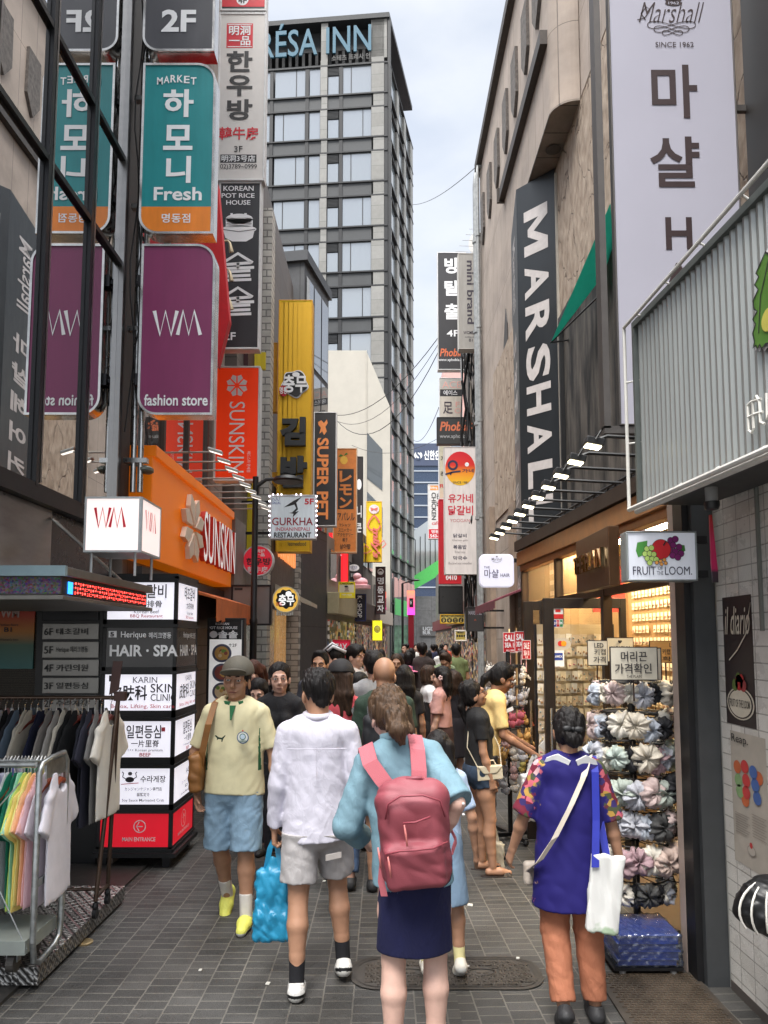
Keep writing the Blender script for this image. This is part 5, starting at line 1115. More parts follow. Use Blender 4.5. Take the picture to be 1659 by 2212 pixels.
shape(pn, mb, [(1432, -8), (1438, 4), (1470, 4), (1477, -8), (1466, -3), (1462, -12), (1454, -4), (1447, -12), (1443, -3)]); put(pn, mb, ('()', 1436, 2, 1472, 14, 0, .005), ('1962', 1443, 5, 1466, 11, 1, .01))
mb.build('lettering', [BR, BOARD], t)
m = MB(); a = W(1320, 919, 5.5); b = W(1592, 919, 5.5)
for z in (a.z + .6, a.z + 2.6): m.box((b.x, 5.58, z), (2.95, 5.62, z + .05))
m.box((a.x - .05, 5.5, a.z - .02), (a.x, 5.62, W(1320, -380, 5.5).z)); m.box((a.x - .05, 5.5, a.z - .06), (b.x, 5.62, a.z - .003)); m.build('outer_frame', C(88, 84, 82, 'board_frame'), t)
# the tall black prism sign in the recess
mv = thing('vertical_sign', 'tall black corner sign with large grey letters running down it', 'sign', (2.6, 12.6, 0))
za, zb = 1.9, ZS - .06
Pl, Pr, Pb = Vector((2.41, 12.85, za)), Vector((2.96, 12.25, za)), Vector((2.60, 14.5, za))
m = MB(); m.prism([Pl, Pr, Vector((2.98, 12.3, za)), Vector((2.98, 13.2, za)), Pb], (0, 0, zb - za)); m.build('cabinet', C(40, 44, 48, 'slate_face', rough=.35, var=.06), mv)
f = Pan(Pl, Pr - Pl, (0, 0, 1), (Pr - Pl).length, zb - za); L = MB()
vq = lambda v: (zb - W(1170, v, 12.55).z) / (zb - za)
for c, v0, v1 in (('M', 440, 538), ('A', 562, 632), ('R', 648, 722), ('S', 738, 812), ('H', 822, 885), ('A', 905, 968), ('L', 988, 1045), ('L', 1062, 1118)):
    if c == 'M':
        a_, b_ = vq(v0 + 8), vq(v1 + 8); f.poly(L, [(.2 + .62 * y, a_ + (b_ - a_) * x) for x, y in ((0, 0), (0, 1), (.26, 1), (.5, .42), (.74, 1), (1, 1), (1, 0), (.77, 0), (.77, .62), (.58, .16), (.42, .16), (.23, .62), (.23, 0))], 0, .005)
    else: f.t(L, c, .2, vq(v0 + 8), .82, vq(v1 + 8), 0, .012 if c == 'M' else .03, -90)
g = Pan(Pb, Pl - Pb, (0, 0, 1), (Pl - Pb).length, zb - za)
for i, c in enumerate('마샬헤어커트뷰티살롱'): g.t(L, c, .25, .30 + i * .07, .75, .345 + i * .07, 0, .03)
g.t(L, 'Marshall', .3, .06, .7, .24, 0, .01, -90, shear=.3)
L.build('lettering', C(196, 190, 188, 'pale_grey_letters'), mv)
m = MB(); m.box((2.965, 12.2, za), (3.0, 12.3, zb - .1)); m.build('edge_trim', C(176, 170, 160), mv)
# rounded salon light box
a, b = W(1037, 1268, 11.2), W(1110, 1197, 11.2)
t = thing('light_box', 'rounded white salon light box with small crown mark', 'light box', ((a.x + b.x) / 2, 11.2, a.z)); pn = px(Pan((a.x, 11.2, a.z), (1, 0, 0), (0, 0, 1), b.x - a.x, b.z - a.z), 1037, 1110, 1197, 1268)
m = MB(); m.prism([(x, 11.35, z) for x, z in rpoly(a.x, a.z, b.x, b.z, (.08,) * 4)], (0, -.15, 0)); m.build('cabinet', mat('lilac_lit', (.66, .65, .75), .3, emit=.3, estr=(.85, .84, 1), var=.03), t, bevel=.01)
L = MB(); put(pn, L, ('THE', 1045, 1223, 1058, 1228, 0, .01), ('마샬', 1046, 1230, 1077, 1248, 0, .006), ('HAIR', 1081, 1239, 1101, 1246, 0, .012), ('Marshall', 1062, 1205, 1084, 1211, 1, .004), ('()', 1071, 1201, 1075, 1204, 1, .006)); stroke(pn, L, [(1064, 1213), (1073, 1215), (1082, 1213)], .006, 1); L.build('lettering', [C(84, 76, 104), GY], t)
m = MB(); m.box((b.x, 11.24, b.z - .12), (2.6, 11.3, b.z - .06)); m.build('bracket', DKM, t)
# far right stack
t, pn, mb = sg('projecting_sign', 'grey sign with dark sideways lettering, front one of the upper pair', 990, 1042, 547, 754, 19.8, .3, C(160, 156, 150, 'warm_grey_face'), C(190, 186, 180), fw=.02)
put(pn, mb, ('mini brand', 1008, 563, 1025, 700, 0, .02, -90), ("WOMEN's", 1001, 715, 1032, 722, 0, .008), ('clothing wear', 1004, 726, 1029, 731, 0, .0), ('B1', 1013, 732, 1021, 738, 0, .01)); mb.build('lettering', C(58, 50, 62), t)
t, pn, mb = sg('projecting_sign', 'charcoal sign with white Korean lettering and orange foot text, behind the grey one', 945, 1008, 545, 799, 23.0, .25, DKF, WEDGE)
put(pn, mb, ('방', 960, 557, 992, 591, 0, .03), ('탈', 960, 606, 992, 639, 0, .03), ('출', 960, 656, 992, 690, 0, .03), ('4F', 965, 713, 991, 727, 0, .015), ('www.xphobia.net', 947, 774, 1005, 782, 0, .004)); pn.t(mb, 'Phobia', *fx(pn, 950, 753), *fx(pn, 1000, 770), 1, .02, shear=.2); mb.build('lettering', [INKW, C(216, 110, 66)], t)
t, pn, mb = sg('projecting_sign', 'faded grey and beige sign with pale pink letters', 949, 999, 816, 905, 25.0, .25, C(204, 196, 184, 'beige_face'), WEDGE)
put(pn, mb, ('[]', 951, 818, 997, 839, 3, .003), ('ACE', 955, 824, 996, 838, 0, .0), ('[]', 949, 841, 999, 856, 1, .004), ('에이스', 958, 843, 988, 854, 2, .01), ('足', 957, 868, 978, 894, 4, .01), ('F', 984, 868, 993, 879, 0, .008), ('O', 982, 882, 996, 893, 0, .008)); mb.build('lettering', [C(226, 170, 160), DKF, INKW, C(186, 184, 178), C(56, 44, 60)], t)
t, pn, mb = sg('projecting_sign', 'wide black sign with orange lettering below the beige one', 944, 1027, 901, 959, 22.0, .25, C(46, 46, 46, 'soot_face'), BLK)
put(pn, mb, ('www.xphobia.net', 950, 938, 1022, 949, 1, .004)); pn.t(mb, 'Phobia', *fx(pn, 950, 911), *fx(pn, 1012, 931), 0, .025, shear=.2); stroke(pn, mb, [(1006, 908), (1020, 916)], .05, 0); stroke(pn, mb, [(1010, 913), (1020, 926)], .03, 0); mb.build('lettering', [C(206, 110, 72), C(170, 170, 170)], t)
t, pn, mb = sg('projecting_sign', 'long white restaurant sign with red and yellow sunset disc', 960, 1029, 965, 1241, 20.2, .3, C(214, 206, 202, 'ivory_face', emit=.08), C(196, 190, 186), fw=.02)
m = MB(); c = fx(pn, 994, 1012); pn.disc(m, c[0], c[1], .47, 0, .006, ry=37 / 276.0); m.build('disc', gradm('sunset', [(0, (240, 196, 40)), (.35, (240, 150, 40)), (.6, (216, 50, 44)), (1, (206, 30, 44))]), t)
put(pn, mb, ('유가네', 968, 1067, 1022, 1086, 0, .02), ('닭갈비', 968, 1092, 1022, 1113, 0, .02), ('YOOGANE', 972, 1121, 1020, 1128, 3, .0), ('닭갈비', 979, 1153, 1008, 1161, 1, .01), ('Chicken galbi', 977, 1165, 1011, 1170, 2, .0), ('볶음밥', 979, 1177, 1008, 1186, 1, .01), ('Fried rice', 983, 1190, 1005, 1195, 2, .0), ('막국수', 979, 1201, 1009, 1210, 1, .01), ('Buckwheat noodles', 969, 1214, 1019, 1219, 2, .0))
pn.t(mb, '가네', *fx(pn, 998, 1013), *fx(pn, 1024, 1021), 1, .015, 0, .01); pn.t(mb, 'SINCE 1981', *fx(pn, 978, 1040), *fx(pn, 1011, 1045), 1, .004, 0, .01); pn.ring(mb, *fx(pn, 978, 1005), .13, .06, 1, .01); stroke(pn, mb, [(962, 1025), (978, 1020), (995, 1018)], .05, 1, .01); stroke(pn, mb, [(975, 1020), (973, 1026)], .04, 1, .01); put(pn, mb, ('()', 1004, 999, 1013, 1008, 4, .01))
mb.build('lettering', [C(206, 46, 66), C(40, 40, 70, 'ink_navy'), C(140, 130, 130), C(196, 120, 124), INKW], t)
t, pn, mb = sg('projecting_sign', 'red sign strip with white number 0410 behind the long white sign', 948, 996, 1079, 1261, 24.0, .3, C(190, 26, 40, 'deep_red'), RED)
put(pn, mb, ('0410', 963, 1242, 987, 1253, 0, .03), ('명동점', 963, 1230, 987, 1240, 0, .02)); mb.build('lettering', INKW, t)
t, pn, mb = sg('projecting_sign', 'slim cream sign edge above the red strip', 948, 975, 960, 1078, 24.5, .3, C(206, 200, 176), WEDGE)
put(pn, mb, ('가', 952, 985, 960, 997, 0, .03), ('리', 952, 1018, 960, 1030, 0, .03), ('FU', 950, 1046, 962, 1054, 1, .03)); mb.build('lettering', [INKB, RED], t)
t, pn, mb = sg('projecting_sign', 'white chicken cafe sign with orange cap, farthest on the right', 925, 952, 1046, 1164, 31.0, .3, C(216, 214, 212), WEDGE)
put(pn, mb, ('[]', 929, 1049, 950, 1059, 0, .004), ('bbq', 930, 1051, 944, 1057, 3, .01), ('CHICKEN', 932, 1064, 942, 1123, 1, .02, -90), ('cafe', 933, 1126, 950, 1134, 2, .008), ('[]', 925, 1143, 952, 1164, 2, .004), ('명동', 932, 1145, 948, 1152, 3, .02), ('543-', 929, 1154, 947, 1161, 3, .02), ('은', 943, 1066, 951, 1078, 1, .03), ('비', 943, 1082, 951, 1096, 1, .03)); mb.build('lettering', [C(226, 150, 80), INKB, RED, INKW], t)
t, pn, mb = sg('display_screen', 'switched off black square screen below the red strip', 948, 1000, 1266, 1326, 22.0, .25, C(52, 52, 52, 'off_screen', rough=.3), BLK, cat='screen'); put(pn, mb, ('[]', 950, 1322, 998, 1324, 0, .005)); mb.build('lower_edge', DKM, t)
t, pn, mb = sg('exchange_sign', 'yellow money exchange sign with four black currency discs', 951, 1004, 1327, 1347, 22.0, .15, C(196, 176, 96, 'mustard_face', emit=.1), YEL2)
put(pn, mb, ('MONEY EXCHANGE', 953, 1328, 1002, 1333, 0, .03), *[('()', 953 + i * 12.5, 1334, 964 + i * 12.5, 1345.5, 0, .005) for i in range(4)], *[(c, 956 + i * 12.5, 1336, 961 + i * 12.5, 1343.5, 1, .03) for i, c in enumerate('$¥₩£')]); mb.build('lettering', [INKB, C(220, 196, 110)], t)
t, pn, mb = sg('exchange_sign', 'small framed money exchange board tilted above the crowd', 982, 1008, 1361, 1385, 17.0, .05, C(180, 160, 80, 'mustard_print'), C(226, 220, 210), fw=.03)
put(pn, mb, ('MONEY', 988, 1364, 1002, 1368, 0, .03), *[('()', 986 + i * 5, 1371, 990 + i * 5, 1376, 0, .005) for i in range(4)]); m = MB(); m.box((pn.p.x + .12, 17.06, 0), (pn.p.x + .15, 17.09, pn.p.z)); m.build('post', DKM, t); mb.build('lettering', INKB, t)
t, pn, mb = sg('hanging_sign', 'matt black box sign with thin grey capitals near the maroon awning', 1008, 1045, 1311, 1364, 16.0, .2, C(50, 48, 50, 'matt_black'), BLK, bracket=2.6)
put(pn, mb, ('MARSHALL', 1012, 1320, 1041, 1328, 0, .01), ('ʌ', 1024, 1337, 1029, 1341, 1, .03)); mb.build('lettering', [C(150, 148, 160), C(150, 70, 50)], t)
# maroon awning, small lit fascia and shop fronts under the stone building
aw = thing('awning', 'maroon scalloped awning under the salon light box', 'awning', (2.6, 13.4, 2.2))
m = MB(); z1, z0 = W(1090, 1262, 13).z, W(1050, 1300, 13).z
m.prism([(2.6, 12.4, z1), (1.85, 12.4, z0), (1.85, 12.4, z0 - .03), (2.6, 12.4, z1 - .04)], (0, 2.6, 0))
for i in range(14): m.box((1.845, 12.4 + i * .186, z0 - .14 - .02 * (i % 2)), (1.857, 12.4 + i * .186 + .18, z0 - .01))
m.build('canopy', C(112, 54, 64, 'maroon_canvas', rough=.85, var=.2), aw)
m = MB(); m.box((2.57, 12.5, .2), (2.6, 15.3, 2.1)); m.build('glow_window', mat('warm_slats', (.6, .42, .2), emit=1.1, estr=(1, .66, .3), var=1.3, scale=2, stretch=(1, 9, .3)), rb)
t = thing('shop_sign', 'short warm lit letters on a grey box beside the salon light box', 'sign', (2.1, 9.3, 2.3)); m = MB(); m.box((1.9, 9.3, 1.95), (2.6, 9.9, 2.4)); m.build('cabinet', C(96, 90, 86), t)
pn = Pan((1.895, 9.9, 2.0), (0, -1, 0), (0, 0, 1), .6, .38); L = MB(); pn.t(L, 'channel', .05, .1, .95, .75, 0, .03, ext=.03); L.build('lettering', mat('warm_white_letters', (1, .9, .6), emit=2.0, estr=(1, .85, .5), var=0), t)
# cables across the street and on the right wall
def cable(label, a, b, sag, r=.012, n=14):
    a, b = Vector(a), Vector(b); m = MB(); m.tube([a + (b - a) * (i / n) - Vector((0, 0, 4 * sag * (i / n) * (1 - i / n))) for i in range(n + 1)], r, 5); tag(m.build('overhead_cable', BLK, smooth=40), label, 'cable', 'overhead cables')
cable('thin cable crossing high between hotel and stone building', W(888, 442, 40), W(1045, 345, 19), .35, .012)
cable('upper cable sagging from the white building to the charcoal sign', W(706, 893, 33), W(946, 730, 23), .9, .014)
cable('middle cable sagging from the white building to the charcoal sign', W(706, 896, 33), W(946, 745, 23), 1.3, .010)
cable('lower cable of the three below the charcoal sign', W(724, 905, 30), W(946, 762, 23), 1.5, .014)
cable('cable dropping from the beige sign towards the hotel', W(893, 950, 42), W(948, 880, 25), .5, .012)
cable('faint cable low over the street in front of the tower', W(760, 962, 33), W(950, 945, 30), .5, .010)
cs = MB(); random.seed(5)
for i in range(16):
    x = 2.5 + random.uniform(-.25, .12); cs.tube([(x + random.uniform(-.1, .1), 20.5 + random.uniform(-.3, .5), 11.5 - k * .8 + random.uniform(-.1, .1)) for k in range(13)], random.uniform(.012, .035), 5, random.choice((0, 0, 1)))
tag(cs.build('cable_bundle', [BLK, C(130, 124, 116)]), 'tangle of black and grey cables down the wall behind the grey sign', 'cables')
an = MB(); b = W(1040, 520, 20.5)
an.tube([(b.x, 20.5, b.z - 1), (b.x, 20.5, b.z + .7)], .02, 6)
for i in range(6): z = b.z - .35 + i * .17; an.tube([(b.x - .75 + i * .1, 20.5, z + .03), (b.x, 20.5, z)], .008, 5)
tag(an.build('roof_aerial', GREYM), 'thin roof aerial against the sky', 'aerial')
an = MB(); c = W(1030, 530, 21); an.lathe([(.02, 0), (.2, .03), (.34, .1), (.36, .12)], (0, 0, 0), 18); an.v = [(c.x + z * -.6 + y * .0, 21 - z, c.z + x) if 0 else (c.x + x * .7, 21 - z - x * .2, c.z + y) for x, y, z in an.v]
tag(an.build('satellite_dish', C(206, 204, 200), smooth=40), 'white satellite dish at the roof edge', 'satellite dish')
# hotel street corner pylon and lamp
py = thing('totem_sign', 'glowing coral and pink totem sign at the far corner', 'sign', (1.35, 40, 0)); a, b = W(880, 1328, 40), W(896, 1276, 40)
m = MB(); m.box((a.x, 40, a.z), (b.x, 40.4, b.z)); m.build('light_box', gradm('totem_glow', [(0, (230, 60, 180)), (.4, (232, 70, 120)), (1, (246, 120, 80))]), py); py.children[0].data.materials[0].node_tree.nodes['Principled BSDF'].inputs['Emission Strength'].default_value = 0
q = py.children[0].data.materials[0].node_tree; q.links.new(q.nodes['Color Ramp'].outputs[0], q.nodes['Principled BSDF'].inputs['Emission Color']); q.nodes['Principled BSDF'].inputs['Emission Strength'].default_value = .9
m = MB(); m.box((a.x + .05, 40.05, 0), (b.x - .05, 40.35, a.z)); m.build('pillar', C(150, 20, 40), py)
m = MB(); p = Vector(a); m.box((a.x + .1, 39.98, a.z + .4), (b.x - .08, 39.995, a.z + .9)); m.build('emblem', BLK, py); L = MB(); Pan((a.x + .12, 39.975, a.z + .45), (1, 0, 0), (0, 0, 1), .14, .4).t(L, 'W', .1, .2, .9, .8, 0, .02); L.build('lettering', INKW, py)
lp2 = thing('street_lamp', 'distant thin black lamp post at the white building', 'street lamp', (.95, 38, 0)); m = MB(); m.tube([(.95, 38, 0), (.95, 38, 4.8), (1.6, 38, 5.0)], .06, 8); m.build('pole', BLK, lp2, smooth=40); m = MB(); m.ell((1.6, 38, 4.98), (.25, .2, .06), 12); m.build('lamp_head', BLK, lp2, smooth=40)
# ================================================================= SHOP ON THE RIGHT, RAILS, GOODS
SA, SBp = Vector((1.81, 4.36, 0)), Vector((1.55, 8.2, 0)); sv = (SBp - SA).normalized(); sn = Vector((sv.y, -sv.x, 0)); SL = (SBp - SA).length
def SP(t, d, z): return SA + sv * t + sn * d + Vector((0, 0, z))
BRZ = C(58, 44, 34, 'bronze_frame', metal=.5, rough=.4); COP = C(176, 128, 86, 'copper_fascia', metal=.35, rough=.4, var=.2)
def slab(m, t0, t1, d0, d1, z0, z1, mi=0): m.obox(SP(t0, d0, z0), sv * (t1 - t0), sn * (d1 - d0), (0, 0, z1 - z0), mi)
ZR = W(1135, 1178, 8.0).z
sh = thing('accessory_shop', 'copper fronted accessory shop with warm lit glass front on the right', 'shop', SP(2, .6, 0))
m = MB(); slab(m, -.05, SL + .02, -.06, 1.25, ZR - .02, ZR + .05); slab(m, -.05, SL, -.1, -.06, ZR - .05, ZR + .06); m.build('roof', C(70, 60, 54, 'roof_cap', metal=.3), sh)
m = MB(); slab(m, -.03, SL, -.075, .05, ZR - .21, ZR - .06); slab(m, -.03, SL, -.04, .06, ZR - .27, ZR - .21); m.build('fascia', COP, sh, bevel=.004)
m = MB(); slab(m, 0, SL, 1.17, 1.2, 0, ZR - .03); slab(m, SL - .03, SL, .05, 1.17, 0, ZR - .03); m.build('wall', mat('wood_panel', (.30, .20, .105), .5, var=.3, scale=4, stretch=(1, 6, .4)), sh)
m = MB(); slab(m, 0, SL, .0, 1.17, .004, .02); m.build('floor', C(90, 76, 62, 'shop_floor', rough=.4), sh)
m = MB(); slab(m, 0, SL, .02, 1.17, ZR - .06, ZR - .03); m.build('ceiling', C(210, 190, 150, 'shop_ceiling'), sh)
m = MB()
for t in (1.35, 2.55, SL - .06): slab(m, t, t + .06, -.03, .04, 0, ZR - .27)
slab(m, .05, SL, -.02, .03, 2.2, 2.26); m.build('frame', BRZ, sh)
CLR = glass_mat('clear_shop_glass', tint=(.93, .95, .95), refl=.1, rough=.0, through=.97)
for t0, t1, z0, z1 in ((.1, 1.33, 2.27, ZR - .28), (1.43, 2.53, 2.27, ZR - .28), (2.63, SL - .08, 2.27, ZR - .28), (2.63, SL - .08, .25, 2.19)):
    m = MB(); m.poly([SP(t0, 0, z0), SP(t1, 0, z0), SP(t1, 0, z1), SP(t0, 0, z1)]); m.build('window_pane', CLR, sh)
for i, (t, d) in enumerate(((.6, .6), (1.6, .6), (2.6, .6), (3.4, .6))):
    m = MB(); slab(m, t, t + .4, d - .15, d + .15, ZR - .075, ZR - .062); tag(m.build('ceiling_lamp', mat('warm_panel_lamp', (1, .8, .5), emit=60, estr=(1, .78, .45), var=0)), 'warm square ceiling lamp in the accessory shop, %s from the front corner' % ('nearest', 'second', 'third', 'fourth')[i], 'lamp', 'ceiling lamps in the accessory shop')
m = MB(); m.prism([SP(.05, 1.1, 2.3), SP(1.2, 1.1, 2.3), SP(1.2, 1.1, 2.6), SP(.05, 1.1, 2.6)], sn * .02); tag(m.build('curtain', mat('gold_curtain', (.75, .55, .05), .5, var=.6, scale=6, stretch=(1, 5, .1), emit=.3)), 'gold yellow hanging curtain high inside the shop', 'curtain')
# sign box on the front
bs = thing('shop_sign', 'bronze box sign with mirrored letters on the shop front', 'sign', SP(1.2, -.1, 2.2)); zb0, zb1 = W(1331, 1265, 4.95).z, W(1331, 1137, 4.95).z
m = MB(); m.box((1.50, 4.92, zb0), (1.575, 5.75, zb1)); m.build('cabinet', C(96, 70, 50, 'bronze_box', metal=.6, rough=.35, var=.2), bs, bevel=.004)
pn = Pan((1.497, 5.75, zb0), (0, -1, 0), (0, 0, 1), .83, zb1 - zb0); L = MB(); pn.t(L, 'THE PLAIN', .06, .34, .94, .66, 0, .02, ext=.03); L.build('lettering', mat('mirror_gold', (.8, .62, .36), .12, 1, var=0), bs)
# glass door leaves
def leaf(label, Y, u0, u1, vt, sticker):
    a, b = W(u0, vt, Y), W(u1, vt, Y); t = thing('glass_door', label, 'door', ((a.x + b.x) / 2, Y, 0))
    m = MB(); w = .085
    m.box((a.x, Y, .02), (a.x + w, Y + .05, a.z)); m.box((b.x - .05, Y, .02), (b.x, Y + .05, a.z)); m.box((a.x + w, Y, a.z - w), (b.x - .05, Y + .05, a.z)); m.box((a.x + w, Y, .02), (b.x - .05, Y + .05, .12)); m.build('frame', C(36, 28, 24, 'dark_bronze_frame', rough=.4), t, bevel=.003)
    m = MB(); m.poly([(a.x + w, Y + .02, .12), (b.x - .05, Y + .02, .12), (b.x - .05, Y + .02, a.z - w), (a.x + w, Y + .02, a.z - w)]); m.build('glass', CLR, t)
    m = MB(); m.tube([(a.x + w * .5, Y - .03, .9), (a.x + w * .5, Y - .03, 1.3)], .012, 8); m.build('handle', STEEL, t)
    if sticker:
        L = MB()
        def st(u0, u1, v0, v1, body, c0, c1):
            p, q = W(u0, v1, Y), W(u1, v0, Y); f = Pan((p.x, Y + .012, p.z), (1, 0, 0), (0, 0, 1), q.x - p.x, q.z - p.z); f.rect(L, 0, 0, 1, 1, 0, 0); return f
        f = st(1195, 1217, 1311, 1336, '', 0, 0); f.rect(L, .0, .62, 1, 1, 1, .002); f.rect(L, .25, .2, .75, .45, 1, .002)
        f = st(1195, 1217, 1338, 1355, '', 0, 0); [f.rect(L, .04 + i * .32, .08, .32 + i * .32, .92, (2, 1, 3)[i], .002) for i in range(3)]; f.t(L, 'JCB', .08, .3, .92, .7, 0, .03)
        p, q = W(1195, 1405, Y), W(1234, 1378, Y); f = Pan((p.x, Y + .012, p.z), (1, 0, 0), (0, 0, 1), q.x - p.x, q.z - p.z); f.disc(L, .5, .5, .5, 5, 0, ry=.5); f.disc(L, .42, .45, .15, 1, .002); f.disc(L, .6, .45, .15, 4, .003)
        f = st(1196, 1219, 1405, 1440, '', 0, 0); f.rect(L, .12, .15, .88, .6, 2, .002); f.t(L, 'AMEX', .16, .3, .84, .45, 0, .02)
        L.build('stickers', [INKW, C(206, 40, 40, 'sticker_red'), C(30, 60, 150, 'sticker_blue'), C(30, 130, 70, 'sticker_green'), C(240, 150, 30, 'sticker_orange'), C(186, 178, 168, 'sticker_grey')], t)
leaf('nearer dark framed glass door leaf with card stickers, standing open', 6.2, 1174, 1352, 1292, True)
leaf('farther dark framed glass door leaf behind the stickered one', 7.05, 1132, 1178, 1299, False)
# pillars at the near end
pl = thing('pillar', 'dark grey clad pillar with pale edge strips between shop and tiled wall', 'pillar', (1.8, 4.0, 0))
m = MB(); m.box((1.738, 4.15, 0), (1.858, 4.5, 2.75)); m.build('cladding', C(62, 64, 66, 'slate_cladding', rough=.4), pl)
m = MB(); m.box((1.862, 4.135, 0), (1.89, 4.175, 2.75)); m.build('edge_strip', C(190, 190, 186, 'alu_strip', metal=.4), pl)
m = MB(); m.box((1.70, 4.32, 0), (1.7365, 4.4, 2.72)); m.build('inner_frame', C(176, 158, 148, 'pink_grey_frame'), pl); m = MB(); m.box((1.7, 4.19, 0), (1.7365, 4.315, 2.72)); m.build('shadow_gap', BLK, pl)  # solid black strip paints the shade of the gap beside the frame
# tiled wall with posters
TIL = brick('white_wall_tiles', (.60, .575, .53), (.66, .635, .59), (.33, .31, .28), .145, .083, .0035, 'yz', 0, .3, .35, var=.12)
tw_ = thing('tiled_wall', 'white tiled shop wall at the right edge under the corrugated sign', 'wall', (1.857, 3, 0)); m = MB(); m.box((1.857, -1, 0), (2.5, 4.13, 2.68)); m.build('tiles', TIL, tw_)
m = MB(); m.box((1.853, -1, 0), (1.857, 4.13, .05)); m.build('skirting', C(80, 74, 70), tw_); m = MB(); m.box((1.84, 3.62, 1.9), (1.8565, 3.635, 2.68)); m.build('corner_bead', C(120, 122, 116, metal=.4), tw_)
XW = 1.8555
def wallpan(v0, v1, y0, y1): zb_, zt_ = WX(1610, v1, XW).z, WX(1610, v0, XW).z; return Pan((XW, y0, zb_), (0, -1, 0), (0, 0, 1), y0 - y1, zt_ - zb_)
ps = thing('wall_poster', 'tall black poster with white handwriting and fruit crest on the tiled wall', 'poster', (XW, 3.75, 1.2)); pn = wallpan(1285, 1570, 4.06, 3.74)
m = MB(); pn.rect(m, 0, 0, 1, 1, 0, 0); m.build('print', C(46, 36, 36, 'poster_black', rough=.4), ps); L = MB()
pn.t(L, 'il diario', .08, .08, .95, .30, 0, .006, shear=.35); pn.line(L, [(.95, .12), (1.0, .06), (.8, .3), (.5, .42), (.2, .5)], .008, 0, .005)
pn.disc(L, .52, .83, .46, 0, .003, ry=.125); pn.disc(L, .52, .83, .42, 1, .004, ry=.115); pn.disc(L, .52, .83, .38, 0, .005, ry=.105)
for x, y, r_, mi in ((.52, .67, .13, 2), (.38, .69, .10, 3), (.66, .69, .1, 4), (.5, .63, .08, 3), (.6, .64, .08, 2)): pn.disc(L, x, y, r_, mi, .006)
pn.t(L, 'FRUIT OF THE LOOM', .18, .80, .86, .86, 1, .004, d=.008); L.build('lettering', [C(206, 198, 180), C(46, 36, 36, 'poster_black'), C(170, 40, 40), C(90, 110, 50), C(150, 60, 60)], ps)
ps = thing('wall_poster', 'pale poster with colourful fruit cluster and small print below the black one', 'poster', (XW, 3.75, .5)); pn = wallpan(1585, 1870, 4.03, 3.66); m = MB(); pn.rect(m, 0, 0, 1, 1, 0, 0); m.build('print', C(176, 168, 156, 'pale_print'), ps); L = MB()
pn.t(L, 'Reap.', .06, .02, .55, .10, 0, .004); random.seed(2)
for x, y, mi in ((.2, .27, 1), (.22, .37, 2), (.25, .45, 2), (.42, .25, 3), (.45, .35, 3), (.44, .44, 3), (.4, .50, 1), (.66, .27, 4), (.7, .36, 4), (.74, .45, 4), (.8, .3, 1)): pn.disc(L, x, y, .11, mi, .003 + .0004 * mi, ry=.05)
for i in range(9): pn.rect(L, .08, .62 + i * .018, .5 - .05 * (i % 3), .626 + i * .018, 5, .003); pn.rect(L, .56, .58 + i * .02, .95 - .06 * (i % 2), .586 + i * .02, 5, .003)
pn.disc(L, .52, .86, .12, 5, .003, ry=.04); pn.disc(L, .52, .86, .10, 6, .004, ry=.033); pn.disc(L, .52, .82, .04, 3, .005); L.build('lettering', [INKB, C(190, 100, 60), C(130, 160, 110), C(190, 60, 60), C(70, 100, 160), C(150, 142, 132), C(180, 172, 160)], ps)
# corrugated sign box
cs = thing('corrugated_sign', 'grey corrugated metal sign box with white cable rails, upper right', 'sign', (1.45, 3.4, 2.6))
A0, A1 = W(1390, 1090, 4.0), W(1390, 708, 4.0); B0 = W(1659, 975, 2.84); dv = (B0 - A0); dv.z = 0; Lc = dv.length * 2.4; du = dv.normalized(); dn = Vector((du.y, -du.x, 0)); dn = dn if dn.x < 0 else -dn
zl, zh = A0.z, A1.z; vs = []; K = int(Lc / .0125)
for i in range(K + 1):
    p = Vector((A0.x, A0.y, 0)) + du * (Lc * i / K); o = (0, 0, .012, .012)[i % 4]
    vs += [p + dn * o + Vector((0, 0, zl)), p + dn * o + Vector((0, 0, zh))]
m = MB(); m.add(vs, [(2 * i, 2 * i + 2, 2 * i + 3, 2 * i + 1) for i in range(K)]); m.build('corrugated_sheet', mat('corrugated_steel', (.33, .345, .335), .35, .35, var=.12, scale=2, stretch=(3, 3, .3)), cs)
P0 = Vector((A0.x, A0.y, 0)); m = MB(); m.obox(P0 - dn * .012 + Vector((0, 0, zl)), du * Lc, -dn * .34, (0, 0, zh - zl)); m.build('box', C(70, 70, 70, 'box_steel', metal=.4), cs)
m = MB(); m.obox(P0 - du * .02 + Vector((0, 0, zl)), du * .022, dn * .03, (0, 0, zh - zl)); m.obox(P0 - du * .02 + Vector((0, 0, zh)), du * Lc, dn * .03, (0, 0, .035)); m.obox(P0 - du * .02 + Vector((0, 0, zh + .001)), du * .02, -dn * .36, (0, 0, .03)); m.build('trim', C(104, 110, 108, 'sign_trim', metal=.5), cs)
m = MB(); q = lambda t, o, z: P0 + du * t + dn * o + Vector((0, 0, z))
m.tube([q(-.05, .06, zl - .02), q(-.05, .06, zh + .02), q(Lc, .06, zh + .10)], .010, 8); m.tube([q(-.05, .06, zl - .02), q(Lc, .06, zl - .02)], .014, 8); m.tube([q(-.02, .03, zl - .035), q(Lc, .03, zl - .035)], .016, 8)
for i in range(7): m.tube([q(.1 + i * .35, .06, zl - .02), q(.1 + i * .35, .0, zl + .02)], .006, 6); m.tube([q(.1 + i * .35, .06, zh + .03 + i * .01), q(.1 + i * .35, 0, zh + .02)], .005, 6)
for z in (zl + .35, zl + .7): m.tube([q(-.05, .06, z), q(0, .0, z)], .005, 6)
m.build('cable_rail', C(214, 212, 206, 'white_conduit'), cs, smooth=40)
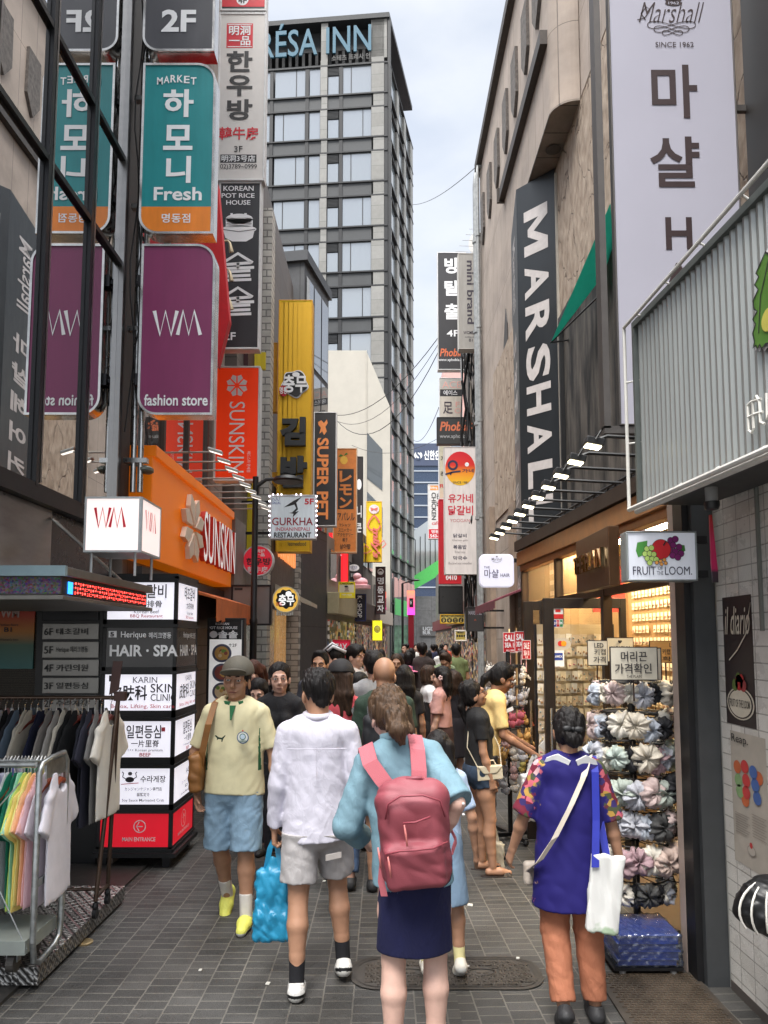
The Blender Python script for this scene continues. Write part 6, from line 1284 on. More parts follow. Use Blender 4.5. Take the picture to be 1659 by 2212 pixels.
pn = Pan(P0 + du * 0 + dn * .02 + Vector((0, 0, zl)), du, (0, 0, 1), Lc, zh - zl)
def cx(u, v):                                                # pixel -> fractions on the sheet
    r = ray(u, v); o = Vector((0, 0, CH)); n = pn.n; t = (pn.p - o).dot(n) / r.dot(n); p = o + r * t - pn.p; return p.dot(pn.r) / pn.w, 1 - p.dot(pn.u) / pn.h
m = MB(); out = [(1647, 575), (1640, 590), (1646, 598), (1637, 615), (1645, 625), (1634, 650), (1636, 668), (1643, 672), (1633, 690), (1639, 700), (1633, 720), (1637, 738), (1634, 752), (1640, 746), (1643, 754), (1648, 745), (1653, 753), (1660, 744), (1700, 730), (1720, 640), (1690, 560), (1660, 545)]
pp = [cx(*p) for p in out]; c0 = (sum(p[0] for p in pp) / len(pp), sum(p[1] for p in pp) / len(pp)); pn.poly(m, [(c0[0] + (x - c0[0]) * 1.1, c0[1] + (y - c0[1]) * 1.08) for x, y in pp], 0, .004); pn.poly(m, pp, 1, .012)
pn.line(m, pp + pp[:1], .008, 2, .014); pn.line(m, [cx(1668, 560), cx(1650, 640), cx(1646, 720)], .006, 2, .014); pn.disc(m, *cx(1668, 690), .016, 3, .016); m.build('leaf_emblem', [INKW, C(84, 128, 50, 'leaf_green'), INKB, C(200, 190, 90)], cs)
m = MB(); ln = lambda pts: m.tube([pn.at(*cx(*p), .03) for p in pts], .006, 6)
ln([(1631, 876), (1633, 930), (1640, 935), (1644, 925), (1642, 868), (1650, 856), (1657, 868), (1659, 912), (1668, 916)]); ln([(1631, 876), (1640, 868), (1660, 862)]); ln([(1632, 902), (1646, 895), (1664, 890)]); ln([(1672, 850), (1674, 905), (1684, 880), (1690, 910)]); m.build('tube_lettering', C(224, 222, 214, 'tube_white'), cs, smooth=40)
c = W(1537, 1075, 3.55); cm = thing('security_camera', 'white and black dome security camera under the corrugated sign', 'camera', c); m = MB(); m.lathe([(.028, -.02), (.03, .05), (.04, .06), (.04, .075)], c, 16); m.build('mount', C(150, 150, 150), cm, smooth=40); m = MB(); m.lathe([(.012, -.062), (.03, -.058), (.036, -.04), (.036, -.02)], c, 16); m.build('dome', BLK, cm, smooth=40)
m = MB(); a, b = W(1533, 1112, 3.75), W(1552, 1258, 3.75); m.prism([(a.x, 3.75, a.z), (a.x + .012, 3.75, a.z), (b.x, 3.75, b.z + .06), (b.x, 3.75, b.z), (a.x + .004, 3.75, b.z), (a.x, 3.75, b.z + .1)], (0, .012, 0)); tag(m.build('hanging_banner', gradm('banner', [(0, (40, 30, 36)), (.15, (60, 30, 50)), (.2, (190, 30, 90)), (.6, (200, 40, 90)), (1, (180, 50, 40))])), 'narrow folded pink and red banner hanging beside the tiled wall', 'banner')
# fruit logo box sign
t, pn, mb = sg('projecting_sign', 'white rectangular sign with fruit cluster emblem near the tiled wall', 1353, 1505, 1148, 1255, 3.95, .1, C(206, 210, 220, 'cool_white_face', emit=.15), C(150, 156, 156, 'sign_alu', metal=.4), fw=.008, bracket=1.75)
put(pn, mb, ('FRUIT', 1366, 1224, 1416, 1242, 0, .0), ('OF', 1420, 1224, 1431, 1231, 0, .0), ('THE', 1418, 1234, 1432, 1242, 0, .0), ('LOOM.', 1435, 1224, 1494, 1242, 0, .0)); mb.build('lettering', C(40, 36, 60, 'ink_violet'), t)
L = MB(); random.seed(4); j = 0
def dd(u, v, r, mi):
    global j
    j += 1; put(pn, L, ('()', u - r, v - r, u + r, v + r, 0, .004 + j * .0002)); j += 1; put(pn, L, ('()', u - r + 1, v - r + 1, u + r - 1, v + r - 1, mi, .004 + j * .0002))
for pts in ([(1398, 1168), (1376, 1172), (1373, 1190), (1378, 1204), (1396, 1196)], [(1460, 1176), (1478, 1178), (1480, 1190), (1468, 1196)]): shape(pn, L, pts, 1, .004)
for u, v in ((1448, 1168), (1458, 1165), (1453, 1178), (1466, 1182), (1446, 1188), (1458, 1192), (1470, 1196), (1452, 1200), (1463, 1204), (1440, 1178)): dd(u, v, 7.5, 2)
dd(1427, 1187, 22, 3)
for u, v in ((1396, 1186), (1406, 1184), (1392, 1197), (1402, 1196), (1411, 1198), (1397, 1207), (1407, 1208), (1416, 1209), (1402, 1216)): dd(u, v, 6.5, 4)
for u, v in ((1417, 1216), (1425, 1213), (1433, 1210), (1427, 1219), (1436, 1217)): dd(u, v, 4.5, 5)
shape(pn, L, [(1430, 1178), (1436, 1168), (1438, 1170), (1432, 1180)], 0, .012); L.build('emblem', [INKB, C(70, 140, 60), C(130, 30, 110), C(206, 36, 46), C(176, 206, 110), C(230, 160, 80)], t)
# spot lamps over the fascia
prot = None; zl_ = 2.95
for i in range(11):
    y = 4.07 + i * .373
    nm = ('nearest', 'second', 'third', 'fourth', 'fifth', 'middle', 'fifth from the far end', 'fourth from the far end', 'third from the far end', 'second farthest', 'farthest')[i]
    if prot is None:
        prot = thing('spot_lamp', 'x', 'lamp', (1.15, y, zl_), 'spot lamps along the shop roof')
        m = MB(); m.obox((-.03, -.045, 0), (.10, 0, -.02), (0, .09, 0), (.01, 0, .04)); m.build('housing', BLK, prot, bevel=.006, world=False)
        m = MB(); m.obox((-.022, -.034, -.012), (.08, 0, -.016), (0, .068, 0), (.001, 0, .008)); m.build('diffuser', mat('spot_glow', (1, .9, .65), emit=6, estr=(1, .88, .58), var=0), prot, world=False)
        m = MB(); m.tube([(.06, 0, .03), (.10, 0, .045), (.55, 0, .02)], .011, 6); m.tube([(.02, -.06, .01), (.05, -.06, .06), (.05, .06, .06), (.02, .06, .01)], .006, 5); m.build('arm', BLK, prot, smooth=40, world=False); o = prot
    else: o = dup(prot, (1.15, y, zl_))
    o['label'] = 'black spot lamp on its arm over the copper fascia, %s' % nm
m = MB()
for z, d in ((3.02, -.02), (3.12, .25)): m.tube([SP(-.1, d, z), SP(SL, d, z)], .012, 6)
for i in range(26): m.tube([SP(i * .15, -.02, 3.02), SP(i * .15 + .07, .25, 3.12)], .006, 4); m.tube([SP(i * .15 + .07, -.02, ZR + .04), SP(i * .15, -.02, 3.02)], .006, 4)
tag(m.build('roof_truss', DKM), 'dark lattice frame carrying the spot lamps on the shop roof', 'frame')
# ---------------------------------------------------------------- racks of goods
def scrunch_mesh(nm, sd):
    r = random.Random(sd); m = MB(); n1, n2 = 60, 10; R0, r0 = .040, .035; vs = []
    ph = [r.uniform(0, 6.28) for _ in range(6)]; fq = [r.choice((7, 8, 9)), r.choice((12, 13, 14)), r.choice((17, 19, 21))]
    for i in range(n1):
        a = 2 * pi * i / n1; w = 1 + .12 * sin(fq[0] * a + ph[0] + sin(3 * a)) + .12 * sin(fq[1] * a + ph[1] + 1.5 * sin(2 * a + ph[4])) + .08 * sin(fq[2] * a + ph[5]); z_ = .009 * sin(5 * a + ph[2])
        for k in range(n2):
            b = 2 * pi * k / n2; rr = r0 * w * (1 + .2 * sin(3 * b + 5 * a + ph[3]) * sin(2 * b + fq[0] * a) + .14 * sin(4 * b + 9 * a + ph[4])); q = R0 + rr * cos(b)
            vs.append((q * cos(a), rr * sin(b) * .8 + z_, q * sin(a)))
    m.add(vs, [(i * n2 + k, ((i + 1) % n1) * n2 + k, ((i + 1) % n1) * n2 + (k + 1) % n2, i * n2 + (k + 1) % n2) for i in range(n1) for k in range(n2)])
    return m
SC = [('cream', (.66, .60, .50)), ('ivory', (.72, .68, .60)), ('black', (.014, .014, .018)), ('pale pink', (.60, .47, .45)), ('dusty mauve', (.42, .28, .31)), ('sage green', (.42, .47, .42)), ('powder blue', (.46, .50, .57)), ('pale grey', (.47, .48, .53)), ('peach', (.60, .46, .40)), ('mint', (.50, .58, .53)), ('charcoal', (.06, .06, .06))]
sm = []
for i, (n_, c_) in enumerate(SC):
    q = scrunch_mesh(n_, i).build('scrunchie', mat('cloth_' + n_.replace(' ', '_'), c_, .7, var=.18, scale=30, bump=.3, bscale=90), None, smooth=True); sm.append(q.data); bpy.data.objects.remove(q)
def display(name, label, cx, cy, tiers, rad, zbase=.06, feet=.3, group=None):
    t = thing(name, label, 'display rack', (cx, cy, 0), group); m = MB(); m.tube([(cx, cy, .05), (cx, cy, tiers[0] + .2)], .022, 10); m.build('pole', BLK, t, smooth=40)
    m = MB()
    for k in range(4): a = R(20 + 90 * k); m.obox(Vector((cx, cy, .03)) - Vector((-sin(a), cos(a), 0)) * .02, Vector((cos(a), sin(a), 0)) * feet, Vector((-sin(a), cos(a), 0)) * .04, (0, 0, .035)); m.ell((cx + cos(a) * feet, cy + sin(a) * feet, .03), .028, 8)
    m.build('foot', BLK, t)
    for z in tiers:
        m = MB(); ring = [(cx + rad * cos(2 * pi * i / 20), cy + rad * sin(2 * pi * i / 20), z + .07) for i in range(21)]; m.tube(ring, .005, 5, cap=False); m.tube([(p[0], p[1], p[2] - .02) for p in ring], .004, 5, cap=False)
        for i in range(10): a = 2 * pi * i / 10; m.tube([(cx, cy, z + .07), (cx + cos(a) * (rad + .06), cy + sin(a) * (rad + .06), z + .065), (cx + cos(a) * (rad + .065), cy + sin(a) * (rad + .065), z + .08)], .0035, 4)
        m.build('hook_ring', BLK, t)
    return t
RX, RY = 1.545, 4.68
tz = [W(1385, v, 4.46).z for v in (1502, 1570, 1638, 1712, 1786, 1862, 1940)]
display('scrunchie_rack', 'black turning rack hung with tiers of pastel scrunchies at the shop door', RX, RY, tz, .19)
tn = ('top', 'second', 'third', 'fourth', 'fifth', 'sixth', 'lowest'); random.seed(21)
pat = [[3, 6, 0, 3, 1, 7, 2, 0, 1, 3, 8], [3, 6, 2, 1, 0, 6, 2, 1, 3, 6, 2], [6, 7, 1, 9, 2, 0, 4, 7, 5, 9, 1], [3, 9, 9, 5, 7, 3, 5, 2, 0, 1, 3], [1, 8, 3, 7, 7, 6, 10, 3, 2, 7, 1], [1, 5, 1, 4, 4, 1, 8, 8, 0, 3, 1], [7, 6, 0, 1, 2, 10, 2, 1, 7, 10, 5]]
for k, z in enumerate(tz):
    for i in range(11):
        a = R(168 + i * 20.5 + (k % 2) * 7) ; rr = .215 + random.uniform(-.015, .03) - (.035 if k == 6 else 0); ci = pat[k][i]
        o = bpy.data.objects.new('scrunchie', sm[ci]); COL.objects.link(o); s_ = random.uniform(.86, 1.12) * (1.05 if 0 < k < 6 else .9)
        o.location = (RX + rr * cos(a), RY + rr * sin(a), z + random.uniform(-.02, .012)); o.rotation_euler = (random.uniform(-.25, .25), random.uniform(0, 6), a + pi / 2 + random.uniform(-.45, .45)); o.scale = (s_, s_ * 1.1, s_)
        tag(o, '%s scrunchie on the %s tier of the door rack, %s' % (SC[ci][0], tn[k], ('far left', 'left', 'left of centre', 'front left', 'near front', 'front', 'front right', 'right of centre', 'right', 'far right', 'right edge')[i]), 'scrunchie', 'scrunchies on the door rack')
def board(label, u0, u1, v0, v1, Y, lines, tilt=0, edge=C(60, 44, 36, 'board_edge'), face=C(222, 214, 196, 'board_cream'), group='price boards on the racks', ink=BK2, cat='price board'):
    a, b = W(u0, v1, Y), W(u1, v0, Y); t = thing('price_board', label, cat, ((a.x + b.x) / 2, Y, a.z), group); pn = px(Pan((a.x, Y, a.z), (1, 0, 0), (0, 0, 1), b.x - a.x, b.z - a.z), u0, u1, v0, v1)
    m = MB(); m.box((a.x, Y + .002, a.z), (b.x, Y + .012, b.z)); m.tube([((a.x + b.x) / 2, Y + .02, a.z - .12), ((a.x + b.x) / 2, Y + .02, a.z + .05)], .005, 6); m.build('backing', edge, t); m = MB(); pn.rect(m, .02, .03, .98, .97, 0, .0); m.build('face_panel', face, t); L = MB(); pn.frame(L, .003, .001); put(pn, L, *lines); L.build('lettering', ink, t)
board('cream price board on top of the scrunchie rack, front one of two', 1319, 1420, 1397, 1470, 4.38, [('머리끈', 1340, 1407, 1397, 1429, 0, .012), ('가격확인', 1327, 1433, 1407, 1455, 0, .012), ('THE PLAIN', 1353, 1458, 1385, 1464, 0, .004)])
board('edge of a second cream price board just behind the front one', 1330, 1428, 1399, 1470, 4.46, [('가격확인', 1340, 1433, 1410, 1455, 0, .012)])
board('small cream LED price board left of the large one', 1270, 1312, 1383, 1438, 5.3, [('LED', 1283, 1389, 1303, 1399, 0, .02), ('키캡', 1283, 1402, 1308, 1415, 0, .012), ('가격', 1281, 1418, 1308, 1432, 0, .012)])
board('cream price board with pink mark behind the large one', 1312, 1368, 1377, 1430, 5.5, [('가격확인', 1318, 1395, 1360, 1408, 0, .01), ('♥', 1334, 1383, 1343, 1390, 0, .01)])
board('tinted price board glimpsed deep in the shop', 1404, 1475, 1384, 1432, 5.2, [('LED', 1445, 1389, 1465, 1398, 0, .01), ('키캡 가격', 1430, 1402, 1468, 1414, 0, .01), ('확인', 1430, 1418, 1468, 1428, 0, .01)], face=C(206, 160, 100, 'amber_board'))
for i, (u0, u1, v0, v1, Y) in enumerate(((1087, 1118, 1366, 1410, 7.3), (1112, 1140, 1364, 1408, 7.15), (1137, 1171, 1366, 1408, 7.5), (1128, 1146, 1383, 1424, 6.95))):
    board('red sale card on the toy rack, %s' % ('leftmost', 'second from left', 'rightmost', 'lower one between')[i], u0, u1, v0, v1, Y, [('SALE', u0 + 3, v0 + 5, u1 - 3, v0 + 19, 0, .03), ('3EA 10', u0 + 3, v0 + 22, u1 - 3, v0 + 33, 0, .03), ('ALL 5000', u0 + 6, v1 - 7, u1 - 6, v1 - 3, 0, .02)], edge=C(226, 180, 180), face=C(196, 24, 36, 'sale_red'), group='red sale cards', ink=INKW, cat='sale card')
# toy and keyring rack behind
TX, TY = 1.19, 7.15; tz2 = [W(1100, v, 6.9).z for v in (1455, 1502, 1548, 1592, 1628, 1660, 1690)]
display('toy_rack', 'turning rack of plush keyrings and packets left of the glass doors', TX, TY, tz2, .13, feet=.28)
def plush(c, ear):
    m = MB(); m.ell((0, 0, 0), (.034, .03, .036), 10); m.ell((0, -.004, -.055), (.03, .026, .034), 8)
    for s_ in (-1, 1): m.ell((s_ * .022, 0, .04 if ear else .03), (.011, .009, .03 if ear else .014), 6); m.ell((s_ * .03, -.01, -.045), (.012, .011, .02), 6)
    m.tube([(0, 0, .034), (0, .0, .07)], .003, 4); q = m.build('plush_keyring', mat('plush_%d' % c, [(.7, .66, .6), (.62, .42, .42), (.72, .2, .12), (.7, .62, .2), (.45, .45, .5), (.75, .45, .15), (.5, .12, .16), (.6, .6, .64)][c], .95, var=.3, scale=60, bump=.5, bscale=120), None, smooth=True); d = q.data; bpy.data.objects.remove(q); return d
pm = [plush(c, c % 2) for c in range(8)]; pnm = ['cream', 'pink', 'orange red', 'yellow', 'grey', 'orange', 'crimson', 'white']; random.seed(9)
for k, z in enumerate(tz2):
    for i in range(9):
        a = R(150 + i * 24); c = random.choice([[0, 7, 4, 0], [0, 4, 7, 1], [2, 1, 5, 6], [5, 1, 0, 3], [3, 5, 7, 0], [3, 1, 4, 0], [0, 7, 7, 1]][k]); rr = .19 + random.uniform(-.03, .04)
        o = bpy.data.objects.new('plush_keyring', pm[c]); COL.objects.link(o); o.location = (TX + rr * cos(a), TY + rr * sin(a), z + random.uniform(-.03, .03)); o.rotation_euler = (random.uniform(-.3, .3), random.uniform(-.4, .4), a + pi / 2 + random.uniform(-.6, .6)); q = random.uniform(.9, 1.25); o.scale = (q, q, q)
        tag(o, '%s plush keyring on the %s tier of the toy rack, %s' % (pnm[c], tn[k], ('back left', 'far left', 'left', 'left of front', 'front', 'right of front', 'right', 'far right', 'back right')[i]), 'keyring', 'plush keyrings on the toy rack')
# carded accessories: dense rows seen through the doors, earrings on the wooden wall
def card_mesh(nm, w, h, face, marks):
    m = MB(); m.box((-w / 2, -.0015, -h), (w / 2, .0015, 0), 0)
    random.seed(nm)
    for k in range(marks): x, z = random.uniform(-.3, .3) * w, -random.uniform(.3, .85) * h; m.ell((x, -.005, z), (w * .13, .006, h * random.uniform(.06, .16)), 6, 1)
    q = m.build('hair_clip_card', [face, mat('clip_%d' % nm, [(.35, .2, .1), (.1, .1, .1), (.5, .4, .2), (.5, .2, .25), (.25, .3, .3)][nm % 5], .3, var=.3)], None); d = q.data; bpy.data.objects.remove(q); return d
cf = [C(196, 184, 164, 'card_ivory', var=.1), C(178, 160, 140, 'card_sand', var=.1), C(206, 200, 190, 'card_white', var=.1)]
cm_ = [card_mesh(i, .05, .085, cf[i % 3], 2 + i % 3) for i in range(6)]; random.seed(31)
ca = thing('card_stand', 'tall wire stand of carded hair clips behind the stickered door', 'display rack', (1.66, 6.6, 0)); m = MB()
for j in range(15): z = .395 + j * .108; m.box((1.36, 6.62, z), (2.02, 6.63, z + .008))
m.box((1.36, 6.64, .1), (2.04, 6.66, 2.0)); m.build('back_board', C(176, 156, 124, 'pegboard'), ca); m = MB(); [m.box((x, 6.62, 0), (x + .02, 6.66, 2.0)) for x in (1.34, 2.03)]; m.build('upright', BLK, ca)
rn = ('bottom', 'second', 'third', 'fourth', 'fifth', 'sixth', 'seventh', 'eighth', 'ninth', 'tenth', 'eleventh', 'twelfth', 'thirteenth', 'fourteenth', 'top')
for j in range(15):
    for i in range(13):
        o = bpy.data.objects.new('hair_clip_card', random.choice(cm_)); COL.objects.link(o); o.location = (1.38 + i * .05 + random.uniform(-.006, .006), 6.605 - random.uniform(0, .05), .40 + j * .108 + random.uniform(-.006, .004)); o.rotation_euler = (random.uniform(-.12, .02), random.uniform(-.1, .1), random.uniform(-.3, .3))
        tag(o, 'carded hair clip in the %s row of the wire stand behind the glass door' % rn[j], 'hair clip', 'carded hair clips, %s row' % rn[j])
em = []
for i in range(3):
    m = MB(); m.box((-.028, -.0015, -.036), (.028, .0015, .036), 0)
    for x in (-.012, .012): m.ell((x, -.006, -.008 - .004 * i), (.006, .004, .006 + .004 * i), 6, 1)
    q = m.build('earring_card', [C(222, 214, 196, 'earring_paper', var=.05), mat('gilt_%d' % i, [(.7, .5, .15), (.2, .2, .2), (.5, .3, .3)][i], .25, .7)], None); em.append(q.data); bpy.data.objects.remove(q)
for j in range(14):
    for i in range(19):
        if random.random() < .06: continue
        o = bpy.data.objects.new('earring_card', random.choice(em)); COL.objects.link(o); o.location = SP(2.05 + i * .088, 1.15, .85 + j * .125); o.rotation_euler = (random.uniform(-.05, .05), random.uniform(-.08, .08), R(-90) + atan2(sv.x, sv.y) * -1); tag(o, 'small earring card on the wooden shop wall, %s row' % ('lowest', 'second', 'third', 'fourth', 'fifth', 'sixth', 'seventh', 'eighth', 'ninth', 'tenth', 'eleventh', 'twelfth', 'thirteenth', 'highest')[j], 'earring card', 'earring cards on the shop wall, row %d' % (j + 1))
m = MB(); m.box((1.95, 6.9, 2.12), (2.25, 6.93, 2.55)); tag(m.build('shop_poster', C(206, 60, 50, 'poster_red')), 'red poster glowing inside the shop above the doors', 'poster')
# blue wrapped stack on a dolly
bl = thing('wrapped_stack', 'blue crates shrink-wrapped in a low stack on a dolly beside the rack', 'stack', (1.45, 4.15, 0)); a, b = G(1328, 2112), G(1478, 2112)
for k in range(4):
    m = MB(); e = .012 * (k % 2); m.box((a.x + .03 + e, a.y + .02, .055 + k * .042), (b.x - .03 + e, a.y + .32, .09 + k * .042)); m.box((a.x + .02 + e, a.y + .01, .088 + k * .042), (b.x - .02 + e, a.y + .33, .096 + k * .042)); m.build('crate', C(22, 62, 150, 'crate_blue', rough=.35, var=.3), bl, bevel=.003)
sd = SD((a.x - .03, a.y - .04, .03), (b.x + .03, a.y + .4, .26), .008); sd.box(((a.x + b.x) / 2 + .005, a.y + .17, .14), ((b.x - a.x) / 2 - .0, .175, .092), .02); sd.folds(.006, (60, 60, 70), 3)
wrp = glass_mat('shrink_wrap', tint=(.8, .86, .95), refl=.12, rough=.15, through=.9, dark=(.3, .35, .45)); sd.build('wrap', wrp, bl, off=bl.location)
m = MB(); m.box((a.x, a.y, .035), (b.x, a.y + .34, .05)); m.build('deck', BLK, bl); 
for x in (a.x + .05, b.x - .05): m = MB(); m.ell((x, a.y + .02, .02), (.02, .016, .02), 10); m.build('wheel', C(120, 120, 120), bl)
# black bag with white piping at the right edge
bg_ = thing('drawstring_bag', 'black bag with white ribbon piping hanging at the tiled wall, right edge', 'bag', (1.68, 3.32, .45)); sd = SD((1.45, 3.1, .4), (1.95, 3.6, .86), .009); c = W(1650, 1962, 3.32)
sd.ell((c.x + .03, 3.32, c.z), (.16, .11, .115), .02).ell((c.x + .06, 3.32, c.z + .06), (.14, .10, .08), .04); sd.folds(.008, (34, 34, 30), 8); sd.build('bag', C(14, 14, 16, 'black_nylon', rough=.4), bg_, off=bg_.location)
m = MB()
for i in range(3): ph = R(20 + 22 * i); m.tube([(c.x + .03 - .165 * cos(ph) * cos(a_), 3.32 - .117 * sin(ph) * cos(a_), c.z + .123 * sin(a_)) for a_ in [R(-35 - 8 * (i % 2) + 14 * k) for k in range(11)]], .005, 5)
m.build('piping', C(226, 222, 214, 'white_ribbon'), bg_, smooth=40); m = MB(); m.tube([(c.x + .05, 3.32, c.z + .12), (c.x + .14, 3.25, c.z + .4), (1.85, 3.12, 1.35)], .01, 6); m.tube([(1.82, 3.12, 1.35), (1.86, 3.12, 1.36)], .012, 6); m.build('strap', BLK, bg_)
# ---------------------------------------------------------------- clothes rails
def tee_mesh(nm, seed, w=.46, L=.66, flat=.022):
    sd = SD((-.07, -w / 2 - .12, -L - .04), (.07, w / 2 + .12, .06), .009)
    sd.cone((0, 0, -.10), (0, 0, -L), .2, .215, .02, fl=((1, 0, 0), .2 / flat), cap=True)
    for s_ in (-1, 1): sd.cone((0, s_ * .07, -.02), (0, s_ * .205, -.075), .022, .03, .02, fl=((1, 0, 0), 1.3)); sd.cone((0, s_ * .17, -.085), (0, s_ * .265, -.26), .062, .075, .02, fl=((1, 0, 0), 3.0), cap=True)
    sd.ell((.0, 0, .03), (.2, .075, .085), .01, op='s'); sd.folds(.006, (20, 26, 9), seed); q = sd.build('t_shirt', BLK, None); return q
def hang_mesh(mm):
    m = MB(); m.tube([(0, -.20, -.075), (0, -.1, -.02), (0, 0, .012), (0, .1, -.02), (0, .2, -.075)], [.012, .016, .018, .016, .012], 8, 0); m.tube([(0, 0, .012), (0, 0, .09), (0, .02, .115), (0, .0, .14), (0, -.02, .12)], .0025, 5, 1); q = m.build('coat_hanger', mm, None, smooth=40); d = q.data; bpy.data.objects.remove(q); return d
WOOD = mat('hanger_wood', lin((150, 66, 34)), .4, var=.25, scale=20, stretch=(1, 8, 1)); DWOOD = mat('hanger_dark_wood', lin((110, 40, 28)), .4, var=.25, scale=20, stretch=(1, 8, 1))
tms = [tee_mesh('t', s_) for s_ in range(3)]; tm = [q.data for q in tms]; [bpy.data.objects.remove(q) for q in tms]
def shirts(rail, y, xs, z, cols, hm, gname):
    for i, (x, (cn, cc)) in enumerate(zip(xs, cols)):
        h = bpy.data.objects.new('coat_hanger', hm); COL.objects.link(h); rz = random.uniform(-.16, .1); h.location = (x, y, z); h.rotation_euler = (0, 0, rz); last = i == len(xs) - 1
        od = ('first', 'second', 'third', 'fourth', 'fifth', 'sixth', 'seventh', 'eighth', 'ninth', 'tenth', 'eleventh', 'twelfth', 'thirteenth', 'fourteenth', 'fifteenth', 'sixteenth', 'seventeenth', 'eighteenth', 'nineteenth', 'twentieth', 'twenty-first', 'twenty-second', 'twenty-third', 'twenty-fourth')[len(xs) - 1 - i]
        tag(h, 'brown wooden coat hanger on the %s rail, %s from the right' % (gname, od), 'coat hanger', 'coat hangers on the %s rail' % gname)
        me = tm[i % 3].copy(); me.materials.clear(); me.materials.append(mat('jersey_' + cn.replace(' ', '_'), lin(cc), .85, var=.08, bump=.15, bscale=150)); o = bpy.data.objects.new('t_shirt', me); COL.objects.link(o); o.location = (x + .003, y, z + .005); o.rotation_euler = (0, random.uniform(-.03, .03), rz); o.scale = (random.uniform(.5, .75) if i < len(xs) - 1 else 1, .92, random.uniform(.94, 1.02))
        tag(o, '%s t-shirt on the %s rail, %s from the right' % (cn, gname, od), 't-shirt', 't-shirts on the %s rail' % gname)
random.seed(17)
hb, hf_ = hang_mesh([DWOOD, STEEL]), hang_mesh([WOOD, STEEL])
tr = thing('garment_trolley', 'galvanised tube garment trolley with grey deck, left foreground', 'clothes rail', (-2.3, 4.15, .1)); X0 = -1.835
ZT_ = W(95, 1652, 4.02).z
m = MB(); m.tube([(X0 - .9, 4.02, ZT_), (X0 - .015, 4.02, ZT_)], .016, 10); m.tube([(X0, 4.02, .28), (X0, 4.02, ZT_ - .04), (X0, 4.05, ZT_), (X0 + .01, 4.15, ZT_ + .02), (X0, 4.32, ZT_ + .02), (X0, 4.36, ZT_ - .03), (X0, 4.36, .28), (X0, 4.34, .2), (X0, 4.28, .17), (X0, 4.1, .15), (X0, 4.04, .18), (X0, 4.02, .28)], .0165, 10); m.tube([(X0 - .9, 4.29, ZT_ - .02), (X0, 4.29, ZT_ - .02)], .014, 10); m.tube([(X0 - .9, 4.36, ZT_ - .03), (X0, 4.36, ZT_ - .03)], .014, 10)
m.box((X0 - .006, 4.03, ZT_ - .36 - .28), (X0 + .006, 4.35, ZT_ - .32 - .28)); m.box((X0 - .004, 4.1, ZT_ - .09), (X0 + .004, 4.34, ZT_ - .0)); m.tube([(X0 - .4, 4.02, .95), (X0 - .03, 4.02, .25)], .004, 5); m.tube([(X0 - .1, 4.02, 1.1), (X0 - .75, 4.02, .35)], .004, 5); m.build('tube_frame', GALV, tr, smooth=40)
m = MB(); m.box((X0 - 1.0, 4., .28), (X0 - .03, 4.38, .295)); m.box((X0 - 1.0, 4., .225), (X0 - .03, 4.012, .28)); m.box((X0 - .042, 4.013, .225), (X0 - .03, 4.38, .28)); m.build('deck', C(150, 156, 150, 'deck_grey', rough=.45), tr)
for x, y in ((X0 - .12, 4.07), (X0 - .12, 4.3)):
    m = MB(); m.tube([(x - .02, y, .165), (x + .02, y, .165)], .05, 16); m.build('wheel', C(70, 66, 62, 'rubber'), tr); m = MB(); m.box((x - .03, y - .02, .17), (x - .022, y + .02, .225)); m.box((x + .022, y - .02, .17), (x + .03, y + .02, .225)); m.build('fork', GALV, tr)
fc = [('violet blue', (110, 116, 190)), ('lilac grey', (166, 168, 190)), ('pale lilac', (196, 196, 214)), ('white', (214, 214, 216)), ('emerald', (10, 122, 92)), ('deep emerald', (8, 108, 82)), ('pale mint', (168, 220, 190)), ('mint', (150, 214, 176)), ('lime yellow', (218, 236, 120)), ('lemon', (246, 240, 150)), ('soft yellow', (250, 224, 130)), ('apricot', (250, 190, 140)), ('light pink', (244, 190, 186)), ('pale pink', (240, 200, 206)), ('pinkish white', (226, 214, 222)), ('plain white front', (222, 218, 226))]
shirts('front', 4.29, [X0 - .32 + .019 * i + (.03 if i == 15 else 0) for i in range(16)], ZT_ - .135, fc, hf_, 'front')
r2 = thing('clothes_rail', 'brown steel clothes rail on castors behind the galvanised trolley', 'clothes rail', (-2.2, 4.94, .1)); zr = W(245, 1507, 4.94).z
m = MB(); xe = -1.755; m.tube([(-3.6, 4.94, zr), (xe, 4.94, zr)], .014, 10); m.tube([(xe, 4.94, zr - .02), (-1.815, 4.82, .22)], .014, 10); m.tube([(xe, 4.94, zr - .02), (-1.835, 5.08, .22)], .014, 10); m.tube([(-1.815, 4.82, .24), (-1.835, 5.08, .24)], .012, 8); m.tube([(-1.79, 4.875, .72), (-1.80, 5.02, .72)], .008, 8); m.tube([(-3.6, 4.95, .25), (-1.83, 4.95, .25)], .01, 8); m.build('tube_frame', C(92, 76, 66, 'brown_tube', metal=.7, rough=.35), r2, smooth=40)
for x, y in ((-1.815, 4.82), (-1.835, 5.08)): m = MB(); m.tube([(x - .012, y, .145), (x + .012, y, .145)], .03, 14); m.ell((x, y, .19), (.02, .025, .03), 8); m.build('castor', BLK, r2)
m = MB(); m.box((xe - .02, 4.915, zr - .02), (xe + .05, 4.965, zr + .04)); m.prism([(xe - .05, 4.91, zr + .02), (xe + .01, 4.91, zr + .05), (xe + .03, 4.91, zr + .24), (xe - .03, 4.91, zr + .24)], (0, .01, 0)); m.build('card_holder', C(66, 40, 36, 'card_brown'), r2)
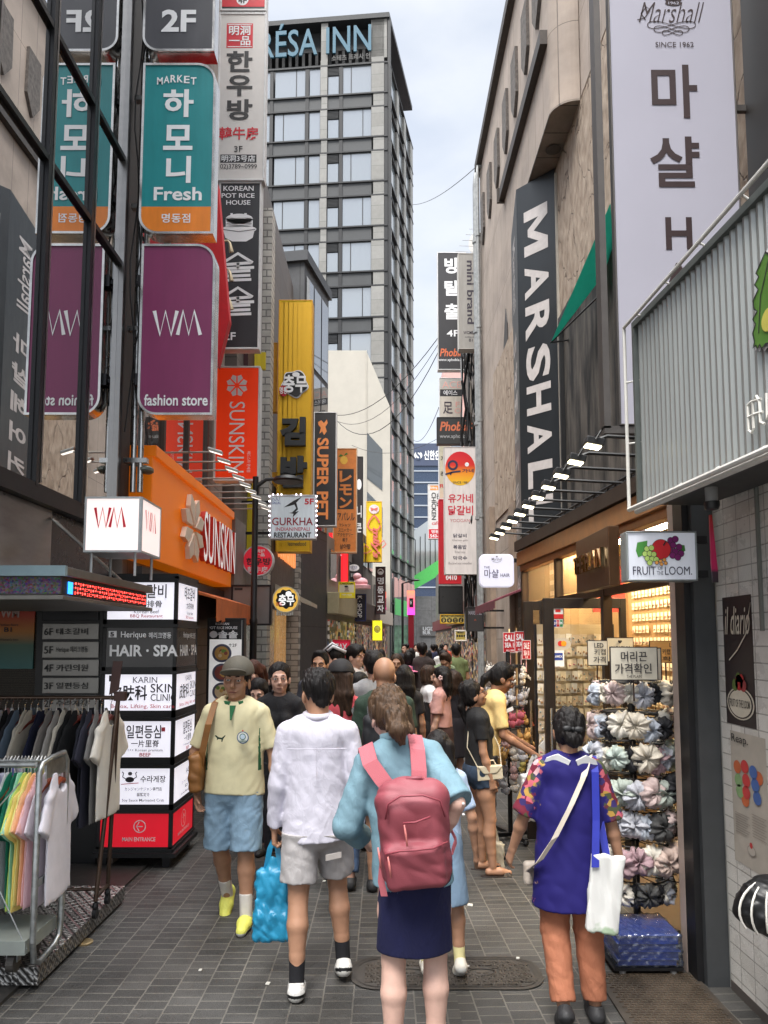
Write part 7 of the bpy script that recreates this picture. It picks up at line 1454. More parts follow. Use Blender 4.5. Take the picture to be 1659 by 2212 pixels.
bc = [('off white', (200, 196, 188)), ('black', (22, 22, 24)), ('dusty pink', (178, 130, 126)), ('white', (206, 204, 200)), ('jet black', (16, 16, 18)), ('charcoal', (44, 44, 50)), ('grey blue', (96, 112, 128)), ('cream', (196, 188, 172)), ('sand', (190, 180, 162)), ('navy', (22, 28, 56)), ('dark navy', (18, 22, 46)), ('stone grey', (138, 132, 126)), ('light grey', (168, 164, 158)), ('ecru', (206, 198, 182)), ('soot black', (18, 18, 20)), ('ink black', (14, 15, 18)), ('midnight', (26, 28, 40)), ('slate', (52, 52, 66)), ('ash grey', (128, 126, 124)), ('ivory front', (228, 222, 210))]
shirts('rear', 4.94, [-2.62 + .042 * i + (.02 if i == 19 else 0) for i in range(20)], zr - .135, bc, hb, 'rear')
# small litter on the pavers
for u, v, w_, lb in ((578, 2127, .012, 'tiny white scrap on the pavers left of the manhole plate'), (1015, 1957, .02, 'small white paper scrap on the pavers in mid street'), (1118, 2072, .01, 'tiny pale speck on the right end of the manhole plate'), (432, 2098, .009, 'tiny pale gum spot on the grey pavers, left'), (1010, 2090, .009, 'tiny white crumb beside the child\'s trainer'), (700, 1905, .012, 'small pale scrap behind the blue plastic bag')):
    p = G(u, v); m = MB(); m.prism([(p.x - w_, p.y - w_ * .6, .004), (p.x + w_ * .8, p.y - w_, .004), (p.x + w_, p.y + w_ * .7, .004), (p.x - w_ * .6, p.y + w_, .004)], (.002, .001, .006)); tag(m.build('litter_scrap', C(206, 204, 196, 'scrap_white')), lb, 'litter')
# ================================================================= PEOPLE
def vv(*a): return np.array(a, float)
def unit(a): a = np.array(a, float); return a / np.linalg.norm(a)
def rotm(yaw=0, pitch=0, roll=0):                            # yaw: turn left, pitch: nod down, roll: tilt to the right
    return np.array((Matrix.Rotation(R(yaw), 3, 'Z') @ Matrix.Rotation(R(-pitch), 3, 'X') @ Matrix.Rotation(R(roll), 3, 'Y')))
SKIN = {}
def skin(n): return SKIN.setdefault(n, mat('skin_' + n, {'fair': (.60, .36, .27), 'tan': (.44, .235, .145), 'pale': (.66, .42, .34), 'brown': (.33, .165, .10)}[n], .5, var=.12, scale=14, bump=.08, bscale=200))
def hairm(n): return mat('hair_' + n, {'black': (.012, .010, .010), 'brown': (.05, .028, .018), 'auburn': (.075, .026, .016), 'chestnut': (.085, .05, .03), 'grey': (.05, .045, .042)}[n], .5, var=.7, scale=55, stretch=(1, 1, .12), bump=.8, bscale=90, spec=.22)
def fab(n, c, rough=.85, wr=.28, **k):                       # cloth: fine weave in the colour, creases in the bump
    new = 'fabric_' + n not in _M; k.pop('bump', 0); k.pop('bscale', 0); m = mat('fabric_' + n, lin(c), rough, var=k.pop('var', .1), bump=0, **k)
    if new:
        t = m.node_tree; p = t.nodes['Principled BSDF']; a = _n(t, 'ShaderNodeTexCoord'); h = None
        for sc, st, dist, w in ((7, (1, 1, .45), 1.6, 1), (17, (1, 1, .7), 1.1, .45)):
            q = _n(t, 'ShaderNodeMapping'); q.inputs['Scale'].default_value = st; q.inputs['Rotation'].default_value = (.3, .35, .2); t.links.new(a.outputs['Object'], q.inputs[0])
            z = _n(t, 'ShaderNodeTexNoise'); z.inputs['Scale'].default_value = sc; z.inputs['Detail'].default_value = 2.5; z.inputs['Distortion'].default_value = dist; t.links.new(q.outputs[0], z.inputs[0])
            u = _n(t, 'ShaderNodeMath', operation='SUBTRACT'); u.inputs[1].default_value = .5; t.links.new(z.outputs[0], u.inputs[0]); v = _n(t, 'ShaderNodeMath', operation='ABSOLUTE'); t.links.new(u.outputs[0], v.inputs[0]); y = _n(t, 'ShaderNodeMath', operation='POWER'); y.inputs[1].default_value = .6; t.links.new(v.outputs[0], y.inputs[0]); x = _n(t, 'ShaderNodeMath', operation='MULTIPLY_ADD'); x.inputs[1].default_value = -w; t.links.new(y.outputs[0], x.inputs[0])
            if h is None: x.inputs[2].default_value = 1
            else: t.links.new(h, x.inputs[2])
            h = x.outputs[0]
        b = _n(t, 'ShaderNodeBump'); b.inputs['Strength'].default_value = wr; b.inputs['Distance'].default_value = .022; t.links.new(h, b.inputs['Height']); t.links.new(b.outputs[0], p.inputs['Normal'])
    return m
def hand(sd, w, d, pn, side, curl=.5, s=1.0, spread=.06, k=.005):
    """palm, five jointed fingers and a thumb leaving the side of the palm; pn = palm normal, side = +1 when the thumb lies along +cross(d, pn)"""
    d, pn = unit(d), unit(pn); pn = unit(pn - d * (pn @ d)); a = np.cross(d, pn) * side; mr = max(.0082, sd.h * .95)
    for o in (-.026, -.009, .009, .025): sd.cone(w + a * o * .6 * s, w + d * .085 * s + a * o * s, .013 * s, .0125 * s, .012)
    for i, (o, L) in enumerate(((.029, .070), (.010, .078), (-.010, .073), (-.028, .058))):
        b = w + d * .086 * s + a * o * s; t = curl * (.8 + .12 * i); e = d + a * spread * (1.5 - i) * .5; p = b
        for q, (f, r) in enumerate(((.45, 1.0), (.31, .92), (.24, .8))):
            an = t * (q + .6); n = p + (e * cos(an) + pn * sin(an)) * L * f * s; sd.cone(p, n, mr * r * s, mr * (r - .07) * s, k); p = n
    p0 = w + d * .022 * s + a * .024 * s; p1 = p0 + (d * .55 + a * .62 + pn * .35) * .042 * s; p2 = p1 + (d * .8 + a * .2 + pn * (.35 + curl * .3)) * .032 * s; p3 = p2 + (d * .9 - a * .05 + pn * (.3 + curl * .4)) * .024 * s
    sd.cone(p0, p1, .014 * s, .0115 * s, .01); sd.cone(p1, p2, mr * 1.15 * s, mr * 1.05 * s, k); sd.cone(p2, p3, mr * 1.05 * s, mr * .85 * s, k)
def person(label, u, Y, H=1.70, head=0, sex='m', lean=(0, 0), hd=(0, 0, 0), armL=None, armR=None, legL=None, legR=None, sk='tan', hair=('short', 'black'),
           top=('tee', (120, 120, 120)), bot=('trousers', (40, 42, 50)), shoes=(40, 40, 42), vox=.011, hands=False, face=True, hem=.86, drop=0, group=None, fat=1.0, sock=None, curl=.5, toe=(0, 0), zoff=0):
    X = (u - U0) / F * Y; t = thing('person', label, 'person', (X, Y, 0), group, R(head)); s = H / 1.70; f = sex == 'f'
    P = {}; sh = .148 if f else .168; hp = .085
    Lm = np.array(Matrix.Rotation(R(-lean[0]), 3, 'X') @ Matrix.Rotation(R(lean[1]), 3, 'Y')); pv = vv(0, 0, .93)
    up = lambda *a: (Lm @ (vv(*a) - pv) + pv) * s
    legL = legL or ((0, .05, -1), (0, -.03, -1)); legR = legR or ((0, .0, -1), (0, -.04, -1))
    for sd_, lg in ((-1, legL), (1, legR)):
        h_ = vv(sd_ * hp, 0, .90) * s; k_ = h_ + unit(lg[0]) * .42 * s; a_ = k_ + unit(lg[1]) * .405 * s; P[sd_] = [h_, k_, a_]
    dz = min(P[-1][2][2], P[1][2][2]) - .085 * s - zoff
    for q in P.values():
        for i in range(3): q[i] = q[i] - vv(0, 0, dz)
    D_ = vv(0, 0, -dz); U = lambda *a: up(*a) + D_
    armL = armL or ((-.18, .05, -1), (-.04, .3, -1)); armR = armR or ((.18, .05, -1), (.04, .3, -1)); A = {}
    for sd_, ar in ((-1, armL), (1, armR)):
        a0 = U(sd_ * sh, -.005, 1.36); e_ = a0 + unit(ar[0]) * .285 * s; w_ = e_ + unit(ar[1]) * .245 * s; A[sd_] = [a0, e_, w_]
    nb = U(0, -.012, 1.44); Hm = Lm @ rotm(*hd); hb = U(0, .0, 1.475); hs = s * (1.11 if f else 1.12); hc = lambda x, y, z: hb + Hm @ vv(x, y, z + .092) * hs
    allp = np.array([p for q in list(P.values()) + list(A.values()) for p in q] + [hc(0, 0, .13)])
    lo, hi = allp.min(0) - .19 * s, allp.max(0) + .19 * s; lo[2] = -.02; lo[:2] = np.minimum(lo[:2], -.26 * s); hi[:2] = np.maximum(hi[:2], .26 * s)
    # ---- body: one skin
    sd = SD(lo, hi, vox * (.62 if hands else .8)); k1 = .02
    e = lambda c, r, k=.012, **q: sd.ell(hc(*c), vv(*r) * hs, k, rot=Hm.T, **q)
    e((0, -.012, .035), (.074, .092, .088)); e((0, .02, -.045), (.056, .062, .066), .03); e((0, .058, -.088), (.024, .022, .02), .02)
    sd.cone(nb - Lm @ vv(0, 0, .03), hc(0, -.022, -.06), .058 * s * (.88 if f else 1), .053 * s * (.86 if f else 1), .02)
    for q in (-1, 1): e((q * .074, -.008, -.018), (.010, .022, .032), .006); e((q * .036, .055, -.03), (.024, .022, .022), .02)
    if face:
        sd.cone(hc(0, .088, .012), hc(0, .106, -.026), .009 * hs, .0135 * hs, .012); e((0, .088, -.036), (.019, .014, .009), .008); sd.cone(hc(-.04, .078, .026), hc(.04, .078, .026), .011 * hs, .011 * hs, .014)
        for q in (-1, 1): e((q * .031, .098, .008), (.016, .012, .009), .01, op='s')
        for q in (-1, 1): sd.cone(hc(q * .018, .089, .0150), hc(q * .045, .082, .0145), .0062 * hs, .0055 * hs, .004); sd.cone(hc(q * .02, .087, -.006), hc(q * .043, .08, -.006), .005 * hs, .0045 * hs, .005)
        e((0, .080, -.062), (.025, .012, .007), .006); e((0, .078, -.073), (.02, .012, .007), .006)
    cw = .150 if f else .165
    sd.cone(U(0, 0, 1.28), U(0, 0, 1.05), cw * .86 * s * fat, .11 * s * fat, k1, fl=((0, 1, 0), 1.5)); sd.cone(U(0, 0, 1.04), vv(0, 0, .93) * s + D_, .11 * s * fat, .14 * s * fat, k1, fl=((0, 1, 0), 1.45)); sd.cone(U(-sh * .9, -.005, 1.355), U(sh * .9, -.005, 1.355), .045 * s, .045 * s, .03); sd.cone(U(-.04, -.01, 1.385), U(.04, -.01, 1.385), .05 * s, .05 * s, .04)
    g = .9 if f else 1.0
    for q in (-1, 1):
        a0, e_, w_ = A[q]; sd.path([a0, a0 + (e_ - a0) * .5, e_, e_ + (w_ - e_) * .35, w_], [r * s * g for r in (.052, .045, .038, .040, .026)], .014)
        d = w_ - e_; ar = (armL, armR)[q > 0]
        if hands:
            pnm = vv(*ar[2]) if len(ar) > 2 else vv(-q, .3, 0); hand(sd, w_, ar[3] if len(ar) > 3 else d, pnm, ar[4] if len(ar) > 4 else (1 if q > 0 else -1), ar[5] if len(ar) > 5 else curl, s * (.92 if f else 1))
        else: sd.cone(w_, w_ + unit(d) * .1 * s, .028 * s, .024 * s, .01, fl=((1, 0, 0), 1.5)); sd.cone(w_ + unit(d) * .1 * s, w_ + unit(d) * .165 * s + vv(0, .02, 0), .022 * s, .014 * s, .01)
        h_, kn, an = P[q]; back = unit(np.cross(unit(an - kn), (1, 0, 0))) * -1
        if back[1] > 0: back = -back
        sd.path([h_, h_ + (kn - h_) * .5, kn], [.082 * s * fat, .074 * s * fat, .054 * s], .02)
        sd.path([kn, kn + (an - kn) * .33 + back * .014 * s, kn + (an - kn) * .7 + back * .004, an], [.052 * s, .057 * s, .041 * s, .034 * s], .012)
        tp = (toe[0] if q < 0 else toe[1]); ft = vv(0, cos(R(tp)), sin(R(tp))); fdn = vv(0, sin(R(tp)), -cos(R(tp)))
        P[q] += [ft, fdn]; heel = an + fdn * .05 * s - ft * .035 * s; sd.path([heel, an + fdn * .052 * s + ft * .07 * s, an + fdn * .062 * s + ft * .15 * s], [.033 * s, .036 * s, .022 * s], .012)
    body = sd.build('body', skin(sk), t)
    if face and vox < .014:
        m = MB()
        for q in (-1, 1): m.ell(hc(q * .031, .0815, .006), (.0125 * hs, .0095 * hs, .0085 * hs), 10, 0); m.ell(hc(q * .031, .0865, .0055), .0062 * hs, 8, 1)
        m.build('eye', [C(210, 205, 200, 'eye_white', rough=.3), C(24, 16, 12, 'iris_dark', rough=.2)], t, True, world=False)
        m = MB()
        for q in (-1, 1): m.tube([hc(q * .015, .095, .027), hc(q * .03, .093, .031), hc(q * .047, .078, .027)], [.0035 * hs, .0038 * hs, .002 * hs], 5)
        m.build('eyebrow', hairm(hair[1] if hair[1] != 'grey' else 'black'), t, world=False)
        m = MB(); m.tube([hc(-.024, .083, -.066), hc(-.01, .0905, -.064), hc(.01, .0905, -.064), hc(.024, .083, -.066)], [.002 * hs, .0042 * hs, .0042 * hs, .002 * hs], 5); m.build('mouth', C(120, 62, 56, 'lip'), t, True, world=False)
    # ---- hair
    st, hcx = hair[0], hairm(hair[1]); v2 = vox * (.62 if hands else .8)
    if st != 'bald':
        long_ = st in ('long', 'down'); sd = SD(hc(0, 0, .0) - .27 * hs - (vv(0, 0, .30 * hs) if long_ else 0), hc(0, 0, 0) + .24 * hs, v2); e2 = lambda c, r, k=.012, **q: sd.ell(hc(*c), vv(*r) * hs, k, rot=Hm.T, **q)
        e2((0, -.016, .042), (.084, .100, .092))
        if st in ('short', 'crop'): sd.cone(hc(0, -.06, .0), hc(0, -.062, -.035), .062 * hs, .045 * hs, .02, fl=(Hm @ vv(0, 1, 0), 1.5)); len(hair) > 2 or e2((0, .03, .105), (.06, .05, .03), .02)
        if st == 'mop': e2((0, .02, .05), (.088, .088, .082), .02); e2((0, -.05, -.02), (.066, .05, .05), .02)
        if st in ('bun', 'bob', 'pony', 'lowbun'): e2((0, -.03, -.005), (.082, .082, .085), .02)
        if st == 'bob': e2((0, -.02, -.05), (.088, .085, .07), .02)
        if st == 'lowbun': e2((.012, -.105, -.055), (.05, .042, .046), .012); e2((-.02, -.1, -.03), (.036, .03, .03), .015)
        if st == 'bun': e2((-.03, -.115, -.045), (.052, .045, .05), .02); sd.path([hc(-.03, -.13, -.06), hc(-.04, -.14, -.12), hc(-.03, -.12, -.17)], [.045 * hs, .04 * hs, .015 * hs], .02); sd.path([hc(-.01, -.12, -.06), hc(.02, -.13, -.13)], [.04 * hs, .016 * hs], .02); sd.path([hc(.06, -.04, -.02), hc(.075, -.02, -.10)], [.03 * hs, .01 * hs], .02)
        if st == 'pony': sd.path([hc(0, -.10, .0), hc(0, -.13, -.06), hc(0, -.13, -.22)], [.035 * hs, .032 * hs, .016 * hs], .02)
        if long_:
            for x in (-.055, -.02, .02, .055): sd.path([hc(x, -.06, .02), hc(x * 1.25, -.075, -.10), hc(x * 1.35, -.07, -.27 + abs(x) * .6)], [.05 * hs, .042 * hs, .022 * hs], .02)
            if st == 'down':
                for q in (-1, 1): sd.path([hc(q * .072, .01, .03), hc(q * .082, .0, -.09), hc(q * .085, .01, -.24)], [.026 * hs, .028 * hs, .014 * hs], .015)
        hl = {'short': .012, 'crop': .02}.get(st, 0)
        sd.ell(hc(0, .085, -.03 + hl), vv(.070, .075, .094) * hs, .01, rot=Hm.T, op='s'); 
        if st in ('short', 'crop'): sd.ell(hc(0, .01, -.085), vv(.12, .055, .07) * hs, .01, rot=Hm.T, op='s')
        sd.folds(.006 if v2 < .006 else .0045 if v2 < .01 else .003, (95, 95, 14) if v2 < .006 else (60, 60, 14), int(u) % 97); sd.build('hair', hcx, t)
        if len(hair) > 2 and hair[2] == 'cap':
            cc = C(*hair[3], name='cap_%d_%d' % (hair[3][0], hair[3][1]), rough=.75, var=.15, bump=.2, bscale=120); sd = SD(hc(0, 0, 0) - .25 * hs, hc(0, 0, 0) + .25 * hs, v2); sd.ell(hc(0, -.012, .05), vv(.098, .115, .102) * hs, .01, rot=Hm.T); sd.cut(hc(0, 0, .045), Hm @ vv(0, -.12, -1)); sd.build('cap', cc, t)
            sd = SD(hc(0, .1, .04) - .16 * hs, hc(0, .1, .04) + .16 * hs, v2 * .8); sd.ell(hc(0, .10, .052), vv(.078, .085, .016) * hs, .005, rot=(Hm @ rotm(0, 14)).T); sd.build('cap_brim', cc, t)
    # ---- clothes
    col = top[1]; nm = '%s_%d_%d_%d' % (top[0], *col); tm_ = top[2] if len(top) > 2 else fab(nm, col); kind = top[0]; lo_ = lo - .03
    sd = SD(lo_, hi + .03, vox); hz = hem * s + D_[2]; w0 = (.150 if f else .166) * s * fat; lw = {'tee': .166, 'shirt': .158, 'blouse': .180, 'tank': .155, 'dress': .155}[kind] * s * fat * (.94 if f else 1.0)
    fl = ((0, 1, 0), 1.42)
    sd.cone(U(0, .0, 1.31), U(0, .0, 1.12), w0 * .97, lw, .03, fl=fl); sd.cone(U(0, 0, 1.13), vv(0, 0, hem - .04) * s + D_, lw, lw * (1.22 if hem < .75 or kind == 'shirt' else 1.1 if bot[0] not in ('skirt', 'flare') else 1.12), .03, fl=fl)
    if f: sd.ell(U(-.065, .085, 1.24), vv(.06, .05, .06) * s, .04); sd.ell(U(.065, .085, 1.24), vv(.06, .05, .06) * s, .04)
    [sd.cone(U(q * .05, -.012, 1.402), U(q * sh * .95, -.006, 1.362), .066 * s, .060 * s, .03) for q in (-1, 1)]; sd.cone(U(-.06, -.01, 1.36), U(.06, -.01, 1.36), .09 * s, .09 * s, .05)
    sl = {'tee': .62, 'shirt': 2, 'blouse': 1.0, 'tank': 0, 'dress': .3}[kind]
    if len(top) > 3 and top[3] is not None: sl = top[3]
    for q in (-1, 1):
        a0, e_, w_ = A[q]; z = sl if not hasattr(sl, '__len__') else sl[q > 0]; r0 = .0595 * s * (1.12 if kind in ('blouse', 'shirt') else 1)
        if z: sd.cone(a0, a0 + (e_ - a0) * min(z, 1), r0, r0 * (1.02 if kind != 'blouse' else 1.2) * (.98 if z < 1 else .88 if z > 1 else 1), .025, cap=z <= 1)
        if z > 1: sd.cone(e_, e_ + (w_ - e_) * min(z - 1, 1) * .97, r0 * .88, r0 * (.68 if kind == 'shirt' else .95), .02, cap=True)
    sd.folds((.0042 if kind in ('shirt', 'blouse') else .003) * s, (30, 26, 15) if vox < .012 else (18, 18, 10), int(u) % 89 + 3)
    sd.cut((0, 0, hz), (.04, .1, -1)); sd.ell(U(0, .02, 1.475), vv(.068, .078, .052) * s, .008, op='s')
    sd.build('top' if kind != 'dress' else 'dress', tm_ if isinstance(tm_, (list, tuple)) else [tm_], t, pick=top[4] if len(top) > 4 else None)
    bk, bc = bot[0], bot[1]; bm = bot[2] if len(bot) > 2 else fab('%s_%d_%d_%d' % (bk, *bc), bc)
    sd = SD(lo_, hi + .03, vox); wz = (1.03 if kind != 'tank' else 1.06)
    ww = (.14 if f else .145) * s * fat
    sd.cone(U(0, 0, 1.04), vv(0, -.008, .90) * s + D_, ww * .98, ww * 1.22, .03, fl=((0, 1, 0), 1.35))
    if bk in ('shorts', 'trousers', 'mini'):
        fr = bot[3] if len(bot) > 3 else .78
        for q in (-1, 1):
            h_, kn, an = P[q][:3]; sd.ell(h_ + vv(0, -.05 * s, -.02), vv(.095, .085, .1) * s * fat, .03)
            if bk == 'trousers': sd.cone(h_, kn, .104 * s * fat, .082 * s, .02); sd.cone(kn, kn + (an - kn) * .93, .084 * s, .068 * s, .012, cap=True)
            elif fr <= 1: sd.cone(h_ + vv(0, 0, .02), h_ + (kn - h_) * fr, .102 * s * fat, (.098 if bk == 'shorts' else .09) * s * fat, .02, cap=True)
            else: sd.cone(h_, kn + (an - kn) * (fr - 1), .098 * s * fat, .094 * s * fat, .02, cap=True)
        sd.folds(.004 * s, (34, 30, 20), int(u) % 71)
    else:
        L = bot[3] if len(bot) > 3 else .48; mid = (P[-1][1] + P[1][1]) / 2; sd.cone(vv(0, -.005, .92) * s + D_, vv(0, mid[1] * .4, .92 - L) * s + D_, ww * 1.2, ww * (1.22 if bk == 'skirt' else 1.6), .03, fl=((0, 1, 0), 1.25), cap=True); sd.folds(.006 * s, (20, 20, 4), int(u) % 71)
    if bk not in ('skirt', 'flare'): sd.cut((0, 0, hz + .03), (0, 0, 1))
    sd.cut(U(0, 0, wz), Lm @ vv(0, 0, 1)); sd.build('skirt' if bk in ('skirt', 'flare') else bk if bk != 'mini' else 'shorts', bm, t)
    # ---- socks and shoes
    for q in (-1, 1):
        kn, an, ft, fdn = P[q][1:5]
        if sock: sd = SD(an - .12, an + .26, vox * .7); sd.cone(an + fdn * .03, an + unit(kn - an) * .13 * s, .040 * s, .043 * s, .01, cap=True); sd.build('sock', fab('sock_%d_%d_%d' % sock, sock), t)
        if shoes:
            c0 = an + fdn * .045 * s; sd = SD(np.minimum(c0 - ft * .12, c0 + ft * .24) - .09, np.maximum(c0 - ft * .12, c0 + ft * .24) + .09, vox * .7)
            sd.path([c0 - ft * .04 * s, c0 + ft * .06 * s, c0 + fdn * .012 * s + ft * .155 * s], [.047 * s, .046 * s, .034 * s], .015); sd.cone(c0 - ft * .03, c0 - ft * .02 - fdn * .04, .042 * s, .040 * s, .01, cap=True); sd.cone(c0 - ft * .01 - fdn * .06, c0 - fdn * .1, .032 * s, .034 * s, .006, op='s'); sd.cut(c0 + fdn * .043 * s, fdn)
            V = lambda c: ((c - c0) @ fdn > .018 * s).astype(int); sm_ = [fab('shoe_%d_%d_%d' % shoes, shoes, .6), C(212, 210, 204, 'sole_white', rough=.6) if shoes != (40, 40, 42) else BLK, DKM]; V2 = (lambda c: np.where(((c - c0) @ ft < .03) & (np.abs((c - c0) @ fdn - .008) < .009), 2, V(c))) if shoes[0] == 216 else V; sd.build('shoe', sm_, t, pick=V2)
    S_ = dict(t=t, U=U, hc=hc, A=A, P=P, s=s, D=D_, Lm=Lm, Hm=Hm); rz = Matrix.Rotation(R(head), 3, 'Z'); S_['w'] = lambda p: Vector((X, Y, 0)) + rz @ Vector(p)
    return S_
def cloth(a, b, k=4): return k
# --- the six nearest
# man in white shirt, walking away
WSH = fab('white_poplin', (206, 203, 216), .7, var=.05)
def checkm():
    m = fab('fine_check', (176, 170, 166)); t = m.node_tree; p = t.nodes['Principled BSDF']; a = _n(t, 'ShaderNodeTexCoord'); w = _n(t, 'ShaderNodeTexWave'); w.inputs['Scale'].default_value = 70; w.bands_direction = 'X'; t.links.new(a.outputs['Object'], w.inputs[0])
    k = _n(t, 'ShaderNodeValToRGB'); k.color_ramp.elements[0].color = lin((150, 142, 132)) + (1,); k.color_ramp.elements[1].color = lin((196, 194, 200)) + (1,); t.links.new(w.outputs[0], k.inputs[0]); t.links.new(k.outputs[0], p.inputs['Base Color']); return m
a = person('man in white shirt and grey checked shorts walking away with a blue bag', 688, 4.16, 1.68, 4, 'm', (2, 0), (24, 4, 0), armL=((-.16, .0, -1), (-.10, .18, -1), (1, 0, .1), (.0, .15, -1), -1, 1.25), armR=((.2, -.05, -1), (.02, .25, -1)), legL=((-.03, -.10, -1), (.0, -.20, -1)), legR=((.08, .34, -1), (.09, -.10, -1)), toe=(-6, -22),
           sk='tan', hair=('short', 'black'), top=('shirt', (226, 222, 236), WSH, 2), bot=('shorts', (176, 170, 166), checkm(), .80), shoes=(216, 214, 210), sock=(18, 18, 24), vox=.0075, hands=True, hem=.80, fat=1.04)
P1 = a; m = MB(); t = a['t']; nb = [a['U'](.068 * cos(q), -.012 + .07 * sin(q), 1.46 + .012 * sin(q)) for q in [2 * pi * i / 18 + pi / 2 + .3 for i in range(18)]]
m.tube([p + vv(0, 0, k_) for p in nb for k_ in (0,)], .02, 8); m.build('collar', WSH, t, True, world=False)
m = MB(); y_ = -.148; m.tube([a['U'](x, y_ + .9 * abs(x) ** 2, 1.285) for x in (-.16, -.1, -.03, .03, .1, .16)], .0022, 4); m.tube([a['U'](.0, -.15, 1.28), a['U'](.0, -.148, 1.12)], .0018, 4); m.build('yoke_seam', C(196, 192, 206, 'seam'), t, world=False)
m = MB(); p = vv(.05, -.133, .70) * a['s'] + a['D']; m.obox(p, (.085, .012, .012), (0, -.006, 0), (0, .012, .03)); m.build('pocket_flap', C(142, 136, 132, 'flap_grey'), t, bevel=.003, world=False)
def carrybag(label, name, hp, w, h, d, mt, handle=.12, seed=1, tilt=0, cat='bag', group=None):
    hp = Vector(hp); t = thing(name, label, cat, (hp.x, hp.y, max(0, hp.z - handle - h)), group, tilt); sd = SD((-w / 2 - .06, -d / 2 - .06, -h - .04), (w / 2 + .06, d / 2 + .06, .05), .009)
    sd.box((0, 0, -h * .56), (w * .45, d * .30, h * .44), .02, .03); sd.box((0, 0, -h * .82), (w / 2, d * .42, h * .18), .03, .05); sd.cone((0, 0, -.01), (0, 0, -h * .3), w * .16, w * .4, .04, fl=((0, 1, 0), 2.2)); sd.folds(.009, (52, 52, 20), seed)
    z0 = hp.z - handle - t.location.z; sd.build('bag_body', mt, t, off=(0, 0, -z0)); m = MB()
    for q in (-1, 1): m.strip([(q * w * .2, -d * .12 * q, z0 - .05), (q * w * .1, 0, z0 + handle * .6), (0, 0, z0 + handle + .01), (-q * .01, d * .1, z0 + handle * .6)], (.03, 0, 0), 0, .004)
    m.build('handle', mt, t, world=False); return t
hp = a['w'](a['A'][-1][2] + vv(-.005, .03, -.085)); BLUE = mat('blue_plastic', lin((44, 150, 192)), .35, var=.3, scale=7, bump=.35, bscale=13, alpha=.93)
carrybag('crumpled sky blue plastic bag hanging from the white shirted man\'s hand', 'plastic_bag', hp, .21, .42, .13, BLUE, .10, 4)
# woman with the pink backpack
CH_ = fab('chambray', (114, 146, 160), .8, var=.14, scale=7)
a = person('woman in light blue shirt and navy skirt reaching back to her pink backpack', 893, 3.34, 1.65, 4, 'f', (13, -8), (14, 14, -4), armL=((-.34, -.08, -.95), (.35, .8, -.5)), armR=((.32, -.66, -.62), (-.30, .42, -.8), (-.4, .85, .2), (-.85, .15, -.35), 1, .55), legL=((-.02, .03, -1), (-.01, -.07, -1)), legR=((.03, .10, -1), (-.01, -.12, -1)),
           sk='pale', hair=('bun', 'chestnut'), top=('blouse', (140, 178, 200), CH_, (1.75, 1.0)), bot=('skirt', (16, 20, 66), fab('navy_wool', (15, 18, 60), .9, bump=.3), .39), shoes=(40, 40, 42), vox=.0072, hands=True, hem=.82, face=True)
P2 = a; U = a['U']; t = a['t']; PKM = mat('rose_nylon', lin((142, 68, 78)), .55, var=.14, scale=5, bump=.2, bscale=300); PKD = mat('rose_strap', lin((178, 94, 104)), .7, var=.08, bump=.3, bscale=400)
bp = thing('backpack', 'dusty pink backpack on the back of the woman in light blue', 'backpack', a['w'](U(.0, -.2, 1.0))); Rz = Matrix.Rotation(R(4), 3, 'Z'); B = lambda x, y, z: Vector(a['w'](U(x, y, z)))
c = B(-.004, -.215, 1.045); sd = SD((-.28, -.25, -.33), (.28, .25, .33), .007); Rb = rotm(0, -9, -5)
sd.box((0, 0, -.02), (.150, .075, .215), .07, .02, rot=Rb); sd.cone((-.06, 0, .13), (.06, 0, .13), .085, .085, .05, fl=((0, 1, 0), 1.2)); sd.box((.0, -.06, -.12), (.128, .05, .10), .04, .025, rot=Rb); sd.box((0, -.05, .06), (.108, .045, .085), .04, .03, rot=Rb); sd.folds(.006, (20, 20, 16), 5)
bp.location = c; sd.build('main_bag', PKM, bp)
pj = lambda x, z: Vector((x, -.075 - .045 * (1 - min(1, (abs(x) / .15) ** 2)) - (.012 if z < -.02 else 0), z)); m = MB()
for pts in ([(-.12, -.065), (-.06, -.045), (0, -.04), (.07, -.035), (.13, -.02)], [(-.12, .07), (-.11, .13), (-.06, .165), (.03, .17), (.1, .145), (.12, .08)], [(-.05, .06), (.0, .065), (.06, .085)]): m.tube([pj(*p) + Vector((0, -.012, 0)) for p in pts], .0042, 6)
m.build('zip', C(140, 60, 72, 'zip_rose'), bp, True, world=False); m = MB()
for x, z in ((-.11, -.07), (-.045, .055), (-.15, -.04)): m.tube([pj(x, z) + Vector((0, -.018, 0)), pj(x + .006, z - .035) + Vector((0, -.018, 0)), pj(x + .012, z - .08) + Vector((0, -.016, 0))], [.003, .005, .004], 5)
m.build('zip_pull', C(206, 120, 116, 'pull_rose'), bp, True, world=False)
m = MB(); m.tube([(-.06, .0, .17), (-.03, -.02, .215), (.03, -.02, .22), (.06, 0, .175)], .008, 6); m.build('grab_handle', C(140, 66, 78, 'strap_rose'), bp, True, world=False)
m = MB(); q = lambda p: Vector(p) - c
SS = lambda m: m.build('shoulder_strap', PKD, bp, world=False)
m.strip([q(B(-.05, -.165, 1.20)), q(B(-.10, -.155, 1.27)), q(B(-.145, -.135, 1.36)), q(B(-.15, -.06, 1.445)), q(B(-.15, .05, 1.43))], (.062, .0, .03), 0, .010); SS(m); m = MB(); m.strip([q(B(.05, -.165, 1.21)), q(B(.066, -.158, 1.29)), q(B(.078, -.13, 1.385)), q(B(.085, -.06, 1.458)), q(B(.09, .05, 1.44))], (.066, .0, -.008), 0, .010); SS(m); m = MB()
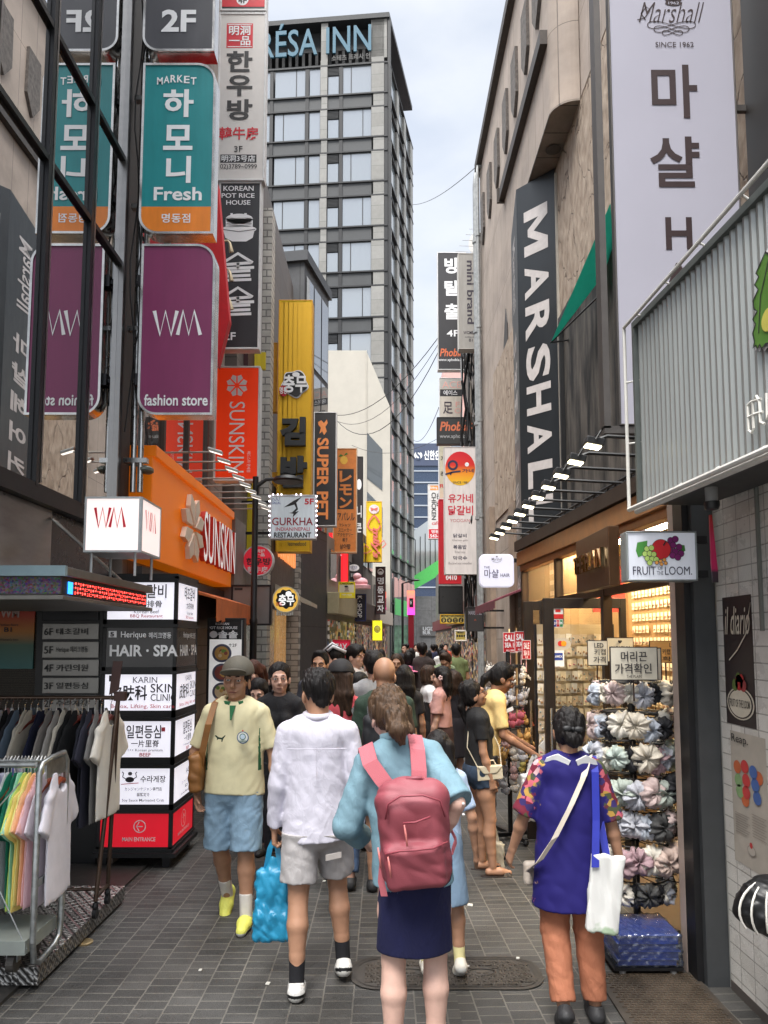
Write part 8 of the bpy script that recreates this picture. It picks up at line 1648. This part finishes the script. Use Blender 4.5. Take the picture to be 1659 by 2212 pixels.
m.strip([q(B(-.15, -.14, .95)), q(B(-.17, -.12, .86)), q(B(-.165, -.11, .80))], (.028, 0, 0), 0, .006); SS(m); m = MB(); m.strip([q(B(.15, -.14, .93)), q(B(.19, -.05, .97)), q(B(.17, .05, 1.1))], (0, .02, .02), 0, .006); SS(m)
m = MB(); 
for z in (.0, .045): m.ell(a['A'][1][0] * .12 + a['A'][1][1] * .88 + vv(.03, -.062, -.06 + z), .006, 8)
m.build('button', INKW, t, world=False)
m = MB(); nb = [U(.07 * cos(q_), -.005 + .07 * sin(q_), 1.465) for q_ in [2 * pi * i / 18 + pi / 2 + .3 for i in range(18)]]; m.strip(nb, (0, 0, .04), 0, .006); m.build('collar', CH_, t, True, world=False)
# man with cap, facing us
CRM = mat('cream_jersey', lin((214, 205, 166)), .7, var=.14, scale=5, bump=.1, bscale=200); GRN = fab('bottle_green', (30, 92, 56))
a = person('man in grey cap, cream and green jersey and denim shorts walking towards us', 513, 5.06, 1.70, 180, 'm', (0, 0), (-4, 0, -3), armL=((-.34, .0, -1), (-.12, .2, -1)), armR=((.40, -.1, -1), (-.12, .2, -1)), legL=((-.02, .13, -1), (-.02, .02, -1)), legR=((.04, -.10, -1), (-.05, -.42, -.9)), toe=(0, -45),
           sk='tan', hair=('crop', 'black', 'cap', (92, 88, 78)), top=('tee', (226, 216, 166), [CRM, GRN], .85, lambda c: ((np.abs(c[:, 0]) > .168) & (np.abs(c[:, 0]) < .168 + .05 * (1.36 - c[:, 2])) & (c[:, 2] < 1.30) & (c[:, 2] > 1.0)).astype(int)), bot=('shorts', (128, 156, 178), fab('light_denim', (132, 160, 182), .85, var=.2, scale=9), 1.02), shoes=(232, 232, 110), sock=(226, 220, 214), vox=.0078, hands=True, hem=.83, fat=1.13)
U = a['U']; t = a['t']; m = MB(); nb = [U(.078 * sin(q_), .01 + .078 * cos(q_), 1.458 - .02 * cos(q_)) for q_ in [2 * pi * i / 20 + .22 for i in range(20) if 2 * pi * i / 20 < 5.9]]
m.tube([p + vv(0, 0, -.012) for p in nb], .019, 8); m.prism([U(-.02, .10, 1.42), U(.02, .10, 1.42), U(.004, .16, 1.33), U(-.004, .16, 1.33)], (0, .008, 0)); m.build('collar', GRN, t, world=False)
def front(U, x, z): return Vector(U(x, .158 - 1.1 * x * x, z))
pn = Pan(front(U, -.045, 1.18) + Vector((0, .016, 0)), (-1, .12, 0), (0, .08, 1), .08, .08); m = MB(); pn.disc(m, .5, .5, .5, 0, .0); pn.disc(m, .5, .48, .42, 1, .002); pn.disc(m, .5, .42, .26, 2, .003); pn.disc(m, .5, .42, .20, 3, .004); pn.t(m, 'PALMEIRAS', .18, .70, .82, .84, 2, .02, d=.005); pn.poly(m, [(.5, -.18), (.53, -.09), (.6, -.09), (.55, -.04), (.5, -.0), (.45, -.04), (.4, -.09), (.47, -.09)], 4, .002); m.build('crest', [C(60, 92, 130, 'crest_blue'), C(226, 226, 220), C(50, 110, 90), C(200, 216, 230), RED], t, world=False)
pn = Pan(front(U, .10, 1.19) + Vector((0, .022, 0)), (-1, -.12, 0), (0, .08, 1), .07, .05); m = MB(); pn.poly(m, [(.0, .15), (.12, .08), (.35, .35), (.65, .45), (.95, .1), (1, .18), (.78, .6), (.7, 1.0), (.62, .95), (.62, .65), (.35, .6), (.2, .75), (.22, .5)], 0, .003); m.build('emblem', C(26, 52, 36, 'emblem_green'), t, world=False)
bgx = thing('shoulder_bag', 'brown leather shoulder bag worn by the man in the grey cap', 'bag', a['w'](U(.2, .0, .95))); w_ = lambda *p: Vector(a['w'](U(*p))); LEA = C(134, 88, 40, 'tan_leather', rough=.5, var=.25)
m = MB(); m.strip([w_(.135, -.14, 1.2), w_(.125, -.06, 1.45), w_(.125, .075, 1.43), w_(.15, .14, 1.30), w_(.19, .12, 1.12), w_(.215, .08, .98)], (.042, 0, 0), 0, .005); m.build('strap', LEA, bgx); sd = SD((-.2, -.2, -.2), (.2, .2, .2), .009); sd.box((0, 0, 0), (.045, .13, .13), .03, .02); sd.folds(.006, (20, 20, 20), 2); bgx.location = w_(.235, .02, .98); [setattr(o_, 'location', -bgx.location + Vector(a['w'](U(.2, .0, .95)))) for o_ in bgx.children]; sd.build('bag_body', LEA, bgx)
# woman with floral blue tunic
def floral():
    m = bpy.data.materials.new('floral_blue'); m.use_nodes = True; t = m.node_tree; p = t.nodes['Principled BSDF']; a = _n(t, 'ShaderNodeTexCoord'); s = _n(t, 'ShaderNodeSeparateXYZ'); t.links.new(a.outputs['Object'], s.inputs[0])
    ns = _n(t, 'ShaderNodeTexNoise'); ns.inputs['Scale'].default_value = 22; ns.inputs['Detail'].default_value = 4; t.links.new(a.outputs['Object'], ns.inputs[0]); v = _n(t, 'ShaderNodeTexVoronoi'); v.inputs['Scale'].default_value = 34; t.links.new(a.outputs['Object'], v.inputs[0])
    ab = _n(t, 'ShaderNodeMath', operation='ABSOLUTE'); t.links.new(s.outputs[0], ab.inputs[0])
    w1 = _n(t, 'ShaderNodeMapRange'); w1.inputs[1].default_value = .10; w1.inputs[2].default_value = .22; w1.inputs[4].default_value = .62; t.links.new(ab.outputs[0], w1.inputs[0]); w2 = _n(t, 'ShaderNodeMapRange'); w2.inputs[1].default_value = .98; w2.inputs[2].default_value = 1.26; w2.inputs[4].default_value = .36; t.links.new(s.outputs[2], w2.inputs[0])
    ad = _n(t, 'ShaderNodeMath', operation='ADD'); t.links.new(w1.outputs[0], ad.inputs[0]); t.links.new(w2.outputs[0], ad.inputs[1]); sb_ = _n(t, 'ShaderNodeMath', operation='SUBTRACT'); t.links.new(ad.outputs[0], sb_.inputs[0]); t.links.new(ns.outputs[0], sb_.inputs[1])
    th = _n(t, 'ShaderNodeMapRange'); th.inputs[1].default_value = -.04; th.inputs[2].default_value = .05; t.links.new(sb_.outputs[0], th.inputs[0])
    sx = _n(t, 'ShaderNodeSeparateColor'); t.links.new(v.outputs['Color'], sx.inputs[0]); k = _n(t, 'ShaderNodeValToRGB'); k.color_ramp.interpolation = 'CONSTANT'; el = k.color_ramp.elements; el[0].color = (.16, .01, .03, 1); el[1].position = .25; el[1].color = (.035, .02, .12, 1)
    for q, c in ((.45, (.55, .12, .16)), (.6, (.42, .25, .05)), (.74, (.06, .07, .03)), (.86, (.6, .38, .4)), (.94, (.1, .02, .03))): e = el.new(q); e.color = c + (1,)
    t.links.new(sx.outputs[0], k.inputs[0]); x = _n(t, 'ShaderNodeMix', data_type='RGBA'); x.inputs[6].default_value = lin((20, 10, 96)) + (1,); t.links.new(th.outputs[0], x.inputs[0]); t.links.new(k.outputs[0], x.inputs[7]); t.links.new(x.outputs[2], p.inputs['Base Color']); p.inputs['Roughness'].default_value = .8; return m
FLO = floral()
a = person('woman in royal blue floral blouse and terracotta trousers with a white tote', 1218, 3.82, 1.49, -3, 'f', (5, 2), (-4, 10, 2), armL=((-.42, .05, -1), (-.25, .35, -.9)), armR=((.30, .02, -1), (.22, .05, -1), (-1, .2, 0), (.05, .12, -1), 1, .7), legL=((.0, .06, -1), (.04, -.42, -1)), legR=((.04, .04, -1), (.06, -.06, -1)), toe=(-36, 0),
           sk='tan', hair=('lowbun', 'black'), top=('blouse', (28, 16, 136), FLO, 1.0), bot=('trousers', (188, 112, 76), fab('terracotta', (168, 106, 78), .8, var=.1)), shoes=(40, 40, 42), vox=.0075, hands=True, hem=.62, fat=1.06)
U = a['U']; t = a['t']; m = MB(); m.strip([U(-.15, -.06, 1.40), U(-.09, -.085, 1.425), U(-.02, -.10, 1.39)], (.02, -.02, .05), 0, .006); m.strip([U(.03, -.10, 1.395), U(.09, -.09, 1.425), U(.15, -.06, 1.40)], (-.02, -.02, .05), 0, .006); m.build('collar', INKW, t, world=False)
m = MB(); [m.ell(a['hc'](x, -.125, -.005), (.026, .012, .016), 10) for x in (-.022, .035)]; m.ell(a['hc'](.006, -.13, -.005), (.01, .012, .012), 8); m.build('hair_bow', C(30, 30, 32, 'velvet'), t, True, world=False); w_ = lambda *p: Vector(a['w'](U(*p)))
x_ = thing('crossbody_bag', 'pale beige cross-body strap bag over the floral blouse', 'bag', w_(-.2, .05, .85)); m = MB(); m.strip([w_(.11, .08, 1.40), w_(.105, -.06, 1.44), w_(.06, -.125, 1.33), w_(-.02, -.155, 1.17), w_(-.11, -.165, 1.0), w_(-.185, -.12, .87), w_(-.225, .0, .80), w_(-.18, .16, .76)], (.036, 0, .02), 0, .004); m.build('strap', C(200, 188, 176, 'beige_web'), x_); sd = SD(w_(-.14, .2, .74) - Vector((.15,) * 3), w_(-.14, .2, .74) + Vector((.15,) * 3), .009); sd.box(w_(-.14, .2, .74), (.08, .03, .06), .02, .02); sd.build('bag_body', C(200, 188, 176, 'beige_web'), x_, off=x_.location)
tt = thing('tote_bag', 'white cloth tote with green leaf print on a blue strap', 'bag', w_(.17, -.06, .60)); ct = w_(.165, -.145, .72); sd = SD(ct - Vector((.2, .14, .26)), ct + Vector((.2, .14, .26)), .0075); sd.box(ct + Vector((0, 0, -.0)), (.084, .022, .185), .012, .02, rot=rotm(0, 0, 6)); sd.folds(.008, (40, 40, 6), 6)
def totem():
    m = mat('tote_canvas', (.72, .72, .70), .85, var=.05, bump=.2, bscale=200); t = m.node_tree; p = t.nodes['Principled BSDF']; a = _n(t, 'ShaderNodeTexCoord'); s = _n(t, 'ShaderNodeSeparateXYZ'); t.links.new(a.outputs['Generated'], s.inputs[0]); n = _n(t, 'ShaderNodeTexNoise'); n.inputs['Scale'].default_value = 16; t.links.new(a.outputs['Object'], n.inputs[0])
    g = _n(t, 'ShaderNodeMapRange'); g.inputs[1].default_value = .10; g.inputs[2].default_value = .32; g.inputs[3].default_value = .50; g.inputs[4].default_value = -.2; t.links.new(s.outputs[2], g.inputs[0]); ad = _n(t, 'ShaderNodeMath', operation='ADD'); t.links.new(g.outputs[0], ad.inputs[0]); t.links.new(n.outputs[0], ad.inputs[1]); r = _n(t, 'ShaderNodeMapRange'); r.inputs[1].default_value = .82; r.inputs[2].default_value = .98; r.inputs[4].default_value = .8; t.links.new(ad.outputs[0], r.inputs[0])
    x = _n(t, 'ShaderNodeMix', data_type='RGBA'); x.inputs[6].default_value = (.72, .72, .70, 1); x.inputs[7].default_value = (.28, .42, .24, 1); t.links.new(r.outputs[0], x.inputs[0]); t.links.new(x.outputs[2], p.inputs['Base Color']); return m
sd.build('bag_body', totem(), tt, off=tt.location); m = MB(); m.strip([ct + Vector((-.05, -.03, .13)), w_(.125, -.135, 1.1), w_(.13, -.10, 1.36), w_(.135, -.02, 1.445), w_(.14, .06, 1.38), ct + Vector((.03, .05, .14))], (.036, 0, 0), 0, .004); m.build('strap', C(28, 40, 150, 'blue_web'), tt)
# woman at the toy rack in black t-shirt and denim shorts
a = person('woman in black t-shirt, denim shorts and sandals looking up at the toy rack', 1032, 6.13, 1.52, -84, 'f', (-2, 0), (4, -16, 0), armL=((-.12, .1, -1), (-.05, .3, -1)), armR=((.10, .05, -1), (.02, .30, -1), (-1, 0, 0), (0, .25, -1), 1, .6), legL=((-.03, .10, -1), (-.01, .0, -1)), legR=((.05, .16, -1), (.02, .04, -1)),
           sk='tan', hair=('pony', 'black'), top=('tee', (28, 28, 30)), bot=('mini', (46, 62, 82), fab('dark_denim', (46, 62, 82), .85, var=.25, scale=9), .34), shoes=None, vox=.009, hands=True, hem=.92, fat=1.08)
U = a['U']; t = a['t']; m = MB()
for q in (-1, 1):
    p = a['P'][q][2]; y = Vector(a['P'][q][3]); c = Vector(p) + Vector((0, .06, -.078)); m.lathe([(.05, -.012), (.052, .0), (.05, .008)], c - Vector((0, .03, 0)), 16, 0, .9, 2.5); m.strip([c + Vector((-.045, .04, .0)), c + Vector((0, .05, .045)), c + Vector((.045, .07, .0))], (0, .03, -.005), 0, .004); m.strip([c + Vector((-.045, .08, .0)), c + Vector((0, .06, .045)), c + Vector((.045, .03, .0))], (0, .03, -.005), 0, .004)
m.build('sandal', C(40, 30, 26, 'sandal_leather'), t, world=False)
m = MB()
for q in (-1, 1): ring = [a['hc'](q * .033 + .02 * cos(i * .63), .104, .005 + .016 * sin(i * .63)) for i in range(11)]; m.tube(ring, .002, 5); m.tube([a['hc'](q * .05, .1, .008), a['hc'](q * .078, -.01, .0)], .002, 5)
m.build('glasses', C(60, 40, 34, 'tortoise'), t, world=False); w_ = lambda *p: Vector(a['w'](U(*p)))
x_ = thing('handbag', 'small cream handbag on a chain at the hip of the woman in denim shorts', 'bag', w_(.16, .04, .84)); c = w_(.20, .05, .90); m = MB(); m.prism([c + Vector((-.10, 0, -.065)), c + Vector((.10, 0, -.045)), c + Vector((.095, 0, .055)), c + Vector((-.105, 0, .045))], (0, .06, 0)); m.prism([c + Vector((-.108, -.008, .05)), c + Vector((.098, -.008, .06)), c + Vector((.05, -.008, .0)), c + Vector((-.05, -.008, -.01))], (0, .07, 0)); CRB = C(214, 202, 176, 'cream_leather', rough=.4); m.build('bag_body', CRB, x_, bevel=.006); m = MB(); m.tube([c + Vector((-.1, .02, .045)), w_(.11, -.13, 1.12), w_(-.02, -.06, 1.44)], .004, 5); m.tube([c + Vector((.09, .02, .055)), w_(.12, .16, 1.12), w_(-.02, .04, 1.44)], .004, 5); m.tube([c + Vector((-.05, .03, .05)), c + Vector((-.03, .03, .09)), c + Vector((.03, .03, .095)), c + Vector((.05, .03, .055))], .006, 6); m.build('chain', CRB, x_)
a = person('woman in pale yellow top leaning to look at the toy rack', 1042, 6.55, 1.66, -84, 'f', (14, 0), (0, 10, 0), armL=((-.1, .3, -1), (0, .9, -.5)), armR=((.15, .1, -1), (.1, .9, -.55)), sk='brown', hair=('pony', 'black'), top=('tee', (238, 206, 140), fab('pale_yellow', (240, 208, 140)), .8), bot=('trousers', (52, 50, 54)), vox=.0105, hem=.86)
hp = a['w'](a['A'][1][2] + vv(0, .06, -.03)); PLA = mat('thin_white_plastic', (.78, .76, .74), .35, var=.08, bump=.3, bscale=30, alpha=.9)
carrybag('large white plastic bag hanging from the arm of the woman in yellow', 'plastic_bag', hp + Vector((-.02, -.08, -.0)), .26, .42, .16, PLA, .10, 7)
carrybag('full translucent plastic bag standing behind the sandalled feet', 'plastic_bag', W(1063, 1800, 6.3) + Vector((0, 0, .08)), .22, .42, .15, mat('cloudy_plastic', (.74, .66, .50), .35, var=.3, scale=6, bump=.3, bscale=30), .10, 9)
m = MB(); c = Vector(hp) + Vector((.03, -.02, .07)); m.obox(c, (.05, .0, .05), (0, .008, 0), (.06, 0, -.055)); tag(m.build('phone', C(206, 204, 200), bevel=.003), 'pale phone in the hand of the woman in yellow', 'phone')
m = MB(); c = W(1075, 1540, 6.5); m.obox(c, (.13, 0, .055), (0, .004, 0), (.01, 0, -.03)); tag(m.build('product_card', INKW), 'white packaged card held up at the toy rack', 'card')
person('girl in pale blue dress and white trainers hidden behind the backpack woman', 945, 4.33, 1.32, 2, 'f', (2, 0), (0, 0, 0), armR=((.35, -.15, -1), (.12, .25, -1)), legL=((-.02, .1, -1), (0, -.1, -1)), legR=((.10, .10, -1), (.03, -.25, -1)), toe=(0, -35), sk='tan', hair=('long', 'black'), top=('tee', (176, 198, 226), None and 0 or fab('sky_cotton', (176, 198, 226)), .8), bot=('flare', (140, 166, 190), fab('soft_denim', (134, 160, 186)), .42), shoes=(214, 208, 196), sock=(216, 206, 150), vox=.0105, hem=.92)
# --- middle distance
GC = 'people in the crowd'; ft = (180, 176, 200, 186)
def crowd(label, u, Y, H, head, sex, hair, top, bot=('trousers', (44, 44, 50)), **k): return person(label, u, Y, H, head, sex, hair=hair, top=top, bot=bot, group=GC, vox=k.pop('vox', .011 if Y < 7 else .014 if Y < 11 else .02), **k)
W1, W2 = dict(legL=((0, .22, -1), (0, .02, -1)), legR=((0, -.16, -1), (0, -.3, -1))), dict(legR=((0, .22, -1), (0, .02, -1)), legL=((0, -.16, -1), (0, -.3, -1)))
a = crowd('woman with tied hair and plain black t-shirt facing us beside the capped man', 607, 6.2, 1.66, 176, 'f', ('bun', 'black'), ('tee', (24, 24, 28)), sk='fair', vox=.0085, hd=(12, 2, 3), **W1)
pn = Pan(front(a['U'], .08, 1.235) + Vector((0, .016, 0)), (-1, 0, 0), (0, 0, 1), .03, .015); m = MB(); pn.line(m, [(0, .2), (.25, .7), (.5, .4), (.75, .7), (1, .2)], .004, 0, .0); m.build('emblem', INKW, a['t'], world=False)
crowd('woman with long reddish hair looking down behind the capped man', 553, 7.2, 1.66, 170, 'f', ('down', 'auburn'), ('tee', (44, 36, 40)), sk='fair', hd=(0, 28, 0), **W1)
crowd('woman with curly dark hair half hidden at the capped man\'s shoulder', 563, 6.7, 1.50, 165, 'f', ('down', 'black'), ('tee', (40, 36, 44)), sk='fair', hd=(10, 20, 0))
a = crowd('woman in coral shirt and black cap seen from behind with a dark bag', 738, 5.9, 1.67, 0, 'f', ('long', 'brown', 'cap', (30, 28, 30)), ('blouse', (206, 84, 92), fab('coral', (204, 82, 92), .85), .55), ('trousers', (70, 90, 120)), sk='fair', hem=.84, vox=.009, hd=(-12, 0, 0), **W1)
w_ = lambda *p: Vector(a['w'](a['U'](*p))); x_ = thing('shoulder_bag', 'round dark grey shoulder bag of the woman in the coral shirt', 'bag', w_(.24, -.1, .9)); m = MB(); m.strip([w_(-.0, .08, 1.42), w_(.06, -.04, 1.46), w_(.12, -.13, 1.30), w_(.19, -.16, 1.1), w_(.23, -.14, .99)], (.035, 0, .01), 0, .004); m.build('strap', BLK, x_); sd = SD(w_(.24, -.12, .92) - Vector((.16,) * 3), w_(.24, -.12, .92) + Vector((.16,) * 3), .01); sd.ell(w_(.24, -.13, .91), (.10, .07, .085)); sd.folds(.008, (24, 24, 24), 3); sd.build('bag_body', C(58, 58, 68, 'slate_nylon', rough=.6), x_, off=x_.location)
a = crowd('bald man in dark green shirt with a black backpack, from behind', 830, 5.7, 1.70, -3, 'm', ('bald', 'black'), ('tee', (44, 62, 50)), ('shorts', (50, 54, 64)), fat=1.1, vox=.009, hd=(-8, 4, 0))
x_ = thing('backpack', 'black backpack on the bald man in green', 'backpack', Vector(a['w'](a['U'](0, -.2, 1.1)))); sd = SD((-.22, -.16, -.28), (.22, .16, .28), .011); sd.box((0, 0, 0), (.15, .08, .21), .05); sd.folds(.006, (20, 20, 14), 4); sd.build('main_bag', C(30, 31, 36, 'black_pack', rough=.7), x_); 
for q in (-1, 1): m = MB(); m.strip([(q * .09, .03, .19), (q * .1, .13, .27), (q * .1, .24, .29)], (.045, 0, 0), 0, .006); m.build('shoulder_strap', C(30, 31, 36, 'black_pack'), x_, world=False)
crowd('black haired man in grey t-shirt beyond the bald man', 808, 7.0, 1.74, 5, 'm', ('mop', 'black'), ('tee', (150, 150, 152)), sk='fair', **W2)
crowd('woman in white blouse and glasses turned sideways, by the bald man', 777, 7.4, 1.52, -60, 'f', ('bob', 'black'), ('tee', (214, 210, 206)), sk='fair', hd=(0, 5, 0))
a = crowd('man in glasses peering over the white shirted man\'s head', 692, 7.8, 1.72, 172, 'm', ('short', 'black'), ('tee', (60, 62, 72)), sk='tan', fat=1.1)
m = MB(); [m.tube([a['hc'](q * .033 + .022 * cos(i * .63), .104, .005 + .016 * sin(i * .63)) for i in range(11)], .003, 5) for q in (-1, 1)]; m.build('glasses', BLK, a['t'], world=False)
a = crowd('cyclist in white and black helmet among the crowd', 722, 8.6, 1.76, 100, 'm', ('short', 'black'), ('tee', (30, 30, 34)), sk='fair')
m = MB(); [m.tube([a['hc'](x, .10 - .02 * abs(x) * 20, .08), a['hc'](x * 1.2, .02, .155 - abs(x) * .4), a['hc'](x, -.11, .07)], .022, 6, q % 2) for q, x in enumerate((-.07, -.035, 0, .035, .07))]; m.build('helmet', [C(210, 210, 214), BLK], a['t'], True, world=False)
crowd('youth with mop hair and white t-shirt turned to the side', 768, 9.0, 1.78, -120, 'm', ('mop', 'black'), ('tee', (210, 204, 200)), sk='fair', armR=((.1, .3, -1), (-.2, 1, .1)))
crowd('young man with parted hair and bag strap facing us', 799, 9.4, 1.72, 176, 'm', ('mop', 'black'), ('tee', (206, 204, 202)), sk='fair', **W2)
crowd('child in white top in front of the parted hair young man', 784, 8.8, 1.42, 180, 'm', ('mop', 'black'), ('tee', (214, 212, 210)), sk='tan')
crowd('woman with glasses by the tax refund board', 732, 11.5, 1.66, 180, 'f', ('down', 'brown'), ('tank', (196, 180, 176)), sk='fair')
crowd('woman in plum sleeveless dress walking towards us with a pink phone', 856, 10.2, 1.66, 178, 'f', ('down', 'brown'), ('tank', (56, 34, 42)), ('flare', (54, 33, 41), fab('plum', (54, 33, 41)), .55), sk='tan', armR=((.2, .1, -1), (.0, .8, .6)), **W1)
crowd('person with long black hair and dark clothes seen from behind, centre', 873, 7.7, 1.58, 0, 'f', ('long', 'black'), ('tee', (30, 29, 33)))
crowd('girl with white strap dress near the white building', 823, 17, 1.64, 20, 'f', ('pony', 'black'), ('tank', (216, 214, 214)), ('flare', (40, 44, 80)), sk='fair')
a = crowd('woman in navy dress holding a pink sun hat', 882, 14.5, 1.62, 0, 'f', ('bob', 'black'), ('tank', (34, 34, 56)), ('flare', (34, 34, 56), fab('navy_d', (34, 34, 56)), .5), sk='fair', **W1)
m = MB(); m.lathe([(.20, -.01), (.19, .0), (.10, .02), (.09, .09), (.02, .11)], a['w'](a['U'](-.02, -.18, 1.34)), 18); tag(m.build('sun_hat', C(226, 128, 160, 'pink_hat'), smooth=40), 'pink sun hat held behind the woman in the navy dress', 'hat')
crowd('small girl with long hair and white top beside the plum dress', 840, 11, 1.5, 170, 'f', ('down', 'black'), ('tee', (206, 204, 200)), sk='fair')
a = crowd('tall man in dark brown t-shirt and grey shorts walking away mid street', 912, 14.5, 1.80, -2, 'm', ('short', 'black'), ('tee', (58, 48, 46)), ('shorts', (92, 86, 80)), fat=1.12, vox=.015, **W2)
carrybag('black bag with white knot dangling beside the brown t-shirt man', 'tote_bag', a['w'](a['A'][-1][2] + vv(-.02, .0, -.08)), .22, .40, .12, BLK, .14, 3)
a = crowd('man in olive green t-shirt walking away on the right of the street', 984, 14.8, 1.78, 4, 'm', ('short', 'black'), ('tee', (112, 124, 82)), ('shorts', (90, 92, 84)), fat=1.1, vox=.015, **W1)
crowd('youth in light green t-shirt walking next to the olive one', 958, 14.0, 1.66, 0, 'm', ('mop', 'black'), ('tee', (126, 140, 110)), sk='fair', **W1)
crowd('young man in black looking down near the two smiling women', 965, 11.2, 1.66, 150, 'm', ('short', 'brown'), ('tee', (40, 36, 38)), hd=(0, 28, 0))
a = crowd('smiling woman in black pinafore with white lace collar', 926, 8.9, 1.54, -80, 'f', ('bob', 'brown'), ('tee', (206, 202, 198), [fab('pinafore', (32, 30, 32)), INKW], .5, lambda c: (c[:, 2] > 1.14).astype(int)), ('flare', (32, 30, 32), fab('pinafore', (32, 30, 32)), .6), sk='fair', vox=.010, hd=(8, 2, 0))
a = crowd('woman in pink puff-sleeved blouse with flower hairclip beside the pinafore', 952, 8.3, 1.55, 70, 'f', ('long', 'black'), ('blouse', (196, 148, 140), fab('pink_puff', (198, 150, 142), .85), .75), ('flare', (66, 44, 42), fab('brown_skirt', (66, 44, 42)), .6), sk='fair', vox=.010, hem=1.0)
m = MB(); c = a['hc'](-.082, -.02, -.0); [m.ell(c + vv(-.012, .018 * cos(q * 1.26), .018 * sin(q * 1.26)), .014, 6) for q in range(5)]; m.build('hair_clip', C(226, 190, 186), a['t'], True, world=False)
crowd('girl in black dotted dress behind the pink blouse', 979, 9.6, 1.45, 20, 'f', ('down', 'brown'), ('tee', (34, 30, 36)), ('flare', (34, 30, 36)), sk='fair')
for i, (u, Y, H, hdg, sx, hr, c, b, lb) in enumerate(((906, 22, 1.78, 0, 'm', 'short', (206, 204, 198), (70, 70, 76), 'man in white t-shirt far up the street, centre'), (888, 21, 1.64, 0, 'f', 'long', (200, 190, 176), (190, 180, 170), 'woman with long hair in pale dress far up the street'), (873, 23, 1.74, 180, 'm', 'short', (44, 42, 48), (40, 40, 44), 'man in dark clothes far off by the totem'), (924, 20, 1.60, 0, 'f', 'long', (36, 38, 56), (40, 40, 50), 'woman in dark blue with a white bag, far off'), (935, 25, 1.74, 0, 'm', 'short', (40, 44, 70), (44, 46, 60), 'man in navy t-shirt far up the street'), (950, 23, 1.62, 0, 'f', 'pony', (212, 210, 206), (60, 60, 66), 'woman in white with backpack straps, far right'), (898, 30, 1.70, 180, 'm', 'short', (60, 58, 60), (50, 50, 56), 'tiny dark figure in the far crowd, left of centre'), (915, 33, 1.72, 0, 'm', 'short', (180, 176, 170), (60, 60, 66), 'tiny pale figure in the far crowd, centre'), (941, 31, 1.70, 0, 'f', 'bob', (52, 50, 56), (50, 50, 56), 'tiny dark figure in the far crowd, right of centre'), (962, 30, 1.72, 180, 'm', 'short', (200, 90, 70), (60, 60, 66), 'tiny figure in red top in the far crowd'), (953, 34, 1.7, 0, 'f', 'bob', (206, 204, 200), (90, 90, 96), 'tiny figure in white in the far crowd'), (880, 34, 1.72, 0, 'm', 'short', (70, 66, 64), (56, 56, 60), 'tiny brown figure at the far left of the crowd'))):
    crowd(lb, u, Y, H, hdg, sx, (hr, 'black'), ('tee', c), ('trousers', b), sk='fair', face=False, **(W1 if i % 2 else W2))
# pieces that sit on a part belong under that part
SUBS = {'face_panel': ('lettering', 'print', 'emblem'), 'body': ('eye', 'eyebrow', 'mouth'), 'top': ('collar', 'crest', 'emblem', 'yoke_seam', 'button'), 'cap': ('cap_brim',), 'hair': ('hair_bow', 'hair_clip'), 'housing': ('diffuser',), 'main_bag': ('zip', 'zip_pull', 'grab_handle'), 'shorts': ('pocket_flap',)}
for o in list(S.objects):
    if o.parent is None and 'category' in o:
        by = {}
        for c in o.children: by.setdefault(c.name.split('.')[0], []).append(c)
        for p, ks in SUBS.items():
            if p not in by: continue
            for k in ks:
                for c in by.get(k, []):
                    if c.parent is o: c.parent = by[p][0]
